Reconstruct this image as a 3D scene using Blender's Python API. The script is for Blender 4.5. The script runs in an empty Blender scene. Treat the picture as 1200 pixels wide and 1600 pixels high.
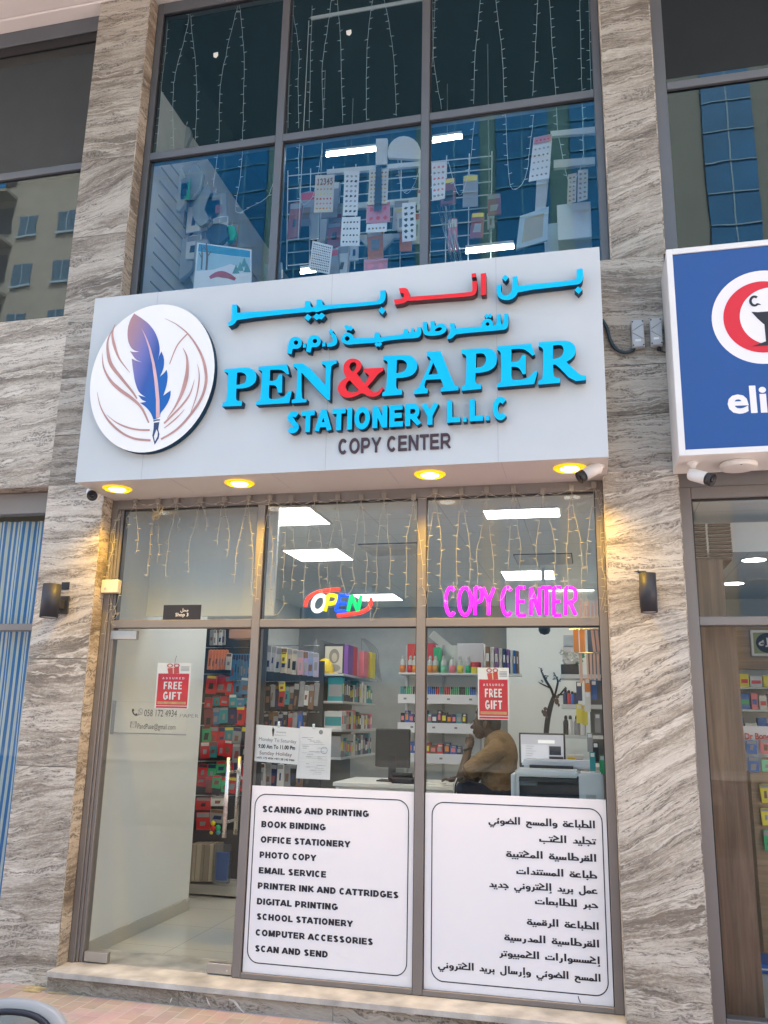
import bpy, bmesh, math, random
from mathutils import Vector, Matrix
random.seed(7)
S = bpy.context.scene
COL = S.collection
R_ = math.radians

# ------------------------------------------------------------------ camera
CAM = Vector((1.0606, -5.3484, 1.578))
F_PX = 1327.73                      # focal length in pixels of the 1200 x 1600 photograph
YAW, PITCH, ROLL = R_(-13.5439), R_(13.6259), R_(1.1909)
_cy, _sy, _cp, _sp = math.cos(YAW), math.sin(YAW), math.cos(PITCH), math.sin(PITCH)
FWD = Vector((_sy * _cp, _cy * _cp, _sp))
_r = Vector((_cy, -_sy, 0)); _u = _r.cross(FWD)
RIGHT = math.cos(ROLL) * _r + math.sin(ROLL) * _u
UP = -math.sin(ROLL) * _r + math.cos(ROLL) * _u
cam_d = bpy.data.cameras.new('camera')
cam = bpy.data.objects.new('camera', cam_d); COL.objects.link(cam)
cam_d.sensor_fit = 'VERTICAL'; cam_d.sensor_height = 32.0; cam_d.sensor_width = 24.0
cam_d.lens = 32.0 * F_PX / 1600.0
cam_d.clip_start = 0.05; cam_d.clip_end = 1000
cam.matrix_world = Matrix(((RIGHT.x, UP.x, -FWD.x, CAM.x), (RIGHT.y, UP.y, -FWD.y, CAM.y), (RIGHT.z, UP.z, -FWD.z, CAM.z), (0, 0, 0, 1)))
S.camera = cam
S.render.resolution_x, S.render.resolution_y = 768, 1024

# ------------------------------------------------------------------ light
SUN_EL, SUN_AZ = R_(64), R_(20)     # the sun stands behind the building: its street front lies in open shade
w = bpy.data.worlds.new("World"); S.world = w; w.use_nodes = True
nt = w.node_tree; bg = nt.nodes['Background']
sky = nt.nodes.new('ShaderNodeTexSky'); sky.sky_type = 'NISHITA'; sky.sun_disc = False
sky.sun_elevation = SUN_EL; sky.sun_rotation = SUN_AZ; sky.dust_density = 6.0; sky.air_density = 1.0; sky.ozone_density = 0.4
nt.links.new(sky.outputs[0], bg.inputs[0]); bg.inputs[1].default_value = 0.15
sd = bpy.data.lights.new('sun', 'SUN'); sd.energy = 3.2; sd.angle = R_(0.5); sd.color = (1, 0.97, 0.91)
sun = bpy.data.objects.new('sun', sd); COL.objects.link(sun)
_sd = Vector((math.sin(SUN_AZ) * math.cos(SUN_EL), math.cos(SUN_AZ) * math.cos(SUN_EL), math.sin(SUN_EL)))
sun.rotation_euler = _sd.to_track_quat('Z', 'Y').to_euler(); sun.location = (0, 20, 40)
S.view_settings.view_transform = 'Standard'; S.view_settings.look = 'None'
S.view_settings.exposure = 2.33; S.view_settings.gamma = 1.0; S.view_settings.use_curve_mapping = False
S.cycles.max_bounces = 10; S.cycles.transparent_max_bounces = 24; S.cycles.diffuse_bounces = 4
S.cycles.glossy_bounces = 4; S.cycles.caustics_reflective = False; S.cycles.caustics_refractive = False
S.cycles.sample_clamp_indirect = 6.0; S.cycles.use_denoising = True

# ------------------------------------------------------------------ measuring
def ray(u, v): return RIGHT * ((u - 600) / F_PX) - UP * ((v - 800) / F_PX) + FWD
def at(u, v, y=0.0):
    d = ray(u, v); return CAM + d * ((y - CAM.y) / d.y)
def atz(u, v, z):
    d = ray(u, v); return CAM + d * ((z - CAM.z) / d.z)
def atx(u, v, x):
    d = ray(u, v); return CAM + d * ((x - CAM.x) / d.x)

def xz(p): return (p.x, p.z)

# ------------------------------------------------------------------ materials
def mat(name, col, rough=0.6, metal=0.0, var=0.06, scale=6.0, bump=0.0, spec=0.5, coat=0.0, bscale=None):
    m = bpy.data.materials.new(name); m.use_nodes = True
    n = m.node_tree.nodes; l = m.node_tree.links; b = n['Principled BSDF']
    b.inputs['Roughness'].default_value = rough; b.inputs['Metallic'].default_value = metal
    b.inputs['Specular IOR Level'].default_value = spec; b.inputs['Coat Weight'].default_value = coat
    tc = n.new('ShaderNodeTexCoord'); nz = n.new('ShaderNodeTexNoise')
    nz.inputs['Scale'].default_value = scale; nz.inputs['Detail'].default_value = 5
    l.new(tc.outputs['Object'], nz.inputs['Vector'])
    rp = n.new('ShaderNodeValToRGB'); l.new(nz.outputs['Fac'], rp.inputs[0])
    rp.color_ramp.elements[0].position = 0.3; rp.color_ramp.elements[1].position = 0.7
    rp.color_ramp.elements[0].color = [max(0, c * (1 - var)) for c in col[:3]] + [1]
    rp.color_ramp.elements[1].color = [min(1, c * (1 + var)) for c in col[:3]] + [1]
    l.new(rp.outputs[0], b.inputs['Base Color'])
    rr = n.new('ShaderNodeMapRange'); l.new(nz.outputs['Fac'], rr.inputs[0])
    rr.inputs[3].default_value = max(0, rough - 0.06); rr.inputs[4].default_value = min(1, rough + 0.06)
    l.new(rr.outputs[0], b.inputs['Roughness'])
    if bump:
        n2 = n.new('ShaderNodeTexNoise'); n2.inputs['Scale'].default_value = bscale or scale * 8; n2.inputs['Detail'].default_value = 4
        l.new(tc.outputs['Object'], n2.inputs['Vector'])
        bp = n.new('ShaderNodeBump'); bp.inputs['Strength'].default_value = bump; bp.inputs['Distance'].default_value = 0.01
        l.new(n2.outputs['Fac'], bp.inputs['Height']); l.new(bp.outputs[0], b.inputs['Normal'])
    return m

def emat(name, col, strength):
    m = bpy.data.materials.new(name); m.use_nodes = True
    b = m.node_tree.nodes['Principled BSDF']
    b.inputs['Base Color'].default_value = (*col, 1); b.inputs['Emission Color'].default_value = (*col, 1)
    b.inputs['Emission Strength'].default_value = strength
    return m

def glass(name, tint, refl, rough=0.0, gcol=(1, 1, 1), fres=True):
    m = bpy.data.materials.new(name); m.use_nodes = True
    n = m.node_tree.nodes; l = m.node_tree.links
    n.remove(n['Principled BSDF']); out = n['Material Output']
    tr = n.new('ShaderNodeBsdfTransparent'); tr.inputs[0].default_value = (*tint, 1)
    gl = n.new('ShaderNodeBsdfGlossy'); gl.inputs['Color'].default_value = (*gcol, 1); gl.inputs['Roughness'].default_value = rough
    mx = n.new('ShaderNodeMixShader')
    lw = n.new('ShaderNodeLayerWeight'); lw.inputs[0].default_value = 0.25
    mr = n.new('ShaderNodeMapRange'); l.new(lw.outputs['Fresnel'], mr.inputs[0])
    mr.inputs[3].default_value = refl; mr.inputs[4].default_value = min(1.0, refl + 0.5)
    # slight smear of dust so that a pane is not perfectly clean
    l.new(mr.outputs[0], mx.inputs[0]); l.new(tr.outputs[0], mx.inputs[1]); l.new(gl.outputs[0], mx.inputs[2])
    tc = n.new('ShaderNodeTexCoord'); nz = n.new('ShaderNodeTexNoise'); nz.inputs['Scale'].default_value = 1.3; nz.inputs['Detail'].default_value = 3
    l.new(tc.outputs['Object'], nz.inputs['Vector'])
    bp = n.new('ShaderNodeBump'); bp.inputs['Strength'].default_value = 0.03; bp.inputs['Distance'].default_value = 0.02
    l.new(nz.outputs['Fac'], bp.inputs['Height']); l.new(bp.outputs[0], gl.inputs['Normal'])
    l.new(mx.outputs[0], out.inputs[0])
    return m

def stone_mat(name, dark=1.0, warm=0.0):
    """vein-cut travertine; the UV map runs along (U) and across (V) the bedding, in metres"""
    m = bpy.data.materials.new(name); m.use_nodes = True
    n = m.node_tree.nodes; l = m.node_tree.links; b = n['Principled BSDF']
    uv = n.new('ShaderNodeUVMap'); uv.uv_map = 'UVMap'
    def noise(vec, scale, detail=6, rough=0.6, dist=0.0):
        k = n.new('ShaderNodeTexNoise'); k.inputs['Scale'].default_value = scale; k.inputs['Detail'].default_value = detail
        k.inputs['Roughness'].default_value = rough; k.inputs['Distortion'].default_value = dist; l.new(vec, k.inputs['Vector']); return k
    def mapv(vec, sx, sy):
        k = n.new('ShaderNodeMapping'); k.inputs['Scale'].default_value = (sx, sy, 1); l.new(vec, k.inputs['Vector']); return k.outputs[0]
    wv = noise(uv.outputs[0], 3.2, 4, 0.55)
    sub = n.new('ShaderNodeVectorMath'); sub.operation = 'SUBTRACT'; l.new(wv.outputs['Color'], sub.inputs[0]); sub.inputs[1].default_value = (0.5, 0.5, 0.5)
    scl = n.new('ShaderNodeVectorMath'); scl.operation = 'MULTIPLY'; l.new(sub.outputs[0], scl.inputs[0]); scl.inputs[1].default_value = (0.05, 0.070, 0)
    wv2 = noise(mapv(uv.outputs[0], 14, 14), 1.0, 3, 0.5)
    sub2 = n.new('ShaderNodeVectorMath'); sub2.operation = 'SUBTRACT'; l.new(wv2.outputs['Color'], sub2.inputs[0]); sub2.inputs[1].default_value = (0.5, 0.5, 0.5)
    scl2 = n.new('ShaderNodeVectorMath'); scl2.operation = 'MULTIPLY'; l.new(sub2.outputs[0], scl2.inputs[0]); scl2.inputs[1].default_value = (0.026, 0.030, 0)
    a1 = n.new('ShaderNodeVectorMath'); l.new(uv.outputs[0], a1.inputs[0]); l.new(scl.outputs[0], a1.inputs[1])
    a2 = n.new('ShaderNodeVectorMath'); l.new(a1.outputs[0], a2.inputs[0]); l.new(scl2.outputs[0], a2.inputs[1])
    V = a2.outputs[0]
    broad = noise(mapv(V, 0.6, 5.0), 1.0, 3, 0.5)            # wide pale and dark beds
    lines = noise(mapv(V, 1.1, 15.0), 1.0, 5, 0.66)          # its level lines become the veins
    lines2 = noise(mapv(V, 2.2, 27.0), 1.0, 5, 0.66)
    fine = noise(mapv(V, 9, 80), 1.0, 4, 0.65)
    pits = noise(mapv(V, 55, 75), 1.0, 3, 0.65)
    def math_(op, a, bb, c=None):
        k = n.new('ShaderNodeMath'); k.operation = op
        for i, q in enumerate((a, bb, c)):
            if q is None: continue
            if isinstance(q, (int, float)): k.inputs[i].default_value = q
            else: l.new(q, k.inputs[i])
        return k.outputs[0]
    def vein(src, level, width):
        d = math_('ABSOLUTE', math_('SUBTRACT', src, level), 0)
        mr = n.new('ShaderNodeMapRange'); mr.interpolation_type = 'SMOOTHSTEP'; l.new(d, mr.inputs[0])
        mr.inputs[1].default_value = 0; mr.inputs[2].default_value = width; mr.inputs[3].default_value = 1; mr.inputs[4].default_value = 0
        return mr.outputs[0]
    def step(src, lo, hi):
        mr = n.new('ShaderNodeMapRange'); mr.interpolation_type = 'SMOOTHSTEP'; l.new(src, mr.inputs[0]); mr.inputs[1].default_value = lo; mr.inputs[2].default_value = hi; return mr.outputs[0]
    L_, L2, F_, P_, Bd = (k.outputs['Fac'] for k in (lines, lines2, fine, pits, broad))
    # tone: beds + bedding lines + grain
    tone = math_('MULTIPLY_ADD', Bd, 0.97, math_('MULTIPLY_ADD', L2, 0.20, math_('MULTIPLY_ADD', F_, 0.24, math_('MULTIPLY', P_, 0.36))))
    rp = n.new('ShaderNodeValToRGB'); l.new(tone, rp.inputs[0]); e = rp.color_ramp.elements
    cols = [(0.72, (0.21, 0.172, 0.132)), (0.81, (0.345, 0.295, 0.233)), (0.88, (0.46, 0.405, 0.33)), (0.97, (0.575, 0.52, 0.44))]
    e[0].position = cols[0][0]; e[1].position = cols[-1][0]
    for p, c in cols[1:-1]: e.new(p)
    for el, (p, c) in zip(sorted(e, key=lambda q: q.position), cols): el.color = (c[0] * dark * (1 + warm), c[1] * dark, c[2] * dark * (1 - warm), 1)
    def over(base, fac, col):
        k = n.new('ShaderNodeMix'); k.data_type = 'RGBA'; l.new(fac, k.inputs[0]); l.new(base, k.inputs[6]); k.inputs[7].default_value = (*[q * dark for q in col], 1); return k.outputs[2]
    brk = step(P_, 0.36, 0.58)                               # veins break up into dots
    c1 = over(rp.outputs[0], math_('MULTIPLY', vein(L_, 0.56, 0.018), 0.55), (0.72, 0.67, 0.58))
    c1 = over(c1, math_('MULTIPLY', vein(L2, 0.60, 0.016), 0.45), (0.72, 0.67, 0.58))
    c1 = over(c1, math_('MULTIPLY', math_('MULTIPLY', vein(L_, 0.475, 0.020), brk), 0.75), (0.10, 0.08, 0.062))
    c1 = over(c1, math_('MULTIPLY', math_('MULTIPLY', vein(L2, 0.44, 0.018), brk), 0.55), (0.13, 0.105, 0.085))
    c1 = over(c1, math_('MULTIPLY', math_('MULTIPLY', step(L_, 0.62, 0.70), step(F_, 0.47, 0.57)), 0.9), (0.11, 0.09, 0.075))
    bold = noise(mapv(V, 0.55, 4.6), 1.0, 5, 0.62); B_ = bold.outputs['Fac']
    c1 = over(c1, math_('MULTIPLY', math_('MULTIPLY', vein(B_, 0.53, 0.030), step(P_, 0.40, 0.56)), 0.80), (0.105, 0.088, 0.072))
    c1 = over(c1, math_('MULTIPLY', vein(B_, 0.565, 0.014), 0.65), (0.72, 0.67, 0.58))
    c1 = over(c1, math_('MULTIPLY', math_('MULTIPLY', vein(B_, 0.42, 0.016), brk), 0.9), (0.12, 0.10, 0.085))
    l.new(c1, b.inputs['Base Color'])
    h = math_('MULTIPLY_ADD', L2, 0.6, math_('MULTIPLY', P_, 0.5))
    b.inputs['Roughness'].default_value = 0.5
    bp = n.new('ShaderNodeBump'); bp.inputs['Strength'].default_value = 0.18; bp.inputs['Distance'].default_value = 0.004
    l.new(h, bp.inputs['Height']); l.new(bp.outputs[0], b.inputs['Normal'])
    return m

M = {}
M['stone'] = stone_mat('travertine', 1.0)
M['stone_shade'] = stone_mat('travertine_shaded', 0.74)  # the overhang's shade is put into the colour of the upper stone
M['stone_edge'] = stone_mat('travertine_reveal', 0.9, 0.05)
M['frame'] = mat('bronze_grey_aluminium', (0.22, 0.20, 0.19), 0.42, 0.35, 0.05, 3, 0.05)
M['frame_up'] = mat('slate_grey_aluminium', (0.13, 0.14, 0.155), 0.4, 0.35, 0.05, 3, 0.05)
M['gasket'] = mat('black_rubber', (0.012, 0.012, 0.013), 0.5)
M['sign'] = mat('white_composite_panel', (0.55, 0.585, 0.595), 0.42, 0.0, 0.045, 1.1, 0.04)
M['sign_edge'] = mat('cream_composite_edge', (0.60, 0.58, 0.55), 0.45, 0, 0.03, 2)
M['seam'] = mat('seam_grey', (0.40, 0.41, 0.42), 0.6)
M['cyan'] = mat('cyan_acrylic', (0.0, 0.53, 0.92), 0.45, 0, 0.02, 3, spec=.2)
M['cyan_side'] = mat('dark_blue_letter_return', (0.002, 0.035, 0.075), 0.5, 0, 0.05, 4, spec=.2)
M['red'] = mat('red_acrylic', (0.84, 0.03, 0.04), 0.45, 0, 0.02, 3, spec=.2)
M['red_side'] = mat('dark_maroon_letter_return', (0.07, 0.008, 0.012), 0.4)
M['white_trim'] = mat('white_letter_trim', (0.8, 0.8, 0.8), 0.4)
M['maroon'] = mat('dark_maroon_acrylic', (0.055, 0.022, 0.03), 0.4)
M['disc'] = mat('opal_white_acrylic', (0.86, 0.85, 0.82), 0.35, 0, 0.02, 2)
M['copper'] = mat('copper_print', (0.50, 0.27, 0.24), 0.4, 0, 0.12, 8)
M['pink'] = mat('pale_pink_print', (0.72, 0.46, 0.47), 0.4)
M['navy'] = mat('navy_print', (0.02, 0.045, 0.14), 0.4)
M['black'] = mat('black_plastic', (0.02, 0.02, 0.022), 0.45, 0, 0.1, 8)
M['charcoal'] = mat('charcoal_powder_coat', (0.035, 0.037, 0.045), 0.5, 0.1, 0.08, 10, 0.03)
M['white'] = mat('white_plastic', (0.75, 0.75, 0.73), 0.45, 0, 0.03, 4)
M['whitewall'] = mat('white_emulsion', (0.78, 0.79, 0.77), 0.65, 0, 0.02, 2, 0.02)
M['plaster'] = mat('grey_white_soffit_paint', (0.70, 0.68, 0.66), 0.8, 0, 0.03, 3, 0.05)
M['ink'] = mat('black_ink', (0.012, 0.012, 0.02), 0.5)
M['greyink'] = mat('grey_ink', (0.25, 0.25, 0.26), 0.5)
M['maroonink'] = mat('maroon_ink', (0.20, 0.07, 0.07), 0.5)
M['vinyl'] = mat('white_vinyl', (0.80, 0.79, 0.82), 0.5, 0, 0.012, 1.2)
M['paper'] = mat('white_paper', (0.82, 0.82, 0.83), 0.6, 0, 0.02, 5)
M['posterred'] = mat('red_print', (0.62, 0.012, 0.028), 0.4, 0, 0.15, 9)
M['gold'] = mat('gold_print', (0.55, 0.30, 0.12), 0.4, 0, 0.2, 30)
M['steel'] = mat('brushed_steel', (0.62, 0.60, 0.58), 0.28, 1.0, 0.05, 20)
M['nickel'] = mat('satin_nickel', (0.46, 0.43, 0.40), 0.38, 0.8, 0.05, 12)
M['wire'] = mat('clear_string_light_cable', (0.44, 0.41, 0.33), 0.4)
M['tape'] = mat('clear_tape', (0.24, 0.22, 0.19), 0.25)
M['floor'] = mat('polished_cream_tile', (0.66, 0.65, 0.60), 0.12, 0, 0.03, 1.5)
M['skirt'] = mat('beige_tile_skirting', (0.50, 0.48, 0.42), 0.25, 0, 0.03, 2)
M['darkgrey'] = mat('dark_grey_paint', (0.06, 0.065, 0.07), 0.7)
M['midgrey'] = mat('mid_grey_paint', (0.20, 0.20, 0.20), 0.7)
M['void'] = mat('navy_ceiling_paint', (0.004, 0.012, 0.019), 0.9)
M['panel_on'] = emat('lit_ceiling_panel', (1, 0.99, 0.95), 2.8)
M['tube_on'] = emat('lit_tube', (0.95, 1, 1), 7.0)
M['amber_on'] = emat('lit_amber_ring', (1.0, 0.56, 0.01), 0.18)
M['warm_on'] = emat('lit_warm_lamp', (1.0, 0.95, 0.80), 2.0)
M['glass_low'] = glass('clear_shop_glass', (0.92, 0.95, 0.94), 0.008)
M['glass_transom'] = glass('clear_transom_glass', (0.88, 0.92, 0.91), 0.02)
M['glass_up'] = glass('tinted_upper_glass', (0.84, 0.90, 0.93), 0.06, 0, (0.24, 0.66, 0.92))
M['glass_mirror'] = glass('mirror_tinted_glass', (0.42, 0.45, 0.46), 0.09, 0, (0.72, 0.84, 0.92))
M['glass_side'] = glass('dark_tinted_glass', (0.10, 0.13, 0.15), 0.06, 0, (0.62, 0.85, 1.0))
M['acrylic'] = glass('clear_acrylic', (0.95, 0.95, 0.95), 0.03)
M['bag'] = glass('clear_packet', (0.80, 0.83, 0.84), 0.10, 0.15)
def wood(name, a, b_, vert=True):
    m = mat(name, a, .4); n = m.node_tree.nodes; l = m.node_tree.links; b = n['Principled BSDF']
    tc = n.new('ShaderNodeTexCoord'); mp = n.new('ShaderNodeMapping'); mp.inputs['Scale'].default_value = (22, 22, 1.1) if vert else (1.1, 22, 22); l.new(tc.outputs['Object'], mp.inputs[0])
    nz = n.new('ShaderNodeTexNoise'); nz.inputs['Scale'].default_value = 1.4; nz.inputs['Detail'].default_value = 7; nz.inputs['Roughness'].default_value = .6; nz.inputs['Distortion'].default_value = .8; l.new(mp.outputs[0], nz.inputs['Vector'])
    rp = n.new('ShaderNodeValToRGB'); l.new(nz.outputs['Fac'], rp.inputs[0]); rp.color_ramp.elements[0].position = .32; rp.color_ramp.elements[0].color = (*a, 1); rp.color_ramp.elements[1].position = .68; rp.color_ramp.elements[1].color = (*b_, 1)
    l.new(rp.outputs[0], b.inputs['Base Color']); return m
M['wood'] = wood('brown_wood_laminate', (.115, .062, .037), (.25, .145, .09))
M['oak'] = wood('pale_oak_laminate', (.26, .17, .095), (.42, .29, .18), False)
def C(name, col, rough=0.5, **k):
    if name not in M: M[name] = mat(name, col, rough, **k)
    return M[name]

# ------------------------------------------------------------------ mesh building
class MB:
    def __init__(s): s.v = []; s.f = []; s.m = []; s.uv = []; s.mi = 0
    def face(s, idx, uv=None): s.f.append(tuple(idx)); s.m.append(s.mi); s.uv.append(uv)
    def quad(s, a, b, c, d, uv=None):
        k = len(s.v); s.v += [Vector(a), Vector(b), Vector(c), Vector(d)]; s.face((k, k + 1, k + 2, k + 3), uv); return s
    def box(s, x0, x1, y0, y1, z0, z1):
        if x0 > x1: x0, x1 = x1, x0
        if y0 > y1: y0, y1 = y1, y0
        if z0 > z1: z0, z1 = z1, z0
        k = len(s.v); s.v += [Vector((x, y, z)) for z in (z0, z1) for y in (y0, y1) for x in (x0, x1)]
        for q in ((0, 2, 3, 1), (4, 5, 7, 6), (0, 1, 5, 4), (2, 6, 7, 3), (0, 4, 6, 2), (1, 3, 7, 5)): s.face([k + i for i in q])
        return s
    def obox(s, c, ax, ay, az):
        """box from centre and three half-axis vectors"""
        k = len(s.v); c = Vector(c)
        s.v += [c + ax * i + ay * j + az * h for h in (-1, 1) for j in (-1, 1) for i in (-1, 1)]
        for q in ((0, 2, 3, 1), (4, 5, 7, 6), (0, 1, 5, 4), (2, 6, 7, 3), (0, 4, 6, 2), (1, 3, 7, 5)): s.face([k + i for i in q])
        return s
    def tube(s, path, r, n=8, cap=True):
        path = [Vector(p) for p in path]; k0 = len(s.v); prev = None
        rs = r if isinstance(r, (list, tuple)) else [r] * len(path)
        for i, p in enumerate(path):
            t = (path[min(i + 1, len(path) - 1)] - path[max(i - 1, 0)]).normalized()
            if prev is None:
                a = Vector((0, 0, 1)) if abs(t.z) < 0.9 else Vector((1, 0, 0)); x = t.cross(a).normalized()
            else:
                x = (prev - t * prev.dot(t)).normalized()
            prev = x; y = t.cross(x)
            for j in range(n):
                th = 2 * math.pi * j / n; s.v.append(p + (x * math.cos(th) + y * math.sin(th)) * rs[i])
        for i in range(len(path) - 1):
            for j in range(n):
                a = k0 + i * n + j; b = k0 + i * n + (j + 1) % n; s.face((a, b, b + n, a + n))
        if cap:
            s.face([k0 + j for j in reversed(range(n))]); e = k0 + (len(path) - 1) * n; s.face([e + j for j in range(n)])
        return s
    def lathe(s, c, prof, n=24, axis='z', mat_=None):
        """prof: list of (r, h) along the axis"""
        k0 = len(s.v); c = Vector(c)
        for r, h in prof:
            for j in range(n):
                th = 2 * math.pi * j / n; a, b = r * math.cos(th), r * math.sin(th)
                p = Vector((a, b, h)) if axis == 'z' else (Vector((a, h, b)) if axis == 'y' else Vector((h, a, b)))
                if mat_ is not None: p = mat_ @ p
                s.v.append(c + p)
        for i in range(len(prof) - 1):
            for j in range(n):
                a = k0 + i * n + j; b = k0 + i * n + (j + 1) % n; s.face((a, b, b + n, a + n))
        s.face([k0 + j for j in reversed(range(n))]); e = k0 + (len(prof) - 1) * n; s.face([e + j for j in range(n)])
        return s
    def prism(s, outer, y0, y1, holes=(), side=None):
        """polygon in the x-z plane (list of (x, z)), front at y0, back at y1; side = material index of the edge"""
        from mathutils.geometry import tessellate_polygon
        loops = [list(outer)] + [list(h) for h in holes]
        pts = [p for lp in loops for p in lp]; base = len(s.v)
        s.v += [Vector((p[0], y0, p[1])) for p in pts]
        if y1 is not None: s.v += [Vector((p[0], y1, p[1])) for p in pts]
        tri = tessellate_polygon([[Vector((p[0], p[1], 0)) for p in lp] for lp in loops])
        for t in tri:
            a, b, c = (pts[i] for i in t)
            cr = (b[0] - a[0]) * (c[1] - a[1]) - (b[1] - a[1]) * (c[0] - a[0])
            if abs(cr) < 1e-12: continue
            t = t if cr > 0 else t[::-1]
            s.face([base + i for i in t])
        if y1 is None: return s
        keep = s.mi
        if side is not None: s.mi = side
        o = len(pts); k = base
        for li, lp in enumerate(loops):
            nn = len(lp); area = sum(lp[i][0] * lp[(i + 1) % nn][1] - lp[(i + 1) % nn][0] * lp[i][1] for i in range(nn))
            ccw = area > 0
            if li: ccw = not ccw
            for i in range(nn):
                a, b = k + i, k + (i + 1) % nn
                s.face((b, a, a + o, b + o) if ccw else (a, b, b + o, a + o))
            k += nn
        s.mi = keep
        return s
    def build(s, name, m=None, parent=None, smooth=False, bevel=0, mats=None, seg=1, fix=False):
        me = bpy.data.meshes.new(name); me.from_pydata([tuple(v) for v in s.v], [], s.f)
        for k in (mats or [m]): me.materials.append(k)
        me.polygons.foreach_set('material_index', s.m)
        if any(u is not None for u in s.uv):
            ul = me.uv_layers.new(name='UVMap')
            for p, u in zip(me.polygons, s.uv):
                if u is not None:
                    for li, q in zip(p.loop_indices, u): ul.data[li].uv = q
        if bevel or fix:
            bm = bmesh.new(); bm.from_mesh(me)
            if fix:
                bmesh.ops.remove_doubles(bm, verts=bm.verts, dist=1e-5); bmesh.ops.recalc_face_normals(bm, faces=bm.faces)
            if bevel: bmesh.ops.bevel(bm, geom=[e for e in bm.edges if len(e.link_faces) == 2 and e.calc_face_angle(0) > 0.5], offset=bevel, segments=seg, affect='EDGES', clamp_overlap=True)
            bm.to_mesh(me); bm.free()
        if smooth: me.shade_smooth()
        elif smooth is None: me.shade_auto_smooth(angle=R_(40)) if hasattr(me, 'shade_auto_smooth') else me.shade_smooth()
        o = bpy.data.objects.new(name, me); COL.objects.link(o)
        if parent is not None: attach(o, parent)
        return o

def attach(o, parent):
    o.parent = parent
    o.matrix_parent_inverse = Matrix.Translation(parent.location).inverted() if parent.type == 'EMPTY' else Matrix.Identity(4)
    return o
def tag(o, label, cat, group=None, kind=None):
    if label: o['label'] = label
    if cat: o['category'] = cat
    if group: o['group'] = group
    if kind: o['kind'] = kind
    return o
def thing(name, label, cat, loc=(0, 0, 0), group=None):
    """an Empty at the thing's base; its parts are built in world coordinates and hung under it"""
    o = bpy.data.objects.new(name, None); COL.objects.link(o); o.empty_display_size = 0.1
    o.location = loc
    return tag(o, label, cat, group)
def clone(o, loc, label=None, group=None):
    """copy of a thing, its parts and their sub-parts, at another place"""
    def rec(a, parent):
        c = a.copy(); COL.objects.link(c); c.parent = parent
        c.matrix_parent_inverse = a.matrix_parent_inverse.copy()
        for ch in a.children: rec(ch, c)
        return c
    c = rec(o, None); c.location = loc
    if label: c['label'] = label
    if group: c['group'] = group
    return c

def smooth_poly(pts, turn=62, it=1):
    """round the gentle corners of an outline, keep the sharp ones"""
    for _ in range(it):
        out = []; n = len(pts)
        for i in range(n):
            p, a, b = Vector(pts[i]), Vector(pts[i - 1]), Vector(pts[(i + 1) % n])
            d1, d2 = (p - a), (b - p)
            if d1.length < 1e-9 or d2.length < 1e-9: out.append(tuple(p)); continue
            ang = math.degrees(d1.angle(d2))
            if 6 < ang < turn: out += [tuple(p - d1 * 0.25), tuple(p + d2 * 0.25)]
            else: out.append(tuple(p))
        pts = out
    return pts

# ------------------------------------------------------------------ lettering
_DG = None
def glyph_mesh(body, offset=0.0, space=1.0, shear=0.0, extrude=0.0, res=3):
    c = bpy.data.curves.new('lettering', 'FONT'); c.body = body; c.offset = offset; c.space_character = space; c.shear = shear
    c.resolution_u = res; c.extrude = extrude
    o = bpy.data.objects.new('lettering', c); COL.objects.link(o)
    bpy.context.view_layer.update()
    me = bpy.data.meshes.new_from_object(o.evaluated_get(bpy.context.evaluated_depsgraph_get()))
    bpy.data.objects.remove(o); bpy.data.curves.remove(c)
    return me
CAP = 0.729
def text(name, body, pl, pr, cap, m, parent, y, depth=0.0, offset=0.0, space=1.0, shear=0.0, side=None, arabic=False, res=3, full=False):
    """lettering standing in the x-z plane at y (facing -y), from baseline point pl to pr, capital height cap"""
    if arabic: body = shape_ar(body)
    me = glyph_mesh(body, offset, space, shear, 0.5 if depth else 0.0, res)
    xs = [v.co.x for v in me.vertices]; ys = [v.co.y for v in me.vertices]
    x0, x1 = min(xs), max(xs); x_a, x_b = pl[0], pr[0]
    sx = (x_b - x_a) / (x1 - x0)
    if full: sy = cap / (max(ys) - min(ys)); zoff = min(ys)
    else: sy = cap / CAP; zoff = 0.0
    dz = (pr[2] - pl[2])
    for v in me.vertices:
        t = (v.co.x - x0) / (x1 - x0)
        v.co = Vector((x_a + (v.co.x - x0) * sx, y - (0.5 + v.co.z) * depth if depth else y, pl[2] + dz * t + (v.co.y - zoff) * sy))
    me.name = name; me.materials.clear(); me.materials.append(m)
    if side is not None:
        me.materials.append(side); me.update()
        for p in me.polygons: p.material_index = 0 if abs(p.normal.y) > 0.7 else 1
    o = bpy.data.objects.new(name, me); COL.objects.link(o)
    if parent is not None: attach(o, parent)
    return o

# Arabic joining: isolated, final, initial, medial presentation forms
_AR = {'ا': 'ﺍﺎ', 'إ': 'ﺇﺈ', 'أ': 'ﺃﺄ', 'ب': 'ﺏﺐﺑﺒ', 'ت': 'ﺕﺖﺗﺘ', 'ة': 'ﺓﺔ', 'ج': 'ﺝﺞﺟﺠ', 'ح': 'ﺡﺢﺣﺤ', 'د': 'ﺩﺪ', 'ر': 'ﺭﺮ', 'س': 'ﺱﺲﺳﺴ', 'ض': 'ﺽﺾﺿﻀ', 'ط': 'ﻁﻂﻃﻄ',
       'ع': 'ﻉﻊﻋﻌ', 'ق': 'ﻕﻖﻗﻘ', 'ك': 'ﻙﻚﻛﻜ', 'ل': 'ﻝﻞﻟﻠ', 'م': 'ﻡﻢﻣﻤ', 'ن': 'ﻥﻦﻧﻨ', 'و': 'ﻭﻮ', 'ي': 'ﻱﻲﻳﻴ', 'ئ': 'ﺉﺊﺋﺌ', 'ه': 'ﻩﻪﻫﻬ'}
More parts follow.
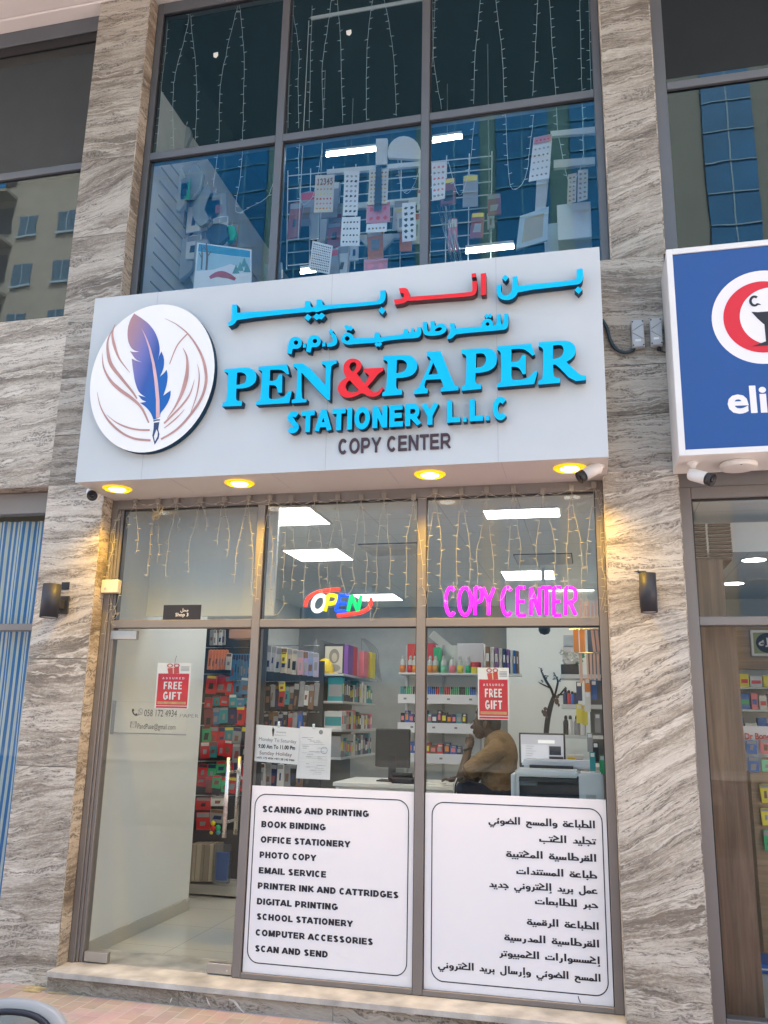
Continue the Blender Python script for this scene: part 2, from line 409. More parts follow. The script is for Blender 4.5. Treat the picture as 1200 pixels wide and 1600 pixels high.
def shape_ar(s):
    out = []
    for i, ch in enumerate(s):
        if ch not in _AR: out.append(ch); continue
        f = _AR[ch]
        prev = i > 0 and s[i - 1] in _AR and len(_AR[s[i - 1]]) == 4
        nxt = i + 1 < len(s) and s[i + 1] in _AR and len(f) == 4
        k = (3 if nxt else 1) if prev else (2 if nxt else 0)
        out.append(f[k])
    return ''.join(reversed(out))

# heavy grotesque capitals drawn as strokes (butt ends, stroke weight wv across and wh down)
def _arc(cx, cy, rx, ry, a0, a1, n=12): return [(cx + rx * math.cos(R_(a0 + (a1 - a0) * i / (n - 1))), cy + ry * math.sin(R_(a0 + (a1 - a0) * i / (n - 1)))) for i in range(n)]
CAPW = {'A': .96, 'B': .94, 'C': .96, 'D': .96, 'E': .88, 'F': .82, 'G': 1.03, 'H': .96, 'I': .38, 'K': .98, 'L': .82, 'M': 1.12, 'N': .96, 'O': 1.05, 'P': .90, 'R': .97, 'S': .90, 'T': .84, 'U': .96, 'V': .92, 'Y': .92, ' ': .38, '.': .36}
def cap_strokes(ch, w, t, h):
    """strokes in a w x 1 box: list of (points, thickness)"""
    l, r, a, b, m = .05 + t / 2, w - .05 - t / 2, h / 2, 1 - h / 2, .5
    cw = w / 2
    bowl = lambda y0, y1, x1, n=12: [(l, y1), (x1 - (y1 - y0) / 2, y1)] + _arc(x1 - (y1 - y0) / 2, (y0 + y1) / 2, (y1 - y0) / 2, (y1 - y0) / 2, 78, -78, n) + [(x1 - (y1 - y0) / 2, y0), (l, y0)]
    V = lambda x: ([(x, 0), (x, 1)], t)
    H = lambda y, x0, x1: ([(x0, y), (x1, y)], h)
    D = {'A': [([(.10, 0), (cw - .02, 1 - .01)], t), ([(w - .10, 0), (cw + .02, 1 - .01)], t), ([(cw - .10, 1 - .045), (cw + .10, 1 - .045)], .09), H(.30, .24, w - .24)],
         'B': [V(l), (bowl(.52, b, r - .03), h), (bowl(a, .52, r), h)], 'C': [(_arc(cw, .5, cw - .06 - t / 2, .5 - h / 2 + .01, 42, 318, 20), (t + h) / 2)],
         'D': [V(l), ([(l, b), (cw - .05, b)] + _arc(cw - .05, .5, r - cw + .05, .5 - h / 2, 80, -80, 14) + [(cw - .05, a), (l, a)], (t + h) / 2)],
         'E': [V(l), H(b, l, w - .08), H(.51, l, w - .12), H(a, l, w - .05)], 'F': [V(l), H(b, l, w - .05), H(.49, l, w - .12)],
         'G': [(_arc(cw, .5, cw - .06 - t / 2, .5 - h / 2 + .01, 42, 318, 20), (t + h) / 2), H(.45, cw + .02, w - .06), ([(r + .005, .45 + h / 2), (r + .005, .14)], t)],
         'H': [V(l), V(r), H(.51, l, r)], 'I': [([(w / 2, 0), (w / 2, 1)], t)], 'K': [V(l), ([(l, .36), (w - .14, 1)], t * 1.02), ([(l + .20, .52), (w - .10, 0)], t * 1.05)], 'L': [V(l), H(a, l, w - .04)],
         'M': [V(l), V(r), ([(l + .04, 1), (cw, .10)], t * .95), ([(r - .04, 1), (cw, .10)], t * .95)], 'N': [V(l), V(r), ([(l + .02, .98), (r - .02, .02)], t)],
         'O': [(_arc(cw, .5, cw - .055 - t / 2, .5 - h / 2 + .01, 90, 450, 30), (t + h) / 2)], 'P': [V(l), (bowl(.40, b, r), h)], 'R': [V(l), (bowl(.43, b, r - .03), h), ([(cw - .02, .44), (w - .12, 0)], t * 1.02)],
         'S': [(_arc(cw, .735, cw - .08 - t / 2, .265 - h / 2, 22, 250, 12) + _arc(cw, .265, cw - .07 - t / 2, .265 - h / 2, 70, -158, 12), (t + h) / 2)], 'T': [([(w / 2, 0), (w / 2, 1)], t), H(b, .03, w - .03)],
         'U': [([(l, 1), (l, .38)] + _arc(cw, .36, r - cw, .36 - h / 2, 180, 360, 12) + [(r, .38), (r, 1)], t * .97)], 'V': [([(.10, 1), (cw, .03)], t), ([(w - .10, 1), (cw, .03)], t)],
         'Y': [([(.10, 1), (cw, .44)], t), ([(w - .10, 1), (cw, .44)], t), ([(cw, 0), (cw, .50)], t)], '.': [([(w / 2, 0), (w / 2, .2)], .2)], ' ': []}
    return D[ch]
def thick(pts, wd, closed=False):
    L, Rr, n = [], [], len(pts)
    for i, p in enumerate(pts):
        a, b = Vector(pts[max(0, i - 1)]), Vector(pts[min(n - 1, i + 1)])
        if closed and i in (0, n - 1): a, b = Vector(pts[-2]), Vector(pts[1])
        d = (b - a).normalized(); nn = Vector((-d.y, d.x)); k = 1.0
        if 0 < i < n - 1:
            d1 = (Vector(p) - a).normalized(); k = 1 / max(.6, abs(d.dot(d1)))
        L.append((p[0] + nn.x * wd / 2 * k, p[1] + nn.y * wd / 2 * k)); Rr.append((p[0] - nn.x * wd / 2 * k, p[1] - nn.y * wd / 2 * k))
    return L, Rr
def caps(name, body, pl, pr, cap, m, parent, y, t=.215, h=.175, space=0.0, depth=0.0, side=None):
    """bold capitals from pl to pr on one baseline; flat print when depth is 0, otherwise solid letters reaching forward to y"""
    total = sum(CAPW[c] + space for c in body) - space; sx = (pr[0] - pl[0]) / total; x = 0; mb = MB(); z0 = pl[2]
    for c in body:
        k = 0
        for pts, wd in cap_strokes(c, CAPW[c], t, h):
            # clip the slanted stroke ends level with base line and cap line
            cl = Vector(pts[0]) == Vector(pts[-1]) or (c == 'O')
            L, Rr = thick(pts, wd, cl); f = lambda p: (pl[0] + (x + p[0]) * sx, z0 + max(0.0, min(1.0, p[1])) * cap if len(pts) == 2 else z0 + p[1] * cap)
            yy = y - .00035 * k; k += 1
            if depth:
                for i in range(len(L) - 1):
                    a, b, c2, d2 = f(L[i]), f(L[i + 1]), f(Rr[i + 1]), f(Rr[i])
                    n0 = len(mb.v); mb.v += [Vector((q[0], yy, q[1])) for q in (a, b, c2, d2)] + [Vector((q[0], y + depth, q[1])) for q in (a, b, c2, d2)]
                    mb.mi = 0; mb.face((n0 + 3, n0 + 2, n0 + 1, n0)); mb.mi = 1
                    mb.face((n0, n0 + 1, n0 + 5, n0 + 4)); mb.face((n0 + 2, n0 + 3, n0 + 7, n0 + 6))
                    if i == 0 and not cl: mb.face((n0 + 3, n0, n0 + 4, n0 + 7))
                    if i == len(L) - 2 and not cl: mb.face((n0 + 1, n0 + 2, n0 + 6, n0 + 5))
            else:
                for i in range(len(L) - 1):
                    a, b, c2, d2 = f(L[i]), f(L[i + 1]), f(Rr[i + 1]), f(Rr[i])
                    mb.quad((d2[0], yy, d2[1]), (c2[0], yy, c2[1]), (b[0], yy, b[1]), (a[0], yy, a[1]))
        x += CAPW[c] + space
    mb.mi = 0
    return mb.build(name, None, parent, mats=[m, side or m])
# square Kufic-style lettering drawn as strokes: x runs left (negative) from the right edge of a letter, base line centre at y = .075
def _circ(cx, cy, r, n=14): return [(cx + r * math.cos(2 * math.pi * i / n), cy + r * math.sin(2 * math.pi * i / n)) for i in range(n + 1)]
_NOJOIN = set('اإأدذرزوة ')
def kufi_letter(ch, pj, nj):
    """strokes, dots, width; pj / nj = joined to the letter before / after"""
    B = .075; S_ = []; D = []; hz = None
    base = lambda w_: S_.append([(0 if pj else -.02, B), (-w_, B)])
    if ch in 'اإأ':
        W = .24; S_.append([(-.12, .0), (-.12, .95)])
        if pj: S_.append([(0, B), (-.12, B)])
        if ch == 'إ': hz = (-.12, -.26)
    elif ch == 'ل':
        S_.append([(-.12, .0), (-.12, .95)] if nj else [(-.12, .95), (-.12, .02), (-.2, -.17), (-.36, -.22), (-.50, -.15), (-.54, .02), (-.54, .14)])
        W = .28 if nj else .62
        if nj: base(W)
        elif pj: S_.append([(0, B), (-.12, B)])
    elif ch in 'بتنيئ' and nj:
        W = .29; base(W); S_.append([(-.11, .0), (-.11, .40)])
        D = {'ب': [(-.12, -.17)], 'ت': [(-.03, .60), (-.22, .60)], 'ن': [(-.12, .60)], 'ي': [(-.02, -.17), (-.22, -.17)], 'ئ': []}[ch]
        if ch == 'ئ': hz = (-.12, .56)
    elif ch in 'بت':
        W = .80; base(.72); S_.append([(-.72, .0), (-.72, .36)])
        if not pj: S_.append([(-.09, .0), (-.09, .36)])
        D = [(-.4, -.17)] if ch == 'ب' else [(-.30, .46), (-.50, .46)]
    elif ch == 'ن':
        W = .6; S_.append([(-.1, .38), (-.1, .0), (-.2, -.17), (-.34, -.2), (-.48, -.12), (-.52, .06), (-.52, .22)]); D = [(-.3, .36)]
        if pj: S_.append([(0, B), (-.1, B)])
    elif ch == 'ي':
        W = .68
        S_.append([(0, B), (-.08, .06), (-.11, -.06), (-.2, -.2), (-.42, -.22), (-.57, -.14), (-.60, .0), (-.60, .12)] if pj else [(-.04, .44), (-.2, .46), (-.33, .38), (-.34, .26), (-.14, .12), (-.08, .0), (-.16, -.17), (-.42, -.2), (-.57, -.12), (-.60, .02), (-.60, .14)])
        D = [(-.26, -.42), (-.46, -.42)]
    elif ch == 'ة':
        W = .46; S_.append([(-.08, B), (-.09, .28), (-.22, .44), (-.37, .30), (-.38, .16), (-.28, B), (-.08, B)]); D = [(-.13, .64), (-.32, .64)]
        if pj: S_.append([(0, B), (-.2, B)])
    elif ch in 'حج':
        if nj:
            W = .56; base(W); S_.append([(-.50, .44), (-.30, .44), (-.05, .08)]); D = [(-.3, -.17)] if ch == 'ج' else []
        else:
            W = .56; S_.append([(-.52, .38), (-.12, .38)]); S_.append([(-.14, .38), (-.34, .19), (-.45, .0), (-.43, -.17), (-.28, -.28), (-.04, -.28)])
            if pj: S_.append([(0, B), (-.12, B)]); S_.append([(-.12, .0), (-.12, .38)])
    elif ch == 'د':
        W = .44; S_.append([(-.24, .46), (-.12, .36), (-.08, .20), (-.10, B)]); S_.append([(0 if pj else -.08, B), (-.40, B)])
    elif ch == 'ر':
        W = .34; S_.append([(-.12, .36), (-.12, .04), (-.18, -.12), (-.34, -.2)])
        if pj: S_.append([(0, B), (-.12, B)])
    elif ch == 'و':
        W = .44; S_.append(_circ(-.22, .22, .145)); S_.append([(-.085, .22), (-.085, .02), (-.16, -.14), (-.38, -.2)])
        if pj: S_.append([(0, B), (-.14, B)])
    elif ch == 'س':
        W = .66; base(W); [S_.append([(x_, .0), (x_, .38)]) for x_ in (-.10, -.31, -.52)]
    elif ch in 'ضط':
        S_.append([(-.08, B), (-.08, .24), (-.22, .40), (-.40, .40), (-.50, .26), (-.50, B)]); W = .80 if ch == 'ض' else .66; base(W)
        if ch == 'ض': S_.append([(-.67, .0), (-.67, .34)]); D = [(-.3, .62)]
        else: S_.append([(-.50, .0), (-.50, .95)])
    elif ch == 'ع':
        W = .50; base(W)
        S_.append([(-.12, B), (-.10, .34), (-.40, .34), (-.36, B)] if pj else [(-.10, .43), (-.26, .47), (-.40, .38), (-.41, .22), (-.32, B)])
    elif ch == 'ق':
        W = .42; base(W); S_.append(_circ(-.20, .27, .14)); D = [(-.11, .62), (-.30, .62)]
    elif ch == 'ك':
        W = .58; base(W); S_.append([(-.50, .86), (-.16, .56), (-.16, .48), (-.46, .34), (-.48, B)])
    elif ch == 'م':
        W = .48; base(W); S_.append(_circ(-.24, .17, .135))
    else: W = .36
    if hz: S_.append([(hz[0] - .02, hz[1] + .10), (hz[0] + .05, hz[1] + .12), (hz[0] + .06, hz[1] + .03), (hz[0] - .08, hz[1] + .0), (hz[0] + .08, hz[1] - .02)])
    return S_, D, W
def kufi(name, body, pl, pr, H, m, parent, y, t=.165):
    items = []; x = 0.0
    for i, ch in enumerate(body):
        pj = i > 0 and body[i - 1] not in _NOJOIN; nj = i + 1 < len(body) and body[i + 1] != ' ' and ch not in _NOJOIN
        s_, d_, w_ = kufi_letter(ch, pj, nj); items.append((x, s_, d_)); x -= w_ + (0 if nj else .05)
    sx = (pr[0] - pl[0]) / -x; sz = H / .95; mb = MB(); z0 = pl[2]; k = 0
    f = lambda ox, p: (pr[0] + (ox + p[0]) * sx, z0 + p[1] * sz)
    for ox, s_, d_ in items:
        for pts in s_:
            hz = len(pts) == 5 and abs(pts[0][0] - pts[1][0]) < .09 and abs(pts[0][1] - pts[1][1]) < .03; p2 = pts if len(pts) < 3 or hz else catmull(pts, 4)
            L, Rr = thick(p2, t * (.55 if hz else 1), len(pts) > 6 and pts[0] == pts[-1]); yy = y - .0003 * (k % 5); k += 1
            for i in range(len(L) - 1):
                a, b, c2, d2 = f(ox, L[i]), f(ox, L[i + 1]), f(ox, Rr[i + 1]), f(ox, Rr[i]); mb.quad((d2[0], yy, d2[1]), (c2[0], yy, c2[1]), (b[0], yy, b[1]), (a[0], yy, a[1]))
        for dx, dy in d_:
            yy = y - .0003 * (k % 5); k += 1; q = [f(ox, (dx + a, dy + b)) for a, b in ((-.105, 0), (0, -.105), (.105, 0), (0, .105))]; mb.quad(*[(a, yy, b) for a, b in q])
    return mb.build(name, m, parent)
def catmull(pts, n=8):
    out = []; P = [pts[0]] + list(pts) + [pts[-1]]
    for i in range(1, len(P) - 2):
        for j in range(n):
            t = j / n; a, b, c, d = (Vector(P[i + k]) for k in (-1, 0, 1, 2))
            out.append(tuple(0.5 * (2 * b + (c - a) * t + (2 * a - 5 * b + 4 * c - d) * t * t + (3 * b - a - 3 * c + d) * t ** 3)))
    return out + [tuple(pts[-1])]
# ================================================================== THE BUILDING
Z_GROUND = -0.10
DS = 0.50                               # the sign boxes stand this far in front of the glazing
PF = -0.12                              # face of the stone piers
SB = 3.066; ST = 4.415                  # bottom and top of the shop sign
bld = thing('commercial_building', 'street front of a building clad in striped grey travertine with dark framed glazing', 'building', (0, 0, Z_GROUND))

def stone(name, x0, x1, z0, z1, slope, m='stone', yf=PF, yb=0.6, joints=(), seed=0.0, xs=None):
    """one pier or wall facing; slope(z) is the rise of the bedding per metre, slabs are parted at the joints"""
    mb = MB()
    edges = [z0] + sorted(j for j in joints if z0 < j < z1) + [z1]
    def vv(x, z, off): return (x + seed + off * 1.7, z - slope(z) * (x - (x0 + x1) / 2) + off * 2.31)
    def vs(yy, z, off, xx): return (xx + (yy - yf) + seed + off * 1.7, z - slope(z) * (xx - (x0 + x1) / 2) + off * 2.31)
    for i in range(len(edges) - 1):
        a, b = edges[i] + (0.0018 if i else 0), edges[i + 1] - (0.0018 if i < len(edges) - 2 else 0)
        n = max(1, int((b - a) / 0.08)); off = i * 1.0
        for k in range(n):
            p, q = a + (b - a) * k / n, a + (b - a) * (k + 1) / n
            mb.quad((x0, yf, p), (x1, yf, p), (x1, yf, q), (x0, yf, q), (vv(x0, p, off), vv(x1, p, off), vv(x1, q, off), vv(x0, q, off)))
            mb.quad((x0, yb, p), (x0, yf, p), (x0, yf, q), (x0, yb, q), (vs(yb, p, off, x0), vs(yf, p, off, x0), vs(yf, q, off, x0), vs(yb, q, off, x0)))
            mb.quad((x1, yf, p), (x1, yb, p), (x1, yb, q), (x1, yf, q), (vs(yf, p, off, x1), vs(yb, p, off, x1), vs(yb, q, off, x1), vs(yf, q, off, x1)))
        for z in (a, b): mb.quad((x0, yf, z), (x1, yf, z), (x1, yb, z), (x0, yb, z), ((x0, z), (x1, z), (x1, z + .2), (x0, z + .2)))
    return mb.build(name, M[m], bld)

def lerp_slope(tab):
    def f(z):
        if z <= tab[0][0]: return tab[0][1]
        for (a, p), (b, q) in zip(tab, tab[1:]):
            if z <= b: return p + (q - p) * (z - a) / (b - a)
        return tab[-1][1]
    return f
# left pier between the curtained window and the shop
sl = lerp_slope([(0, 0.10), (0.8, 0.16), (1.25, 0.12), (1.45, 0.02), (1.85, 0.0), (1.95, 0.12), (2.25, 0.45), (2.38, 0.02), (3.0, 0.0), (3.2, 0.18)])
stone('stone_pier', -2.707, -2.256, Z_GROUND - 0.05, SB + 0.10, sl, joints=(1.22, 1.93), seed=3.1)
# stone wall under the left upper window
stone('stone_wall', -5.2, -2.7075, 3.165, 4.515, lambda z: 0.10, joints=(), seed=8.4, m='stone')
stone('stone_wall', -2.7065, -2.256, SB + 0.1015, 4.515, lambda z: 0.03, joints=(3.55, 4.0), seed=5.2, m='stone_shade')
su = lerp_slope([(4.5, 0.2), (5.2, 0.12), (5.45, 0.40), (5.75, 0.45), (5.95, 0.0), (6.5, 0.05), (6.9, 0.02), (7.3, 0.0)])
stone('stone_pier', -2.752, -2.289, 4.5165, 7.40, su, joints=(5.18, 5.86, 6.62), seed=1.3, m='stone_shade')
# right pier between the shop and the pharmacy
sr = lerp_slope([(0.0, 0.0), (0.35, 0.02), (0.7, 0.38), (1.0, 0.62), (1.35, 0.55), (1.9, 0.50), (2.15, 0.26), (2.4, 0.05), (2.6, -0.02), (2.75, 0.32), (2.95, 0.28), (3.05, 0.10)])
stone('stone_pier', 1.1955, 1.628, Z_GROUND - 0.05, SB + 0.02, sr, joints=(), seed=11.7)
stone('stone_pier', 1.1955, 1.628, SB + 0.0215, 4.535, lerp_slope([(3.1, 0.02), (3.6, 0.0), (3.9, -0.1), (4.3, -0.05)]), joints=(3.45, 3.78), seed=14.2, m='stone_shade')
stone('stone_pier', 1.306, 1.634, 4.5365, 7.40, lerp_slope([(4.5, 0.35), (5.4, 0.3), (5.9, 0.12), (6.3, 0.02), (7, 0.08)]), joints=(5.42, 6.28), seed=16.9, m='stone_shade')
# reveal slips, a paler polished edge where the piers turn in to the glazing
mb = MB(); mb.box(-2.2555, -2.2495, PF + 0.004, -0.002, 0.03, SB + 0.1)
rv = MB()
def slip(x, z0, z1, y0=PF + 0.002, y1=-0.001, t=0.006, sgn=1, seed=0):
    m = MB(); a, b = (x, x + t * sgn); n = 30
    for k in range(n):
        p, q = z0 + (z1 - z0) * k / n, z0 + (z1 - z0) * (k + 1) / n
        m.quad((b, y0, p), (b, y1, p), (b, y1, q), (b, y0, q), ((y0 + seed, p * .6), (y1 + seed, p * .6), (y1 + seed, q * .6), (y0 + seed, q * .6)))
        m.quad((a, y0, p), (b, y0, p), (b, y0, q), (a, y0, q), ((y0 + seed, p), (y0 + seed + .02, p), (y0 + seed + .02, q), (y0 + seed, q)))
    return m.build('stone_reveal', M['stone_edge'], bld)
slip(-2.2555, 0.022, SB + 0.09, seed=2)
slip(1.1950, 0.022, SB + 0.01, sgn=-1, seed=5)
slip(-2.2885, 4.52, 7.39, seed=9, t=0.008)
slip(1.3055, 4.54, 7.39, sgn=-1, seed=12, t=0.008)
slip(1.6285, 0.0, SB, seed=15); slip(1.6345, 4.54, 7.39, seed=18, t=0.008)

# door sill and plinth
mb = MB(); nx = 24
x0, x1 = -2.2545, 1.194
for k in range(nx):
    a, b = x0 + (x1 - x0) * k / nx, x0 + (x1 - x0) * (k + 1) / nx
    mb.quad((a, -0.215, 0.018), (b, -0.215, 0.018), (b, 0.35, 0.020), (a, 0.35, 0.020), ((a * .4, 0), (b * .4, 0), (b * .4, .25), (a * .4, .25)))
    mb.quad((a, -0.215, -0.012), (b, -0.215, -0.012), (b, -0.215, 0.018), (a, -0.215, 0.018), ((a * .4, .3), (b * .4, .3), (b * .4, .31), (a * .4, .31)))
    mb.quad((a, -0.215, -0.012), (b, -0.215, -0.012), (b, -0.195, -0.012), (a, -0.195, -0.012), ((a, 0), (b, 0), (b, .02), (a, .02)))
mb.box(x0, x0 + 0.001, -0.215, PF, -0.012, 0.018); mb.box(x1 - 0.001, x1, -0.215, PF, -0.012, 0.018)
M['sill'] = mat('worn_white_marble', (.50, .475, .43), .6, 0, .32, 6, .3, bscale=70)
mb.build('door_sill', M['sill'], bld)
mb = MB()
for i, (a, b) in enumerate(((-2.2545, -1.372), (-1.370, -0.42), (-0.418, 0.50), (0.502, 1.194))):
    n = 10
    for k in range(n):
        p, q = a + (b - a) * k / n, a + (b - a) * (k + 1) / n
        mb.quad((p, -0.195, Z_GROUND - 0.06), (q, -0.195, Z_GROUND - 0.06), (q, -0.195, -0.012), (p, -0.195, -0.012),
                ((p + i * 3, -0.1 + .08 * p), (q + i * 3, -.1 + .08 * q), (q + i * 3, .08 * q), (p + i * 3, .08 * p)))
M['stone_step'] = stone_mat('plinth_travertine', 0.62)
mb.build('plinth', M['stone_step'], bld)
# splashes of dried plaster on the plinth
mb = MB()
def splash(u, v, w_, h_, tilt, seed):
    rnd = random.Random(seed); c = at(u, v, -0.1975); pts = []
    for k in range(14):
        th = 2 * math.pi * k / 14; r = rnd.uniform(0.55, 1.25)
        a, b = math.cos(th) * w_ * r, math.sin(th) * h_ * r
        pts.append((c.x + a * math.cos(tilt) - b * math.sin(tilt), min(-0.014, c.z + a * math.sin(tilt) + b * math.cos(tilt))))
    mb.prism(smooth_poly(pts, 80), -0.1975, None)
splash(325, 1565, .030, .005, -1.0, 1); splash(372, 1572, .05, .008, -0.7, 2); splash(362, 1563, .022, .006, -0.2, 21); splash(267, 1563, .02, .004, 1.2, 3); splash(588, 1578, .022, .009, 0.6, 4); splash(640, 1583, .03, .010, -0.3, 5); splash(575, 1574, .01, .005, .9, 6)
mb.build('plaster_splash', C('dried_plaster', (0.62, 0.60, 0.56), 0.9, bump=.3), bld)

# overhang over the pavement; above it an unseen mass, its height set for shade
mb = MB(); mb.box(-6.5, 5.5, -1.75, -0.13, 7.41, 7.9); mb.box(-6.5, 5.5, -0.13, 0.2, 7.405, 7.9); mb.build('overhang_soffit', M['plaster'], bld, bevel=.01)
mb = MB(); mb.box(-6.5, 5.5, -1.70, 8.0, 7.901, 16.0); mb.build('unseen_upper_mass', C('beige_render', (0.42, 0.37, 0.30), .8, var=.08, bump=.1), bld)
mb = MB()
for zz in range(2):
    for xx in range(5): mb.box(-5.8 + xx * 2.3, -4.6 + xx * 2.3, -1.73, -1.695, 9 + zz * 3.2, 10.6 + zz * 3.2)
mb.build('upper_window', M['glass_side'], bld)
# party walls and rear wall, closing the building
mb = MB(); mb.box(-6.5, -5.25, -0.1, 8, Z_GROUND, 7.4); mb.box(5.2, 5.5, -0.1, 8, Z_GROUND, 7.4); mb.box(-6.5, 5.5, 8.0, 8.3, Z_GROUND, 16)
mb.build('outer_wall', C('beige_render', (0.42, 0.37, 0.30), .8), bld)

# ------------------------------------------------------------------ frames
XJ = -2.249; GL0 = -2.160; M1L, M1R = -1.126, -1.070; M2L, M2R = 0.0, 0.058; GR, FR = 1.138, 1.1885
TB, TT = 2.15, 2.204; HB, HT = 2.999, 3.16; BT = 0.052
def frame_obj(name, boxes, m, parent=bld, bevel=0.003):
    mb = MB()
    for b in boxes: mb.box(*b)
    return mb.build(name, m, parent, bevel=bevel)
FD = 0.09
shopf = frame_obj('shopfront_frame', [
    (XJ, -2.205, 0.0, FD, 0.021, HT), (-2.2045, -2.186, 0.012, FD, 0.021, HB), (-2.1855, GL0, 0.022, FD, 0.021, HB),
    (M1L, M1R, 0.0, FD, 0.021, HB), (M2L, M2R, 0.0, FD, 0.021, HB), (GR, FR, 0.0, FD, 0.021, HT),
    (-2.2045, GR - .0005, 0.0, FD, HB + .0005, HT - .001),
    (GL0 + .0005, M1L - .0005, 0.001, FD, TB, TT), (M1R + .0005, M2L - .0005, 0.001, FD, TB, TT), (M2R + .0005, GR - .0005, 0.001, FD, TB, TT),
    (M1R + .0005, M2L - .0005, 0.001, FD, 0.021, BT), (M2R + .0005, GR - .0005, 0.001, FD, 0.021, BT)], M['frame'])
gk = MB()
for a, b in ((M1R, M2L), (M2R, GR)):
    for c, d in ((BT, TB), (TT, HB)):
        gk.box(a, a + .006, .018, .03, c, d); gk.box(b - .006, b, .018, .03, c, d); gk.box(a + .0062, b - .0062, .018, .03, d - .008, d)
gk.box(GL0, GL0 + .006, .018, .03, TT, HB); gk.box(GL0 + .007, M1L - .001, .018, .03, HB - .009, HB)
gk.build('gasket', M['gasket'], shopf)
def pane(x0, x1, z0, z1, y, m, parent, name='window_pane'):
    mb = MB(); mb.quad((x0, y, z0), (x1, y, z0), (x1, y, z1), (x0, y, z1)); return mb.build(name, m, parent)
GY = 0.025
pane(GL0, M1L, TT, HB, GY, M['glass_transom'], shopf); pane(M1R, M2L, TT, HB, GY, M['glass_transom'], shopf); pane(M2R, GR, TT, HB, GY, M['glass_transom'], shopf)
pane(M1R, M2L, BT, TB, GY, M['glass_low'], shopf); pane(M2R, GR, BT, TB, GY, M['glass_low'], shopf)

# glass door: frameless leaf, patch fittings, pull handles on both faces
door = MB().quad((-2.153, 0.040, 0.035), (-1.132, 0.040, 0.035), (-1.132, 0.040, 2.140), (-2.153, 0.040, 2.140)).build('glass_door', M['glass_low'], bld)
def patch(u0, u1, v0, v1):
    a, b = at(u0, v1, .02), at(u1, v0, .02)
    return MB().box(a.x, b.x, 0.02, 0.062, a.z, b.z).build('patch_fitting', M['nickel'], door, bevel=.003)
patch(172, 213, 985, 999)
MB().box(-2.15, -1.985, 0.02, 0.062, 0.026, 0.085).build('patch_fitting', M['nickel'], door, bevel=.003)
MB().box(-1.30, -1.133, 0.02, 0.062, 0.026, 0.085).build('patch_fitting', M['nickel'], door, bevel=.003)
MB().lathe((-1.165, 0.0195, 0.050), [(0.006, 0), (0.006, .002), (.003, .002)], 12, 'y').build('lock_cylinder', M['steel'], door)
for yy in (-0.055, 0.125):
    a, b = at(357.5, 1184, -0.055), at(350, 1309, -0.055); hx = (a.x + b.x) / 2
    h = MB().tube([(hx, yy, b.z), (hx, yy, a.z)], 0.0135, 14).build('pull_handle', M['steel'], door, smooth=None)
    k = MB()
    for zz in (b.z + .09, a.z - .09): k.tube([(hx, yy, zz), (hx, 0.04, zz)], .008, 10)
    k.build('handle_post', M['steel'], h, smooth=True)

# upper window over the sign
XUL, GUL, AL, AR_, BL, BR, GUR, FUR = -2.280, -2.227, -1.156, -1.094, -0.007, 0.055, 1.242, 1.297
UB, UTB, UTT, UT = 4.15, 5.891, 5.955, 7.300
upf = frame_obj('window_frame', [(XUL, GUL, 0, FD, UB, 7.404), (AL, AR_, 0, FD, UB, UT), (BL, BR, 0, FD, UB, UT), (GUR, FUR, 0, FD, UB, 7.404),
    (GUL + .0005, GUR - .0005, 0, FD, UT + .0005, 7.404), (GUL + .0005, AL - .0005, .001, FD, UTB, UTT), (AR_ + .0005, BL - .0005, .001, FD, UTB, UTT), (BR + .0005, GUR - .0005, .001, FD, UTB, UTT),
    (GUL + .0005, GUR - .0005, .001, FD, UB, UB + .06)], M['frame_up'])
for a, b in ((GUL, AL), (AR_, BL), (BR, GUR)):
    pane(a, b, UB, UTB, GY, M['glass_up'], upf); pane(a, b, UTT, UT, GY, M['glass_up'], upf)
    g_ = MB().box(a, b, .015, .03, UTB - .012, UTB).box(a, b, .015, .03, UT - .014, UT).box(a, a + .010, .015, .03, UB, UTB - .0125).box(a, a + .010, .015, .03, UTT, UT - .0145).build('gasket', M['gasket'], upf)
# neighbour's window, upper left, mirror tinted
lf = frame_obj('window_frame', [(-5.2, -2.754, 0, FD, 5.900, 5.962), (-5.2, -2.754, 0, FD, 7.255, 7.404), (-5.2, -2.754, 0, FD, 4.45, 4.53), (-4.55, -4.49, -.001, FD, 4.531, 7.25)], M['frame_up'])
pane(-5.2, -2.75, 4.53, 5.90, GY, M['glass_mirror'], lf); pane(-5.2, -2.75, 5.962, 7.255, GY, M['glass_mirror'], lf)
MB().box(-5.2, -2.754, .012, .03, 7.16, 7.255).build('gasket', M['gasket'], lf)
MB().box(-5.2, -2.754, .12, .15, 4.4, 7.15).build('soffit_reflection_sheet', C('reflected_soffit_grey', (.17, .185, .19), .85), lf)  # added grey sheet behind the glass, standing in for the soffit's reflection
# window with the striped curtain, lower left
cf = frame_obj('window_frame', [(-5.2, -2.709, .01, FD, 3.0, 3.16), (-5.2, -2.709, .01, FD, 2.135, 2.185), (-5.2, -2.709, .01, FD, -.05, .04), (-4.2, -4.14, .009, FD, .041, 2.9995)], M['frame'])
pane(-5.2, -2.709, .04, 2.135, .035, M['glass_low'], cf); pane(-5.2, -2.709, 2.185, 3.0, .035, M['glass_low'], cf)
MB().box(-5.2, -2.709, 1.0, 1.05, -.1, 3.16).build('backing_wall', M['midgrey'], cf)
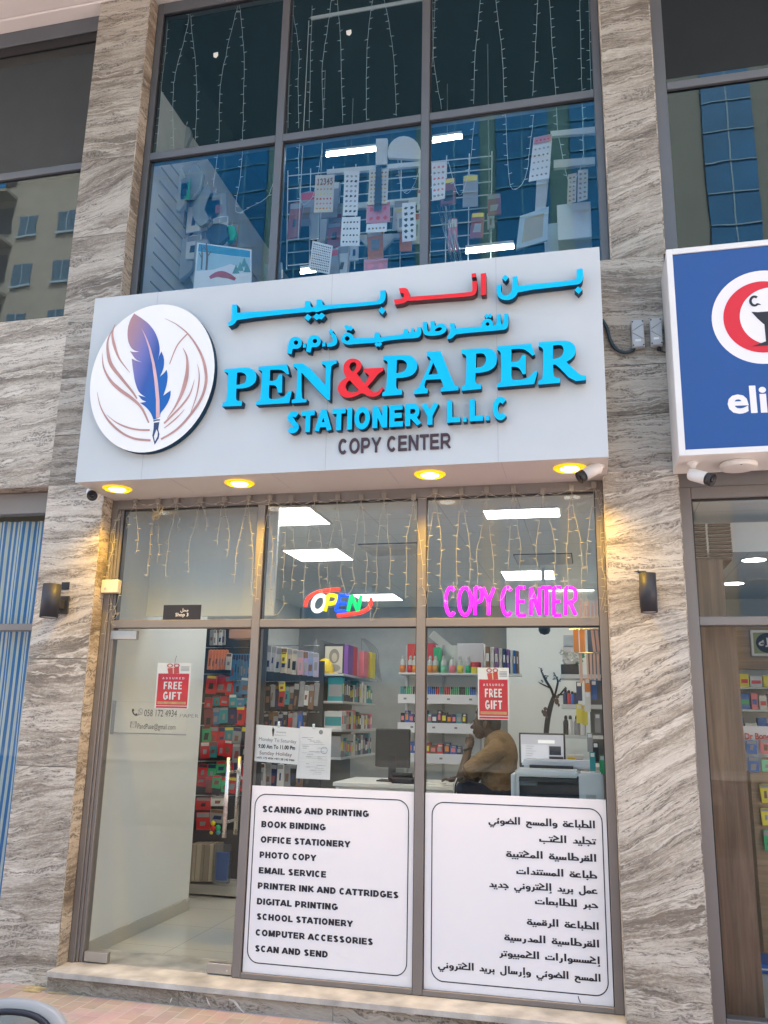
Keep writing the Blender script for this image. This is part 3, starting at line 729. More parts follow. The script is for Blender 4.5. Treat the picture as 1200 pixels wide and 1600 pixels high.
# upper right window
rf = frame_obj('window_frame', [(1.6435, 1.733, 0, FD, 4.3, 7.404), (1.7335, 5.2, 0, FD, 5.865, 5.925), (1.7335, 5.2, 0, FD, 7.25, 7.404), (3.4, 3.46, -.001, FD, 4.3, 7.249), (1.7335, 5.2, 0, FD, 4.25, 4.33)], M['frame_up'])
pane(1.733, 5.2, 4.33, 5.865, GY, M['glass_side'], rf); pane(1.733, 5.2, 5.925, 7.25, GY, M['glass_side'], rf)
MB().box(1.6435, 5.2, .5, .55, 4.2, 7.4).build('backing_wall', M['void'], rf)
# spandrels hidden behind the signs
MB().box(-2.2485, 1.19, .005, .2, 3.1605, 4.149).build('spandrel', M['midgrey'], bld)
MB().box(1.6295, 5.2, .005, .2, 3.001, 4.249).build('spandrel', M['midgrey'], bld)
# pharmacy shopfront
ph = frame_obj('shopfront_frame', [(1.6355, 1.712, 0, FD, -.01, 3.0), (1.7125, 5.2, 0, FD, 2.925, 3.0), (1.7125, 5.2, 0.001, FD, 2.150, 2.203), (1.7125, 5.2, 0, FD, -.01, .05), (3.3, 3.36, -.001, FD, .0505, 2.1495), (3.3, 3.36, -.001, FD, 2.2035, 2.9245)], M['frame'])
pane(1.712, 3.3, .05, 2.15, GY, M['glass_low'], ph); pane(3.36, 5.2, .05, 2.15, GY, M['glass_low'], ph); pane(1.712, 5.2, 2.203, 2.925, GY, M['glass_transom'], ph)
MB().box(1.712, 5.2, .015, .03, 2.915, 2.925).box(1.712, 1.720, .015, .03, .05, 2.915).build('gasket', M['gasket'], ph)

# ------------------------------------------------------------------ shells of the rooms
CEIL = 3.15
def slab(name, x0, x1, y0, y1, z0, z1, m): return MB().box(x0, x1, y0, y1, z0, z1).build(name, m, bld)
def tiled(name, base, line, size, rough, spec=.5):
    m = mat(name, base, rough, 0, .025, 1.2); n = m.node_tree.nodes; l = m.node_tree.links; b = n['Principled BSDF']
    tc = n.new('ShaderNodeTexCoord'); bt = n.new('ShaderNodeTexBrick'); bt.offset = 0
    bt.inputs['Scale'].default_value = 1; bt.inputs['Brick Width'].default_value = size; bt.inputs['Row Height'].default_value = size; bt.inputs['Mortar Size'].default_value = .003
    old = b.inputs['Base Color'].links[0].from_socket
    l.new(old, bt.inputs['Color1']); l.new(old, bt.inputs['Color2']); bt.inputs['Mortar'].default_value = (*line, 1)
    l.new(tc.outputs['Object'], bt.inputs['Vector']); l.new(bt.outputs['Color'], b.inputs['Base Color']); return m
M['tile'] = tiled('polished_cream_floor_tile', (0.63, 0.62, 0.57), (.42, .41, .37), 0.6, 0.08)
M['ceil'] = tiled('white_ceiling_tile', (0.82, 0.83, 0.82), (.55, .55, .55), 0.6, 0.75)
slab('shop_floor', -3.1, 1.69, .351, 6.7, -.05, .0, M['tile'])
slab('shop_ceiling', -3.1, 1.62, .11, 6.7, CEIL, CEIL + .25, M['ceil'])
slab('shop_wall', -2.34, -2.24, .10, 1.70, 0.0, CEIL - .001, M['whitewall'])
slab('skirting', -2.2395, -2.228, .10, 1.70, 0.002, .095, M['skirt'])
slab('shop_wall', -3.2, -3.1, 1.58, 6.7, 0, CEIL, M['whitewall'])
slab('shop_wall', -3.1, -2.341, 1.58, 1.70, 0, CEIL - .001, M['whitewall'])
slab('shop_wall', -3.1, 1.62, 6.7, 6.8, 0, CEIL, C('pale_grey_wall', (.36, .37, .37), .7))
slab('shop_wall', 1.45, 1.62, .10, 6.7, 0, CEIL - .001, M['whitewall'])
slab('shop_wall', 0.62, 0.72, 5.6, 6.69, 0, CEIL - .001, M['whitewall'])
# bulkhead seen through the transom of the door: a plain white board hanging from the ceiling
slab('partition', -2.2395, -1.20, 0.6, 0.63, 2.30, CEIL - .002, M['whitewall'])
# mezzanine
slab('mezzanine_floor', -2.9, 1.62, .12, 5.9, 3.42, 3.6, M['midgrey'])
slab('mezzanine_wall', -2.34, -2.235, .10, 5.6, 3.6, 6.62, C('mezzanine_paint', (0.66, 0.66, 0.62), .7))
slab('mezzanine_wall', -2.34, 1.62, 5.6, 5.7, 3.6, 7.3, C('dim_grey_paint', (0.11, 0.11, 0.105), .8))
slab('mezzanine_wall', 1.45, 1.62, .10, 5.6, 3.6, 7.3, M['darkgrey'])
slab('mezzanine_wall', -2.33, -2.25, .10, 5.6, 6.621, 7.3, M['void'])
slab('mezzanine_ceiling', -2.34, 1.62, .10, 5.7, 7.3, 7.38, M['void'])
# pharmacy
slab('pharmacy_floor', 1.695, 5.2, .1, 5.0, -.06, -.005, M['tile'])
slab('pharmacy_ceiling', 1.695, 5.2, .1, 5.0, 2.98, 3.1, M['ceil'])
slab('pharmacy_wall', 1.625, 1.69, .1, 5.0, 0, 3.1, M['whitewall'])
slab('pharmacy_wall', 1.695, 5.2, 5.0, 5.1, 0, 3.1, M['whitewall'])

# ------------------------------------------------------------------ pavement, road
def paver_mat():
    m = bpy.data.materials.new('pink_block_paving'); m.use_nodes = True
    n = m.node_tree.nodes; l = m.node_tree.links; b = n['Principled BSDF']
    tc = n.new('ShaderNodeTexCoord'); mp = n.new('ShaderNodeMapping'); mp.inputs['Rotation'].default_value = (0, 0, R_(90)); l.new(tc.outputs['Object'], mp.inputs[0])
    bt = n.new('ShaderNodeTexBrick'); bt.inputs['Scale'].default_value = 1; bt.inputs['Brick Width'].default_value = .20; bt.inputs['Row Height'].default_value = .10
    bt.inputs['Mortar Size'].default_value = .004; bt.inputs['Color1'].default_value = (.37, .255, .215, 1); bt.inputs['Color2'].default_value = (.46, .325, .28, 1); bt.inputs['Mortar'].default_value = (.47, .42, .37, 1)
    bt.inputs['Mortar Smooth'].default_value = .4; bt.inputs['Bias'].default_value = .1
    l.new(mp.outputs[0], bt.inputs['Vector'])
    nz = n.new('ShaderNodeTexNoise'); nz.inputs['Scale'].default_value = 3; nz.inputs['Detail'].default_value = 8; nz.inputs['Roughness'].default_value = .7; l.new(tc.outputs['Object'], nz.inputs['Vector'])
    mx = n.new('ShaderNodeMix'); mx.data_type = 'RGBA'; mx.blend_type = 'OVERLAY'; mx.inputs[0].default_value = .55
    l.new(bt.outputs['Color'], mx.inputs[6]); l.new(nz.outputs['Color'], mx.inputs[7])
    hs = n.new('ShaderNodeHueSaturation'); hs.inputs['Saturation'].default_value = .8; l.new(mx.outputs[2], hs.inputs['Color']); l.new(hs.outputs[0], b.inputs['Base Color'])
    b.inputs['Roughness'].default_value = .85
    bp = n.new('ShaderNodeBump'); bp.inputs['Strength'].default_value = .5; bp.inputs['Distance'].default_value = .004; bp.invert = True
    l.new(bt.outputs['Fac'], bp.inputs['Height']); l.new(bp.outputs[0], b.inputs['Normal'])
    return m
M['paver'] = paver_mat()
def flat(name, x0, x1, y0, y1, z, m): return tag(MB().quad((x0, y0, z), (x1, y0, z), (x1, y1, z), (x0, y1, z)).build(name, m), None, None, None, 'structure')
flat('pavement', -40, 40, -7.0, -0.0, Z_GROUND, M['paver'])
flat('road', -60, 60, -24, -7.15, Z_GROUND - .15, C('asphalt', (.06, .06, .062), .9, bump=.4, scale=3, var=.2))
flat('far_pavement', -60, 60, -30, -24.1, Z_GROUND - .02, C('grey_paving', (.33, .31, .28), .9, bump=.2))
flat('ground', -400, 400, -400, 400, Z_GROUND - .3, C('sandy_ground', (.38, .33, .26), .95))
mb = MB(); c = at(80, 1553, -.16); rg = random.Random(3)
for k in range(9):
    x_, y_ = c.x + rg.uniform(-.22, .16), rg.uniform(-.20, -.135) if c.x + 0 > 0 else rg.uniform(-.21, -.14); r_ = rg.uniform(.02, .055); k0 = len(mb.v)
    mb.v += [Vector((x_ + r_ * 1.5 * rg.uniform(.6, 1.2) * math.cos(i * .7), y_ - .0 + r_ * .6 * math.sin(i * .7), Z_GROUND + .0012 + .0004 * k)) for i in range(9)]; mb.face(tuple(range(k0, k0 + 9)))
tag(mb.build('sand_patch', C('yellow_sand', (.46, .38, .20), .95, var=.3, scale=30)), None, None, None, 'structure')
tag(MB().box(-60, 60, -7.15, -7.0, Z_GROUND - .3, Z_GROUND + .002).build('kerb', C('kerb_stone', (.45, .43, .40), .9), bevel=.01), None, None, None, 'structure')
# ================================================================== THE SHOP SIGN
sg = thing('shop_sign', 'wide pale grey sign box with raised blue and red bilingual lettering over the stationery shop', 'sign', (-0.5, -DS, SB))
SX0, SX1 = -2.237, 1.2165
MB().box(SX0, SX1, -DS, -DS + .006, SB, ST).build('sign_face', M['sign'], sg, bevel=.0015)
MB().box(SX0 + .001, SX1 - .001, -DS + .0062, -0.1215, ST - .012, ST - .001).box(SX0 + .001, SX0 + .012, -DS + .0062, -.1215, SB + .012, ST - .0125).box(SX1 - .012, SX1 - .001, -DS + .0062, -.1215, SB + .012, ST - .0125).build('sign_side', M['sign_edge'], sg)
MB().box(SX0 + .001, SX1 - .001, -DS + .0062, -.002, SB + .001, SB + .011).build('sign_underside', M['sign_edge'], sg)
for u in (234, 777, 513):
    x = at(u, 600, -DS).x; MB().box(x - .0012, x + .0012, -DS - .0006, -DS, SB + .002, ST - .002).build('panel_seam', M['seam'], sg)
for x in (-1.55, -.85, -.1, .6): MB().box(x - .0012, x + .0012, -DS + .007, -.13, SB + .0002, SB + .0009).build('panel_seam', M['seam'], sg)

LD = 0.055; LY = -DS - LD - 0.012       # face plane of the letters (they stand off the panel)
def ltr(pts, ox, oy, k, holes=(), red=False, parent=sg, depth=LD, y=LY, name='letter', rnd=True, turn=62):
    def cv(ps):
        q = smooth_poly([(a, b) for a, b in ps], turn) if rnd else ps
        return [xz(at(ox + a / k, oy + b / k, y)) for a, b in q]
    mb = MB(); mb.prism(cv(pts), y, y + depth, [cv(h) for h in holes], side=1)
    return mb.build(name, None, parent, mats=[M['red'], M['red_side']] if red else [M['cyan'], M['cyan_side']])
def circ(cx, cy, rx, ry=None, n=14): return [(cx + rx * math.cos(2 * math.pi * i / n), cy + (ry or rx) * math.sin(2 * math.pi * i / n)) for i in range(n)]
# first Arabic line
A = (340, 400, 4.0); B = (600, 400, 3.529)
ltr([(90, 303), (121, 303), (122, 355), (300, 343), (535, 325), (546, 318), (546, 284), (552, 280), (576, 280), (580, 286), (580, 312), (588, 320), (603, 320), (614, 312), (618, 300), (618, 275), (624, 272), (650, 272), (655, 278), (656, 303), (668, 308), (985, 283), (1008, 275), (1016, 258), (1016, 218), (1049, 213), (1051, 255), (1040, 288), (1012, 304), (700, 330), (672, 338), (645, 343), (620, 352), (600, 346), (560, 354), (540, 350), (122, 396), (113, 415), (97, 430), (68, 440), (63, 418), (80, 408), (88, 392), (90, 360)], *A)
for d in ([(563, 362), (588, 382), (567, 406), (540, 385)], [(617, 359), (634, 367), (650, 354), (673, 371), (650, 397), (632, 391), (619, 402), (596, 380)], [(1025, 317), (1049, 340), (1030, 365), (1004, 342)]): ltr(d, *A, rnd=False)
ltr([(82, 178), (118, 174), (136, 188), (141, 225), (480, 200), (488, 190), (486, 140), (512, 137), (513, 190), (502, 213), (478, 222), (300, 235), (148, 248), (130, 245), (110, 260), (60, 268), (55, 240), (104, 235), (111, 222), (107, 206), (88, 203)], *B, red=True)
ltr([(483, 97), (506, 94), (508, 115), (483, 119)], *B, red=True, rnd=False); ltr([(533, 97), (562, 93), (563, 212), (535, 216)], *B, red=True, rnd=False)
ltr([(622, 160), (647, 156), (643, 190), (652, 212), (675, 219), (698, 205), (708, 180), (709, 115), (735, 110), (738, 163), (1052, 133), (1062, 124), (1062, 75), (1090, 67), (1098, 74), (1098, 128), (1086, 149), (1065, 158), (740, 194), (727, 222), (697, 243), (656, 243), (630, 227), (620, 198)], *B)
ltr([(668, 102), (688, 118), (670, 141), (651, 122)], *B, rnd=False); ltr([(1070, 168), (1095, 186), (1073, 209), (1050, 188)], *B, rnd=False)
# second Arabic line
for dx, dy in ((0, 0), (118, -10)):
    ltr([(435 + dx, 608 + dy), (440 + dx, 560 + dy), (448 + dx, 527 + dy), (465 + dx, 509 + dy), (490 + dx, 503 + dy), (516 + dx, 512 + dy), (528 + dx, 535 + dy), (524 + dx, 562 + dy), (507 + dx, 579 + dy), (470 + dx, 580 + dy), (462 + dx, 614 + dy)], *A, holes=[circ(490 + dx, 541 + dy, 14)])
ltr([(534, 548), (552, 546), (552, 571), (533, 573)], *A, rnd=False); ltr([(655, 540), (674, 538), (673, 564), (653, 567)], *A, rnd=False)
ltr([(706, 488), (722, 478), (742, 500), (750, 532), (740, 556), (715, 566), (685, 567), (682, 545), (712, 540), (722, 527), (715, 506)], *A)
ltr([(708, 455), (725, 470), (708, 488), (692, 471)], *A, rnd=False)
def bA(x, y): return ((x / 4 + 340 - 600) * 3.529, (y / 4 + 400 - 400) * 3.529)
word = [bA(*p) for p in ((773, 518), (784, 490), (806, 478), (830, 480), (845, 498), (850, 513), (978, 512), (980, 484), (988, 478), (1008, 478), (1014, 485), (1016, 507))]
word += [(100, 432), (108, 426), (110, 405), (116, 401), (128, 401), (132, 406), (133, 422), (143, 424), (149, 416), (150, 399), (164, 398), (166, 418), (176, 418), (182, 410), (182, 393), (204, 390), (207, 425), (196, 446), (176, 453), (108, 456), (0, 468)]
word += [bA(*p) for p in ((1030, 538), (1000, 541), (850, 551), (815, 555), (786, 546), (774, 530))]
ltr(word, *B, holes=[[bA(*p) for p in circ(810, 516, 15)]])
ltr([(790, 438), (808, 430), (820, 440), (834, 436), (848, 452), (834, 468), (818, 462), (806, 468)], *A, rnd=False); ltr([(980, 550), (992, 540), (1004, 546), (1016, 537), (1029, 549), (1014, 567), (1003, 562), (993, 568)], *A, rnd=False)
ltr([(213, 366), (236, 362), (238, 405), (244, 417), (256, 416), (256, 361), (278, 356), (280, 386), (310, 371), (335, 375), (347, 395), (340, 418), (320, 432), (280, 440), (240, 440), (222, 432), (214, 415)], *B, holes=[[(280, 414), (284, 402), (304, 392), (319, 396), (318, 407), (300, 415)]])
ltr([(362, 372), (388, 369), (391, 400), (538, 388), (542, 361), (560, 346), (585, 346), (599, 360), (603, 383), (616, 380), (622, 368), (622, 323), (643, 320), (645, 372), (652, 378), (660, 370), (662, 320), (685, 316), (687, 378), (676, 401), (655, 408), (400, 429), (386, 441), (373, 455), (350, 459), (350, 440), (363, 427), (367, 402)], *B, holes=[circ(571, 375, 10)])
ltr([(552, 330), (565, 318), (575, 325), (585, 316), (598, 328), (587, 342), (576, 336), (565, 344)], *B, rnd=False)
# PEN & PAPER
P5 = (330, 520, 3.871); P6 = (600, 510, 3.529)
ltr([(78, 220), (190, 210), (235, 212), (262, 228), (275, 258), (270, 295), (245, 320), (205, 335), (152, 338), (149, 400), (158, 411), (188, 412), (182, 442), (65, 446), (69, 422), (85, 419), (93, 408), (104, 250), (97, 240), (80, 238)], *P5, holes=[[(156, 241), (185, 238), (207, 250), (215, 273), (208, 298), (185, 311), (152, 315)]])
ltr([(285, 205), (458, 190), (471, 250), (457, 252), (440, 232), (420, 222), (356, 224), (354, 290), (385, 290), (404, 275), (408, 252), (430, 252), (428, 362), (402, 362), (398, 332), (385, 316), (351, 316), (347, 390), (358, 402), (420, 397), (450, 380), (468, 352), (488, 350), (472, 425), (270, 436), (272, 415), (289, 411), (298, 398), (309, 240), (303, 228), (285, 225)], *P5)
ltr([(495, 188), (570, 182), (691, 318), (695, 208), (687, 194), (668, 190), (670, 172), (760, 165), (758, 186), (738, 191), (722, 208), (718, 409), (700, 406), (546, 240), (546, 388), (556, 402), (578, 400), (575, 420), (487, 426), (487, 405), (505, 401), (514, 388), (523, 228), (515, 211), (497, 206)], *P5)
ltr([(798, 215), (805, 182), (830, 160), (862, 154), (895, 165), (910, 190), (905, 218), (880, 245), (925, 306), (955, 268), (949, 248), (922, 238), (924, 216), (1040, 210), (1042, 228), (1012, 245), (985, 280), (945, 325), (965, 350), (990, 362), (1014, 352), (1033, 325), (1040, 335), (1026, 368), (990, 388), (950, 385), (915, 362), (880, 380), (835, 395), (795, 387), (768, 360), (765, 325), (780, 296), (817, 270), (803, 245)], *P5, holes=[[(834, 203), (844, 182), (862, 175), (877, 185), (880, 205), (868, 226), (856, 236), (841, 222)], [(812, 322), (823, 297), (838, 286), (893, 348), (868, 361), (838, 361), (817, 346)]], red=True, turn=75)
ltr([(-5, 165), (100, 158), (145, 160), (172, 178), (185, 210), (178, 245), (155, 270), (115, 282), (68, 285), (66, 336), (76, 347), (100, 348), (98, 376), (-10, 385), (-8, 362), (5, 359), (13, 348), (21, 200), (14, 188), (-5, 186)], *P6, holes=[[(71, 185), (100, 183), (121, 195), (128, 215), (120, 240), (98, 254), (68, 258)]])
ltr([(235, 142), (312, 135), (386, 318), (396, 328), (412, 330), (410, 352), (312, 360), (314, 338), (327, 335), (322, 312), (311, 290), (232, 295), (222, 322), (226, 340), (243, 345), (240, 368), (165, 374), (168, 350), (184, 345), (198, 325), (260, 187), (252, 168), (236, 165)], *P6, holes=[[(245, 266), (272, 200), (300, 262)]])
ltr([(428, 128), (530, 120), (590, 122), (615, 145), (625, 180), (615, 220), (580, 245), (535, 255), (505, 257), (503, 305), (513, 319), (537, 320), (535, 345), (428, 355), (430, 330), (444, 326), (451, 315), (456, 170), (446, 155), (428, 150)], *P6, holes=[[(508, 150), (545, 147), (559, 160), (565, 185), (555, 210), (535, 225), (506, 228)]])
ltr([(624, 110), (812, 95), (832, 155), (818, 162), (790, 135), (760, 122), (702, 126), (703, 195), (735, 195), (754, 180), (760, 158), (782, 157), (782, 262), (765, 265), (752, 238), (735, 223), (703, 223), (703, 285), (714, 297), (765, 293), (800, 280), (830, 248), (848, 246), (828, 318), (624, 336), (625, 315), (639, 311), (647, 298), (645, 150), (638, 136), (624, 130)], *P6)
ltr([(852, 88), (985, 77), (1035, 85), (1058, 115), (1055, 155), (1032, 180), (1005, 195), (1075, 262), (1090, 269), (1115, 272), (1113, 296), (1040, 303), (950, 210), (932, 211), (934, 268), (944, 282), (972, 285), (970, 311), (850, 321), (852, 298), (867, 293), (876, 282), (879, 130), (870, 116), (852, 110)], *P6, holes=[[(932, 105), (974, 100), (989, 115), (990, 145), (974, 170), (932, 181)]])
caps('lettering', 'STATIONERY', at(445, 676.5, LY), at(684, 663, LY), .142, M['cyan'], sg, LY + .008, .29, .235, .03, .05, M['cyan_side'])
caps('lettering', 'L.L.C', at(696.5, 660, LY), at(796, 653.5, LY), .142, M['cyan'], sg, LY + .008, .29, .235, .03, .05, M['cyan_side'])
caps('lettering', 'COPY CENTER', at(527, 709.5, -DS - .01), at(705, 704, -DS - .01), .098, M['maroon'], sg, -DS - .009, .20, .175, .04, .008)

# round logo
k7 = 5.4545; LGY = -DS - .052
def lg(a, b, y): p = at(130 + a / k7, 460 + b / k7, y); return (p.x, p.z)
_e = [at(130 + a / k7, 460 + b / k7, LGY) for a, b in ((65, 720), (1115, 720), (560, 100), (560, 1335))]
rx, rz = .4525 * 1.004, .526 * 1.004; cx, cz = -1.7085 - .005, 3.7605 + .0005
q = [lg(a, b, LGY) for a, b in ((65, 720), (1115, 720), (560, 100), (560, 1335))]
logo = MB(); el = [(cx + rx * math.cos(2 * math.pi * i / 72), cz + rz * math.sin(2 * math.pi * i / 72)) for i in range(72)]
logo.prism(el, LGY, -DS - .004, side=1)
logo = logo.build('logo_disc', None, sg, mats=[M['disc'], M['cyan_side']])
def art(name, pts, m, lift=.0015, holes=(), rnd=True):
    cv = lambda ps: [lg(a, b, LGY) for a, b in (smooth_poly(ps, 50) if rnd else ps)]
    mb = MB(); mb.prism(cv(pts), LGY - lift, None, [cv(h) for h in holes]); return mb.build(name, m, logo)
def feather_mat():
    m = bpy.data.materials.new('feather_print'); m.use_nodes = True; n = m.node_tree.nodes; l = m.node_tree.links; b = n['Principled BSDF']
    tc = n.new('ShaderNodeTexCoord'); mp = n.new('ShaderNodeMapping'); l.new(tc.outputs['Object'], mp.inputs[0])
    mp.inputs['Location'].default_value = (1.93, 0, -4.25); sx = n.new('ShaderNodeSeparateXYZ'); l.new(mp.outputs[0], sx.inputs[0])
    ma = n.new('ShaderNodeMath'); ma.operation = 'MULTIPLY_ADD'; l.new(sx.outputs[0], ma.inputs[0]); ma.inputs[1].default_value = 2.2
    mz = n.new('ShaderNodeMath'); mz.operation = 'MULTIPLY'; l.new(sx.outputs[2], mz.inputs[0]); mz.inputs[1].default_value = -.62; l.new(mz.outputs[0], ma.inputs[2])
    rp = n.new('ShaderNodeValToRGB'); l.new(ma.outputs[0], rp.inputs[0]); e = rp.color_ramp.elements
    e[0].position = .02; e[0].color = (.47, .24, .22, 1); e[1].position = .95; e[1].color = (.0, .11, .42, 1)
    x = e.new(.28); x.color = (.34, .22, .32, 1); x = e.new(.5); x.color = (.17, .17, .45, 1); x = e.new(.72); x.color = (.03, .09, .36, 1)
    l.new(rp.outputs[0], b.inputs['Base Color']); b.inputs['Roughness'].default_value = .35; return m
art('feather', [(435, 163), (500, 205), (560, 250), (610, 315), (640, 385), (654, 460), (650, 510), (636, 562), (650, 520), (668, 487), (690, 540), (690, 610), (675, 660), (654, 703), (690, 672), (712, 642), (722, 690), (715, 760), (700, 815), (683, 865), (715, 840), (746, 820), (745, 870), (725, 920), (695, 970), (660, 1010), (655, 1045), (600, 1070), (590, 1040), (570, 1000), (530, 955), (485, 925), (540, 915), (500, 900), (470, 858), (535, 878), (490, 850), (465, 815), (440, 740), (428, 660), (420, 600), (415, 548), (455, 568), (505, 578), (465, 565), (440, 545), (400, 485), (435, 492), (480, 490), (425, 475), (390, 425), (378, 360), (380, 290), (400, 220)], feather_mat())
art('feather_shaft', [(495, 285), (540, 360), (580, 470), (615, 600), (640, 760), (652, 900), (655, 1045), (622, 1055), (622, 900), (608, 740), (590, 600), (560, 460), (525, 350)], M['pink'], .003)
art('nib', [(598, 1075), (625, 1066), (655, 1065), (655, 1075), (625, 1077), (600, 1086)], M['navy']); art('nib', [(603, 1095), (650, 1088), (640, 1150), (650, 1190), (645, 1225), (610, 1282), (590, 1205), (600, 1150)], M['navy'], .0015, [[(625, 1150), (637, 1175), (635, 1210), (612, 1255), (603, 1210)]], False)
def stroke_poly(pts, wid, taper=(0, 0)):
    c = catmull(pts); n = len(c); L, Rr = [], []
    for i, p in enumerate(c):
        t = i / (n - 1); a, b = c[max(0, i - 1)], c[min(n - 1, i + 1)]; d = Vector((b[0] - a[0], b[1] - a[1])).normalized(); nn = Vector((-d.y, d.x))
        ww = wid / 2 * min(1, (taper[0] + (1 - taper[0]) * t * 2.2), (taper[1] + (1 - taper[1]) * (1 - t) * 2.2)) + .8
        L.append((p[0] + nn.x * ww, p[1] + nn.y * ww)); Rr.append((p[0] - nn.x * ww, p[1] - nn.y * ww))
    return L + Rr[::-1]
for pts, wd, tp in (([(275, 255), (250, 330), (265, 430), (310, 550), (400, 668)], 22, (.1, 0)), ([(265, 280), (215, 380), (210, 480), (240, 600), (330, 720), (420, 830), (460, 890)], 28, (0, .3)),
        ([(163, 500), (175, 620), (230, 730), (310, 810), (420, 890), (500, 970), (560, 1095)], 28, (0, .4)), ([(120, 830), (150, 960), (220, 1080), (330, 1180), (440, 1230), (575, 1245)], 17, (0, 1)), ([(200, 1025), (280, 1090), (380, 1135), (480, 1155), (568, 1157)], 14, (0, 1)),
        ([(695, 205), (800, 260), (900, 345), (985, 470), (1035, 600), (1048, 740), (1010, 880), (920, 1020), (800, 1150), (665, 1235)], 22, (0, .6)), ([(885, 340), (800, 440), (737, 595)], 9, (1, .5)), ([(850, 455), (885, 540), (885, 680), (850, 820), (790, 950), (715, 1060)], 32, (0, 0)),
        ([(950, 725), (910, 850), (830, 960), (690, 1100)], 14, (0, 1)), ([(865, 980), (790, 1060), (692, 1140)], 10, (0, .5)), ([(975, 595), (990, 700), (970, 850), (910, 1030)], 10, (0, .3))):
    art('swirl', stroke_poly(pts, wd, tp), M['copper'], .0015 + .0001 * (len(pts) + wd / 10), (), False)

# four downlights in the underside of the sign
for i, (u, v, lb) in enumerate(((185, 764, 'leftmost'), (375, 755, 'second from left'), (671, 740, 'third from left'), (890, 729, 'rightmost'))):
    p = atz(u, v, SB); p.y = -.315
    t = thing('downlight', f'{lb} of the four lit amber round downlights under the grey shop sign', 'lamp', p, 'downlights under the shop sign')
    n = MB().lathe((p.x, p.y, SB - .0005), [(.098, 0), (.098, -.004), (.084, -.012), (.082, -.011), (.080, 0)], 36).build('trim_ring', M['amber_on'], t, smooth=None)
    MB().lathe((p.x, p.y, SB - .001), [(.080, -.001), (.040, -.006), (.001, -.006)], 32).build('reflector', M['amber_on'], t, smooth=None)
    MB().lathe((p.x, p.y, SB - .002), [(.056, -.006), (.050, -.011), (.001, -.013)], 28).build('lamp_lens', M['warm_on'], t, smooth=None)
    ld = bpy.data.lights.new('downlight_beam', 'SPOT'); ld.energy = 13 if i in (0, 3) else 18; ld.color = (1, .56, .008); ld.spot_size = R_(135); ld.spot_blend = .9; ld.shadow_soft_size = .04
    lo = bpy.data.objects.new('downlight_beam', ld); COL.objects.link(lo); lo.location = (p.x, p.y, SB - .03); attach(lo, t)

# ------------------------------------------------------------------ pharmacy sign
px0, px1, pz0, pz1 = 1.603, 4.6, 3.052, 4.350
ps = thing('pharmacy_sign', 'blue illuminated sign box with white edge and red crescent emblem', 'sign', (2.5, -DS, pz0))
fw = .035
MB().box(px0, px1, -DS + .02, -.1215, pz0, pz1).build('sign_case', M['white'], ps, bevel=.004)
MB().box(px0, px0 + fw, -DS, -DS + .0195, pz0, pz1).box(px1 - fw, px1, -DS, -DS + .0195, pz0, pz1).box(px0 + fw + .0003, px1 - fw - .0003, -DS, -DS + .0195, pz0, pz0 + fw).box(px0 + fw + .0003, px1 - fw - .0003, -DS, -DS + .0195, pz1 - fw, pz1).build('sign_rim', M['white'], ps, bevel=.002)
MB().box(px0 + fw + .0005, px1 - fw - .0005, -DS + .008, -DS + .019, pz0 + fw + .0005, pz1 - fw - .0005).build('sign_face', C('royal_blue_vinyl', (0.005, 0.07, 0.27), .35, var=.04, scale=2), ps)
YF = -DS + .008
def px2(u, v, y=YF): p = at(u, v, y); return (p.x, p.z)
cL, cT, cB = at(1111.8, 497, YF), at(1192, 422.7, YF), at(1192, 569, YF)
rz_ = (cT.z - cB.z) / 2; czz = (cT.z + cB.z) / 2; rxx = rz_ * .97; cxx = cL.x + rxx
def ell(c, d, a, b, n=64): return [(c + a * math.cos(2 * math.pi * i / n), d + b * math.sin(2 * math.pi * i / n)) for i in range(n)]
MB().prism(ell(cxx, czz, rxx, rz_), YF - .001, None).build('emblem_disc', M['vinyl'], ps)
ro = rz_ * .765; ri = ro * .80
red_l = at(1130, 497, YF).x; in_l = at(1155.8, 497, YF).x
MB().prism(ell(red_l + ro * .97, czz, ro * .97, ro), YF - .002, None).build('crescent', C('crescent_red', (.66, .01, .03), .35), ps)
MB().prism(ell(in_l + ri * .97, czz - .0, ri * .97, ri), YF - .003, None).build('emblem_disc', M['vinyl'], ps)
def px6(a, b): p = at(900 + a / 3.636, 360 + b / 3.636, YF); return (p.x, p.z)
# bowl with the snake: half of it lies past the edge of the photograph
bx = cxx + .012
bowl = [px6(995, 464)] + [(bx - .155 + .31 * i / 12, px6(1010, 466)[1] - .095 * math.sin(math.pi * i / 12)) for i in range(1, 12)] + [(bx + (bx - px6(995, 464)[0]), px6(995, 464)[1]), (bx + .15, px6(995, 458)[1] - .012), (bx - .15, px6(995, 458)[1] - .012)]
z_b = px6(995, 464)[1]; bw = bx - px6(995, 464)[0]
bowl = [(bx - bw, z_b), (bx - bw * .55, z_b - .006), (bx + bw * .55, z_b - .006), (bx + bw, z_b), (bx + bw * .62, z_b - .045), (bx + bw * .28, z_b - .078), (bx + .014, z_b - .086), (bx + .014, z_b - .19), (bx + .09, z_b - .215), (bx - .09, z_b - .215), (bx - .014, z_b - .19), (bx - .014, z_b - .086), (bx - bw * .28, z_b - .078), (bx - bw * .62, z_b - .045)]
MB().prism(bowl, YF - .004, None).build('emblem_bowl', M['ink'], ps)
sn = [(bx - .055 + .022 * math.cos(a * .42), z_b + .065 + .028 * math.sin(a * .42)) for a in range(2, 14)] + [(bx - .02, z_b + .03), (bx + .04, z_b - .03), (bx - .03, z_b - .10), (bx + .03, z_b - .16)]
def ribbon(pts, wd): return stroke_poly(pts, wd, (1, .3))
k_ = 1000.0
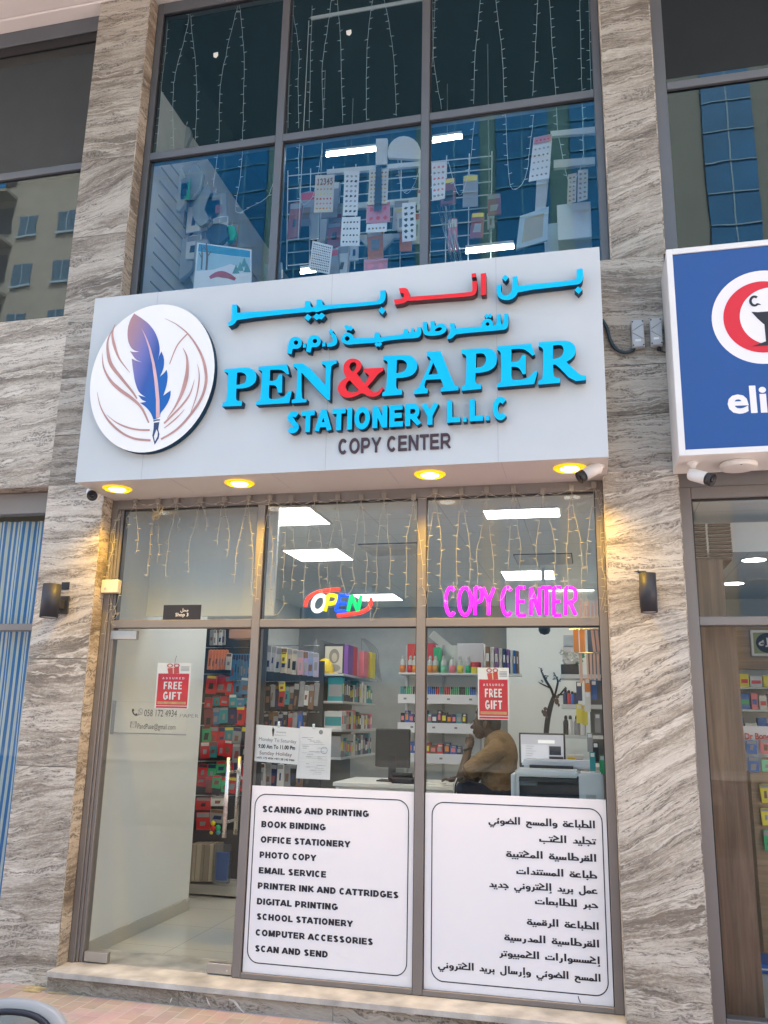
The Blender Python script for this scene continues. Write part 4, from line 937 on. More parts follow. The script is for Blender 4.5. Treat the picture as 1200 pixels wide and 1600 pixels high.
MB().prism([(a / k_, b / k_) for a, b in ribbon([(a * k_, b * k_) for a, b in sn], 13)], YF - .0052, None).build('emblem_snake', M['ink'], ps)
text('lettering', 'eli', at(1138, 645, YF), at(1200, 643, YF), .162, M['vinyl'], ps, YF - .001, 0, .028)
# ================================================================== THINGS ON THE STREET FRONT
# ------------------------------------------------------------------ wall lamps
def wall_lamp(label, uc, wpx, v0, v1, yc):
    vm = (v0 + v1) / 2; a, b = at(uc - wpx / 2, vm, yc), at(uc + wpx / 2, vm, yc); x = (a.x + b.x) / 2; r = (b.x - a.x) / 2; z1, z0 = at(uc, v0, yc).z, at(uc, v1, yc).z
    t = thing('wall_lamp', label, 'lamp', (x, PF, z0), 'cylinder wall lamps')
    MB().lathe((x, yc, 0), [(r * .86, z0 + .02), (r * .88, z0 + .002), (r, z0), (r, z1), (r * .9, z1), (r * .88, z1 - .02)], 32).build('lamp_body', M['charcoal'], t, smooth=None)
    MB().lathe((x, yc, 0), [(r * .84, z0 + .004), (r * .84, z0 + .012)], 24).build('lens', C('frosted_lens', (.62, .62, .66), .3), t)
    bz0, bz1 = z0 + (z1 - z0) * .22, z0 + (z1 - z0) * .68
    MB().box(x - r * .5, x + r * .5, yc + r * .6, PF - .012, bz0 + .02, bz1 - .02).build('bracket_arm', M['charcoal'], t, bevel=.004)
    MB().box(x - r * .95, x + r * .95, PF - .0125, PF - .0005, bz0 - .01, bz1 + .01).build('wall_plate', M['charcoal'], t, bevel=.003)
    return t
wall_lamp('black cylinder wall lamp on the stone pier left of the shop door', 79, 24.5, 913, 965, -.255)
wall_lamp('dark cylinder wall lamp on the stone pier between shop and pharmacy', 1013, 27, 896, 957, -.215)
a, b = at(98, 911, PF), at(107, 920, PF)
tag(MB().box(a.x - .006, b.x + .006, PF - .003, PF - .0005, b.z - .006, a.z + .006).box(a.x, b.x, PF - .0045, PF - .0032, b.z, a.z).build('cable_outlet', M['ink']), 'small square black cable hole in the stone above the left wall lamp', 'cable outlet')
a = at(997, 893, PF); mb = MB()
for p, q in (((0, -.008), (0, .012)), ((-.022, 0), (.045, 0))): mb.tube([(a.x + p[0], PF - .002, a.z + p[1]), (a.x + q[0], PF - .002, a.z + q[1])], .0022, 6)
mb.box(a.x + .002, a.x + .05, PF - .006, PF - .0005, a.z - .012, a.z - .004)
tag(mb.build('marking_scratch', M['ink']), 'black cut marks in the stone behind the right wall lamp', 'marking')

# ------------------------------------------------------------------ security cameras (bullet, white shell, black front)
def camera_thing(label, mount, pos, aim, s=1.0):
    mount, pos, aim = Vector(mount), Vector(pos), Vector(aim).normalized()
    t = thing('security_camera', label, 'security camera', mount, 'bullet security cameras')
    MB().lathe(mount, [(.032 * s, 0), (.032 * s, -.012), (.02 * s, -.018), (.012 * s, -.05 * s)], 20).build('mount_base', M['white'], t, smooth=None)
    back = pos - aim * .075 * s
    MB().tube([mount + Vector((0, 0, -.04 * s)), (mount + back) / 2 + Vector((0, 0, -.012)), back + aim * .03 * s], .011 * s, 10).build('mount_arm', M['white'], t, smooth=True)
    rot = aim.to_track_quat('Z', 'Y').to_matrix()
    MB().lathe(pos, [(.022 * s, -.078 * s), (.033 * s, -.070 * s), (.036 * s, -.06 * s), (.037 * s, .04 * s)], 24, 'z', rot).build('camera_shell', M['white'], t, smooth=None)
    f = MB().lathe(pos, [(.0365 * s, .0405 * s), (.0375 * s, .075 * s), (.034 * s, .078 * s), (.032 * s, .070 * s), (.001, .070 * s)], 24, 'z', rot).build('camera_front', M['black'], t, smooth=None)
    MB().lathe(pos, [(.014 * s, .0705 * s), (.013 * s, .075 * s), (.004 * s, .077 * s)], 16, 'z', rot).build('lens', C('lens_glass', (.01, .012, .02), .05), f, smooth=True)
    return t
p = at(142, 771, -.30); camera_thing('white bullet camera with black front at the left end of the shop sign', (p.x - .01, -.20, SB - .0), (p.x, -.29, p.z), (.55, -.72, -.42), .95)
p = at(921, 738, -.36); camera_thing('white bullet camera hanging beside the rightmost amber downlight', (at(936, 728, -.36).x, -.34, SB), (p.x, -.37, p.z + .0), (-.85, -.30, -.55), 1.0)
p = at(1095, 746, -.38); camera_thing('white bullet camera under the left corner of the blue pharmacy sign', (at(1083, 735, -.36).x, -.36, 3.052), (p.x, -.39, p.z), (.72, -.52, -.42), 1.0)
p = atz(1151, 728, 3.052)
t = thing('ceiling_lamp', 'round flat white unlit lamp under the blue pharmacy sign', 'lamp', (p.x, -.30, 3.02))
MB().lathe((p.x, -.30, 3.0515), [(.098, 0), (.104, -.006), (.104, -.026), (.098, -.032), (.09, -.034), (.001, -.034)], 40).build('lamp_housing', M['white'], t, smooth=None)
MB().lathe((p.x, -.39, 3.0515 - .0345), [(.006, 0), (.005, -.001)], 10).build('sensor', M['ink'], t)

# ------------------------------------------------------------------ isolator boxes and cables
def box_thing(u0, u1, v0, v1, label):
    a, b = at(u0, v0, PF - .05), at(u1, v1, PF - .05)
    t = thing('junction_box', label, 'electrical box', ((a.x + b.x) / 2, PF, b.z), 'grey boxes on the pier')
    MB().box(a.x, b.x, PF - .035, PF - .0005, b.z, a.z).build('box_body', C('pale_grey_abs', (.46, .49, .51), .45), t, bevel=.003)
    lid = MB().box(a.x + .001, b.x - .001, PF - .050, PF - .0355, b.z + .001, a.z - .001).build('box_lid', C('pale_grey_abs', (.5, .5, .5)), t, bevel=.004)
    mb = MB(); cx_, cz_ = (a.x + b.x) / 2, (a.z + b.z) / 2; h = a.z - b.z; w_ = b.x - a.x
    for q in ((-.42, .10, .42, .32), (-.42, .02, .42, -.22)):
        mb.tube([(cx_ + q[0] * w_, PF - .0505, cz_ + q[1] * h), (cx_ + q[2] * w_, PF - .0505, cz_ + q[3] * h)], .003, 6)
    mb.build('lid_rib', C('grey_shadow_rib', (.30, .32, .34)), lid)
    mb = MB()
    for i in (-.4, .4):
        for j in (-.43, .43): mb.lathe((cx_ + i * w_, PF - .0505, cz_ + j * h), [(.005, 0), (.004, -.002)], 8, 'y')
    mb.build('screw', M['ink'], lid)
    MB().box(cx_ - .25 * w_, cx_ + .2 * w_, PF - .0508, PF - .0502, cz_ - .30 * h, cz_ - .22 * h).build('rating_label', M['paper'], lid)
    return t
box_thing(986, 1008, 500, 541, 'grey electrical box with V shaped ribs nearer the shop sign')
box_thing(1015, 1036, 497, 538, 'grey electrical box with V shaped ribs nearer the blue sign')
pts = [at(u, v, PF - .02) for u, v in ((941, 500), (948, 512), (953, 530), (962, 545), (975, 551), (986, 549), (992, 543))]
tag(MB().tube([Vector((q[0], PF - .022, q[1])) for q in catmull([(p.x, p.z) for p in pts], 5)], .011, 10).build('power_cable', C('dark_blue_cable', (.015, .04, .06), .5), None, True), 'thick dark cable curving from the shop sign to the grey box', 'cable')
pts = [at(u, v, PF - .02) for u, v in ((1031, 540), (1030, 546), (1036, 549), (1047, 551))]
tag(MB().tube([Vector((q[0], PF - .015, q[1])) for q in catmull([(p.x, p.z) for p in pts], 4)], .005, 8).lathe((pts[1].x, PF - .015, pts[1].z - .004), [(.014, 0), (.014, .012), (.009, .022)], 10).build('power_cable', M['ink'], None, None), 'thin black cable and plug running under the blue sign', 'cable')
# white socket box of the string lights on the left jamb
a, b = at(159, 906, -.05), at(183, 926, -.05)
t = thing('socket_box', 'cream plastic socket box on the left jamb of the shopfront', 'electrical box', (a.x, -.02, b.z))
MB().box(a.x, b.x, -.052, -.001, b.z, a.z).build('box_body', C('cream_plastic', (.68, .62, .50), .4), t, bevel=.004)
MB().lathe((a.x + .035, -.0525, b.z + .03), [(.008, 0), (.006, -.004)], 12, 'y').build('switch', M['nickel'], t)

# ------------------------------------------------------------------ string lights
def string_light(label, cat_paths, y, r=.0016, bulb=.085, seed=1, clips=(), group=None, outside=False, m='wire'):
    rnd = random.Random(seed)
    p0 = cat_paths[0][0]
    t = thing('string_light', label, 'string lights', (p0[0], y, p0[1]), group)
    wire = MB(); bl = MB()
    for path in cat_paths:
        c = catmull([(p[0], p[1]) for p in path], 5); acc = 0; nxt = bulb * rnd.uniform(.3, .9)
        pts = [Vector((q[0] + rnd.uniform(-.0025, .0025), y + rnd.uniform(-.004, .004), q[1])) for q in c]
        wire.tube(pts, r, 5)
        for i in range(1, len(pts)):
            seg = (pts[i] - pts[i - 1]).length
            while acc + seg > nxt:
                p = pts[i - 1].lerp(pts[i], (nxt - acc) / seg); ang = rnd.choice((0, math.pi)) + rnd.uniform(-.5, .5)
                d = Vector((math.cos(ang), rnd.uniform(-.3, .1), math.sin(ang) * .6)).normalized()
                bl.tube([p, p + d * .010, p + d * .026], [.0026, .0022, .0012], 5); nxt += bulb * rnd.uniform(.85, 1.15)
            acc += seg
    wire.build('cable', M[m], t, smooth=True)
    tag(bl.build('light_bulb', M[m], t), None, None, None, 'stuff')
    if clips:
        for cx_, cz_ in clips: MB().box(cx_ - .017, cx_ + .017, y - .005, y + .001, cz_ - .022, cz_ + .024).build('clip', M['tape'], t, bevel=.004)
    return t
M['wire_in'] = mat('pale_string_light_cable', (.62, .66, .66), .4)
def zz(pts, sc, ox, oy, y): return [xz(at(ox + a / sc, oy + b / sc, y)) for a, b in pts]
YS = .055
u2 = lambda pts: zz(pts, 2.4, 200, 0, YS); u3 = lambda pts: zz(pts, 2.0, 600, 0, YS)
string_light('pale string light hanging in the left bay of the upper window', [u2([(232, 42), (222, 100), (200, 190), (178, 270), (170, 350), (168, 480), (172, 560)]), u2([(234, 42), (240, 120), (253, 230), (258, 350), (252, 545)]),
    u2([(412, 20), (395, 90), (360, 240), (345, 350), (340, 530), (320, 700)]), u2([(418, 20), (428, 120), (436, 230), (432, 380), (430, 520), (425, 640), (405, 790), (460, 775), (520, 740), (543, 690)]), u2([(150, 90), (140, 200), (128, 300), (120, 420), (110, 560)])], YS, seed=3, clips=[(lambda q: (q.x, q.z))(at(200 + 232 / 2.4, 42 / 2.4, YS)), (lambda q: (q.x, q.z))(at(200 + 415 / 2.4, 8 / 2.4, YS))], group='string lights inside the upper window', m='wire_in')
string_light('pale string light hanging in the middle bay of the upper window', [u2([(618, -20), (622, 60), (640, 190), (638, 330), (640, 480)]), u2([(616, 20), (606, 200), (600, 480)]), u2([(642, 540), (640, 640), (650, 760), (690, 740), (715, 640), (728, 560)]),
    u2([(765, -10), (738, 170), (728, 260), (732, 470)]), u2([(785, -10), (798, 180), (805, 460)]), u2([(918, -10), (897, 180), (893, 450)]), u2([(960, -10), (990, 160), (1003, 330), (1006, 435)]), u2([(1010, 560), (1022, 690), (1050, 725), (1085, 660), (1092, 600)]), u2([(690, 20), (678, 480)])], YS, seed=4, group='string lights inside the upper window', m='wire_in')
string_light('pale string light hanging in the right bay of the upper window', [u3([(150, -10), (155, 180), (180, 340)]), u3([(160, -10), (150, 210)]), u3([(302, -10), (285, 180), (280, 325)]), u3([(282, 380), (265, 530), (235, 610), (200, 500)]), u3([(348, -10), (370, 180), (375, 310), (382, 390), (395, 580), (440, 560), (458, 440), (468, 360)]),
    u3([(482, -10), (472, 180), (465, 300)]), u3([(517, -10), (528, 180), (537, 290), (545, 420), (575, 560), (600, 580)]), u3([(612, -10), (616, 180), (618, 300), (622, 480), (600, 560)]), u3([(640, -10), (648, 300)])], YS, seed=5, group='string lights inside the upper window', m='wire_in')
for u, v, lb in ((337, 86, 'left'), (545, 51, 'middle')):
    p = at(u, v, .022)
    tag(MB().prism([(p.x + a, p.z + b) for a, b in ((-.022, .022), (.018, .026), (.022, -.008), (.006, -.03), (-.018, -.016))], .019, .024).build('stick_on_hook', M['white'], None, bevel=.002), f'small white stick-on hook on the {lb} upper pane', 'hook', 'hooks on the upper panes')
# outside icicle string across the whole shopfront
rnd = random.Random(21); paths = []; clips = []; YO = -.028
tops = [(212, 782), (247, 784), (275, 783), (313, 782), (350, 781), (388, 779), (422, 778), (455, 780), (492, 779), (527, 778), (564, 777), (600, 776), (646, 777), (680, 769), (720, 769), (760, 767), (802, 766), (848, 768), (893, 763), (928, 758)]
for i, (u, v) in enumerate(tops):
    p = at(u, v, YO); clips.append((p.x, p.z)); q = at(min(u + 18, 940), v, YO)
    for s in (-1, 1):
        if i < 5: L = rnd.uniform(.10, .62)
        else: L = rnd.uniform(.52, .70)
        sp = rnd.uniform(.03, .062); x = p.x; path = [(x, p.z - .012)]; kz = 0
        n = 5
        for k in range(1, n + 1):
            t_ = k / n; path.append((x + s * (sp * min(1, t_ * 1.9)) + rnd.uniform(-.008, .008), p.z - .02 - L * t_))
        paths.append(path)
        if i >= 6 and s == 1 and i < len(tops) - 1 and rnd.random() < .8:
            e = path[-1]; n2 = at(tops[i + 1][0], 900, YO).x - .05
            paths.append([e, (e[0] + .02, e[1] - .05), ((e[0] + n2) / 2, e[1] - .10 - rnd.uniform(0, .04)), (n2 + .005, e[1] - .045), (n2, e[1] + .02)])
    if i: paths.append([(clips[i - 1][0], clips[i - 1][1] - .004), ((clips[i - 1][0] + p.x) / 2, p.z - .025 - rnd.uniform(0, .02)), (p.x, p.z - .004)])
for k in range(3):   # tangle down the left jamb
    xs = at(184 - 2 * k, 800, YO).x
    paths.append([(xs + .03, 2.96), (xs - .02, 2.86 - .03 * k), (xs + .0, 2.74), (xs - .035 + .02 * k, 2.62), (xs - .02, 2.5), (xs - .05 + .03 * k, 2.44)])
xs = at(170, 940, YO).x
paths += [[(xs, 2.38), (xs + .02, 2.32), (xs + .06, 2.26), (xs + .03, 2.19), (xs + .07, 2.16)], [(xs + .08, 2.44), (xs + .07, 2.33), (xs + .03, 2.24), (xs + .06, 2.21), (xs + .10, 2.27)], [(xs + .02, 2.30), (xs - .01, 2.20), (xs - .012, 2.10)]]
for k in range(3):   # right jamb
    xs = at(937 + 3 * k, 800, YO).x
    paths.append([(xs - .02, 3.0), (xs + .01, 2.88), (xs + .0 + .012 * k, 2.70), (xs - .01 * k, 2.52), (xs + .015, 2.40 - .02 * k), (xs - .02, 2.24 - .01 * k)])
string_light('clear icicle string light tied along the top of the shopfront', paths, YO, r=.00125, bulb=.082, seed=9, clips=clips, outside=True)
# a bright bundle tied up near the door
p = at(247, 800, YO); mb = MB(); r2 = random.Random(4)
pts = [Vector((p.x + r2.uniform(-.045, .045), YO - .01 + r2.uniform(-.012, .012), p.z + r2.uniform(-.07, .05))) for _ in range(26)]
tag(MB().tube(pts, .0022, 5).build('string_light_bundle', C('lit_cable', (.72, .58, .30), .4), None, True), 'knotted bundle of string light glowing amber above the door', 'string lights')

# ------------------------------------------------------------------ white printed panels under the display windows
YV = .0215
def vinyl(a, b, label, u_in):
    t = thing('window_sign', label, 'window sign', ((a + b) / 2, YV, BT), 'printed service panels in the shop windows')
    MB().box(a + .001, b - .001, YV, YV + .003, BT + .001, 1.141).build('panel', M['vinyl'], t)
    return t
def border(parent, c, wd, y):
    """rounded rectangle ring; c = corner pixels left, right, top, bottom taken as world x0, x1, z0, z1"""
    x0, x1, z0, z1, r = c
    def rr(d): 
        out = []
        for (cx_, cz_, a0) in ((x1 - r, z1 - r, 0), (x0 + r, z1 - r, 90), (x0 + r, z0 + r, 180), (x1 - r, z0 + r, 270)):
            for i in range(11): a = R_(a0 + 9 * i); out.append((cx_ + (r - d) * math.cos(a), cz_ + (r - d) * math.sin(a)))
        return out
    o, n = rr(0), rr(wd); mb = MB(); N = len(o)
    for i in range(N): j = (i + 1) % N; mb.quad((o[i][0], y, o[i][1]), (n[i][0], y, n[i][1]), (n[j][0], y, n[j][1]), (o[j][0], y, o[j][1]))
    mb.build('border_line', M['ink'], parent)
YT = YV - .0012
v1 = vinyl(M1R, M2L, 'white panel listing shop services in English capitals', 0)
q = lambda a, b: at(350 + a / 3.75, 1220 + b / 3.75, YT)
border(v1, (q(150, 700).x, q(1078, 700).x, q(600, 1108).z, q(620, 92).z, .075), .006, YT)
for s, a, b, c, d in (('SCANING AND PRINTING', 222, 185, 850, 211), ('BOOK BINDING', 216, 273, 597, 290), ('OFFICE STATIONERY', 212, 363, 740, 389), ('PHOTO COPY', 206, 452, 540, 469), ('EMAIL SERVICE', 201, 543, 600, 567), ('PRINTER INK AND CATTRIDGES', 195, 632, 1025, 689), ('DIGITAL PRINTING', 190, 724, 668, 758), ('SCHOOL STATIONERY', 188, 813, 755, 856), ('COMPUTER ACCESSORIES', 182, 905, 875, 964), ('SCAN AND SEND', 178, 1000, 610, 1036)):
    pl, pr_ = q(a, b), q(c, d); z_ = (pl.z + pr_.z) / 2; pl.z = pr_.z = z_
    caps('lettering', s, pl, pr_, q(a, b - 37).z - q(a, b).z, M['ink'], v1, YT, .305, .24, .01)
v2 = vinyl(M2R, GR, 'white panel listing shop services in Arabic script', 0)
q2 = lambda a, b: at(640 + a / 3.3333, 1220 + b / 3.3333, YT)
border(v2, (q2(112, 600).x, q2(1020, 600).x, q2(600, 1088).z, q2(600, 128).z, .075), .006, YT)
for s, a, b, c, d in (('الطباعة والمسح الضوئي', 408, 228, 968, 248), ('تجليد الكتب', 672, 322, 970, 335), ('القرطاسية المكتبية', 500, 400, 975, 425), ('طباعة المستندات', 553, 490, 977, 512), ('عمل بريد إلكتروني جديد', 410, 560, 980, 590), ('حبر للطابعات', 650, 648, 983, 665), ('الطباعة الرقمية', 608, 755, 988, 778), ('القرطاسية المدرسية', 490, 838, 990, 868), ('إكسسوارات الكمبيوتر', 465, 920, 993, 955), ('المسح الضوئي وإرسال بريد الكتروني', 145, 985, 997, 1042)):
    pl, pr_ = q2(a, b), q2(c, d); z_ = (pl.z + pr_.z) / 2 + .004; pl.z = pr_.z = z_
    kufi('lettering', s, pl, pr_, q2(a, b - 39).z - q2(a, b).z, M['ink'], v2, YT)
a, b = q2(878, 1122), q2(890, 1155); MB().tube([(a.x, YT, a.z), ((a.x + b.x) / 2 - .002, YT, (a.z + b.z) / 2), (b.x, YT, b.z)], .0025, 6).build('stray_stroke', M['ink'], v2)

# ------------------------------------------------------------------ small signs stuck to or hung behind the glass
def rect(name, parent, u0, v0, u1, v1, y, m, th=.0):
    a, b = at(u0, v0, y), at(u1, v1, y)
    mb = MB()
    if th: mb.box(a.x, b.x, y, y + th, b.z, a.z)
    else: mb.quad((a.x, y, b.z), (b.x, y, b.z), (b.x, y, a.z), (a.x, y, a.z))
    return mb.build(name, m, parent)
def label_text(s, u0, v0, u1, cap_px, y, m, parent, off=.0, **k):
    pl, pr_ = at(u0, v0, y), at(u1, v0, y); pr_.z = pl.z
    return text('lettering', s, pl, pr_, (at(u0, v0 - cap_px, y).z - pl.z), m, parent, y, 0, off, **k)
# shop number
t = thing('shop_number_sign', 'small black Shop 3 number plate above the glass door', 'sign', at(284, 968, .02))
rect('plate', t, 256, 945.5, 313, 968, .0165, M['ink'], .003)
label_text('Shop 3', 274, 963, 294, 5.6, .0158, M['vinyl'], t, .004); label_text('محل', 282, 955.5, 294, 5, .0158, M['vinyl'], t, .006, arabic=True)
# assured free gift posters
def gift(label, u0, v0, u1, v1, y, hook):
    t = thing('gift_poster', label, 'poster', at((u0 + u1) / 2, v1, y), 'free gift posters')
    a, b = at(u0, v0, y), at(u1, v1, y); W, H = b.x - a.x, a.z - b.z
    P = lambda s, r: (a.x + s * W, a.z - r * H)
    MB().box(a.x, b.x, y, y + .002, b.z, a.z).build('poster_sheet', M['paper'], t)
    zig = [P(.04 + .92 * i / 40, .225 + (.012 if i % 2 else 0)) for i in range(41)]
    MB().prism([P(.04, .93)] + [P(.96, .93)] + zig[::-1], y - .0008, None).build('red_field', M['posterred'], t)
    MB().prism([P(.04, .985), P(.96, .985), P(.96, .945), P(.04, .945)], y - .0008, None).build('red_field', M['posterred'], t)
    MB().prism([P(.08, .90), P(.92, .90), P(.92, .845), P(.08, .845)], y - .0016, None).build('gold_ribbon', M['gold'], t)
    g = MB().prism([P(.34, .245), P(.66, .225), P(.64, .085), P(.30, .115)], y - .0016, None).build('gift_box_print', C('gift_red', (.55, .05, .035), .4), t)
    mb = MB(); mb.prism([P(.475, .235), P(.505, .232), P(.49, .098), P(.455, .10)], y - .0022, None); mb.build('ribbon_print', C('ribbon_cream', (.8, .6, .4)), g)
    for s in (-1, 1):
        lp = [P(.47 + s * (.10 + .09 * math.cos(th)), .055 + .045 * math.sin(th)) for th in [2 * math.pi * i / 16 for i in range(16)]]
        li = [P(.47 + s * (.10 + .055 * math.cos(th)), .055 + .026 * math.sin(th)) for th in [2 * math.pi * i / 16 for i in range(16)]]
        MB().prism(lp, y - .0022, None, [li]).build('bow_print', C('bow_red', (.45, .04, .03)), g)
    def tx(s, x0, x1, zb, cap, off, sp=1.0):
        p, q_ = P(x0, zb), P(x1, zb); caps('lettering', s, (p[0], y, p[1]), (q_[0], y, q_[1]), cap * H, M['vinyl'], t, y - .0018, .30 if cap > .1 else .2, .17, .12 if cap > .1 else .5)
    tx('ASSURED', .17, .83, .355, .042, .012, 1.25); tx('FREE', .22, .78, .575, .165, .045, .95); tx('GIFT', .22, .78, .80, .165, .045, .95)
    mb = MB()
    for k in range(4): p0, p1 = P(.70, .075 + .028 * k), P(.95, .087 + .028 * k); mb.quad((p0[0], y - .0008, p1[1]), (p1[0], y - .0008, p1[1]), (p1[0], y - .0008, p0[1]), (p0[0], y - .0008, p0[1]))
    mb.build('small_print', M['greyink'], t)
    if hook: p = P(.5, 0); MB().tube([(p[0], y, p[1] - .01), (p[0] + .004, y + .001, p[1] + .03), (p[0] + .010, y, p[1] + .05)], .0018, 6).build('hook', M['greyink'], t)
    return t
gift('red free gift poster hung on a hook inside the glass door', 247, 1036, 294, 1108, .046, True)
gift('red free gift poster on the right display window above the man', 746.5, 1043, 796, 1125, .030, False)
# contact plate on the white wall behind the door; its square code is left blank
YC = .052
t = thing('contact_plate', 'translucent contact plate with phone number and email behind the door glass', 'sign', at(240, 1147, YC))
rect('plate', t, 176, 1095, 291, 1147, YC, M['acrylic']); rect('plate_edge', t, 176, 1095, 177.2, 1147, YC - .001, M['greyink']); rect('plate_edge', t, 176, 1146, 291, 1147, YC - .001, M['greyink'])
label_text('058 172 4934', 225, 1119, 276, 11, YC - .002, M['ink'], t, 0.0); label_text('PandPuae@gmail.com', 214.5, 1138.5, 274, 8.5, YC - .002, M['ink'], t, .002)
label_text('PAPER', 281, 1121, 310, 6, YC - .002, M['greyink'], t, -.004)
mb = MB()
for (u0, v0, u1, v1) in ((204, 1127, 213, 1127.8), (204, 1136, 213, 1136.8), (204, 1127, 204.8, 1136.8), (212.2, 1127, 213, 1136.8)):
    a, b = at(u0, v0, YC - .002), at(u1, v1, YC - .002); mb.quad((a.x, YC - .002, b.z), (b.x, YC - .002, b.z), (b.x, YC - .002, a.z), (a.x, YC - .002, a.z))
a, c, b = at(204, 1127, YC - .002), at(208.5, 1132, YC - .002), at(213, 1127, YC - .002); mb.tube([a, c, b], .0016, 4)
mb.build('envelope_mark', M['greyink'], t)
c = at(219.5, 1112, YC - .002); ri = [(c.x + .019 * math.cos(i * math.pi / 10), c.z + .022 * math.sin(i * math.pi / 10)) for i in range(20)]; ro_ = [(c.x + (a - c.x) * .80, c.z + (b - c.z) * .80) for a, b in ri]
MB().prism(ri, YC - .002, None, [ro_]).prism([(c.x - .017, c.z - .014), (c.x - .023, c.z - .03), (c.x - .006, c.z - .022)], YC - .0024, None).build('phone_bubble_mark', M['greyink'], t)
def handset(cx_, cz_, s, m, p, y): MB().prism([(cx_ + a * s, cz_ + b * s) for a, b in ((-.9, .9), (-.45, 1.0), (-.2, .45), (-.45, .2), (-.1, -.35), (.25, -.5), (.5, -.2), (.95, -.55), (.75, -.95), (.3, -1.0), (-.45, -.5), (-.9, .2))], y, None).build('handset_mark', m, p)
handset(c.x, c.z, .012, M['greyink'], t, YC - .003); c2 = at(210.5, 1113, YC - .002); handset(c2.x, c2.z, .024, M['ink'], t, YC - .002)
# opening hours card and licence sheet
YH = .034
t = thing('opening_hours_card', 'white opening hours card clipped inside the middle window', 'sign', at(431, 1194, YH))
def tilted(name, parent, pts, y, m): MB().prism([xz(at(u, v, y)) for u, v in pts], y, y + .0015).build(name, m, parent)
tilted('card', t, [(400, 1132), (469, 1138), (465, 1195), (395, 1189)][::-1], YH, M['paper'])
def tl(s, u0, v0, u1, v1, cap_px, m, parent, y, off=0, **k): text('lettering', s, at(u0, v0, y), at(u1, v1, y), at(u0, v0 - cap_px, y).z - at(u0, v0, y).z, m, parent, y, 0, off, **k)
tl('Monday To Saturday', 404.5, 1157, 463, 1161.5, 5.6, M['greyink'], t, YH - .001, .0); tl('9.00 Am To 11.00 Pm', 403.5, 1168.5, 461, 1171.5, 6.2, M['ink'], t, YH - .001, .030)
tl('Sunday Holiday', 405.5, 1178.5, 456, 1182, 6, M['maroonink'], t, YH - .001, .0); tl('+971 172 4934 +971 58 142 9466', 401, 1185, 460, 1189.5, 3.3, M['ink'], t, YH - .001, .02)
mb = MB(); c = at(427, 1143, YH - .001); mb.prism([(c.x - .004, c.z + .03), (c.x + .008, c.z + .012), (c.x + .003, c.z - .03), (c.x - .003, c.z - .03), (c.x - .010, c.z + .010)], YH - .001, None); mb.build('feather_mark', M['ink'], t)
tl('PEN&PAPER', 432, 1145, 447, 1146, 2.4, M['greyink'], t, YH - .001, 0); tl('Stationery L.L.C', 429, 1149, 447, 1150.2, 2.0, M['greyink'], t, YH - .001, 0)
MB().box(at(434.5, 1127, YH).x, at(438, 1127, YH).x, YH - .004, YH - .0015, at(436, 1137, YH).z, at(436, 1127, YH).z).build('clip', M['steel'], t)
t = thing('licence_sheet', 'white printed licence sheet clipped beside the opening hours card', 'paper', at(490, 1218, YH + .006))
YL = YH + .006
tilted('sheet', t, [(469, 1135), (518, 1138), (515.5, 1218.5), (462.5, 1216)][::-1], YL, M['paper'])
rl = random.Random(8); mb = MB()
for k in range(22):
    v = 1152 + k * 2.7 + rl.uniform(-.4, .4)
    if k in (7, 14): continue
    for s in range(rl.choice((1, 2, 3))):
        u0 = 469 + rl.uniform(0, 30); u1 = min(512, u0 + rl.uniform(5, 22)); a, b = at(u0, v, YL - .001), at(u1, v + .9, YL - .001)
        mb.quad((a.x, YL - .001, b.z), (b.x, YL - .001, b.z), (b.x, YL - .001, a.z), (a.x, YL - .001, a.z))
for v in (1184.5, 1190.5): a, b = at(468, v, YL - .001), at(511, v + 1.3, YL - .001); mb.quad((a.x, YL - .001, b.z), (b.x, YL - .001, b.z), (b.x, YL - .001, a.z), (a.x, YL - .001, a.z))
mb.build('small_print', C('pale_grey_ink', (.42, .42, .44)), t)
c = at(501.5, 1144, YL - .001); MB().prism(ell(c.x, c.z, .014, .014, 18), YL - .0012, None).build('crest_print', M['greyink'], t)
c = at(506.5, 1172.5, YL - .001); MB().prism(ell(c.x, c.z, .022, .022, 24), YL - .0012, None, [ell(c.x, c.z, .019, .019, 24)]).build('stamp_print', C('stamp_blue', (.35, .38, .48)), t)
MB().box(at(488.7, 1131, YL).x, at(492.5, 1131, YL).x, YL - .004, YL - .0015, at(490, 1139, YL).z, at(490, 1131, YL).z).build('clip', M['steel'], t)

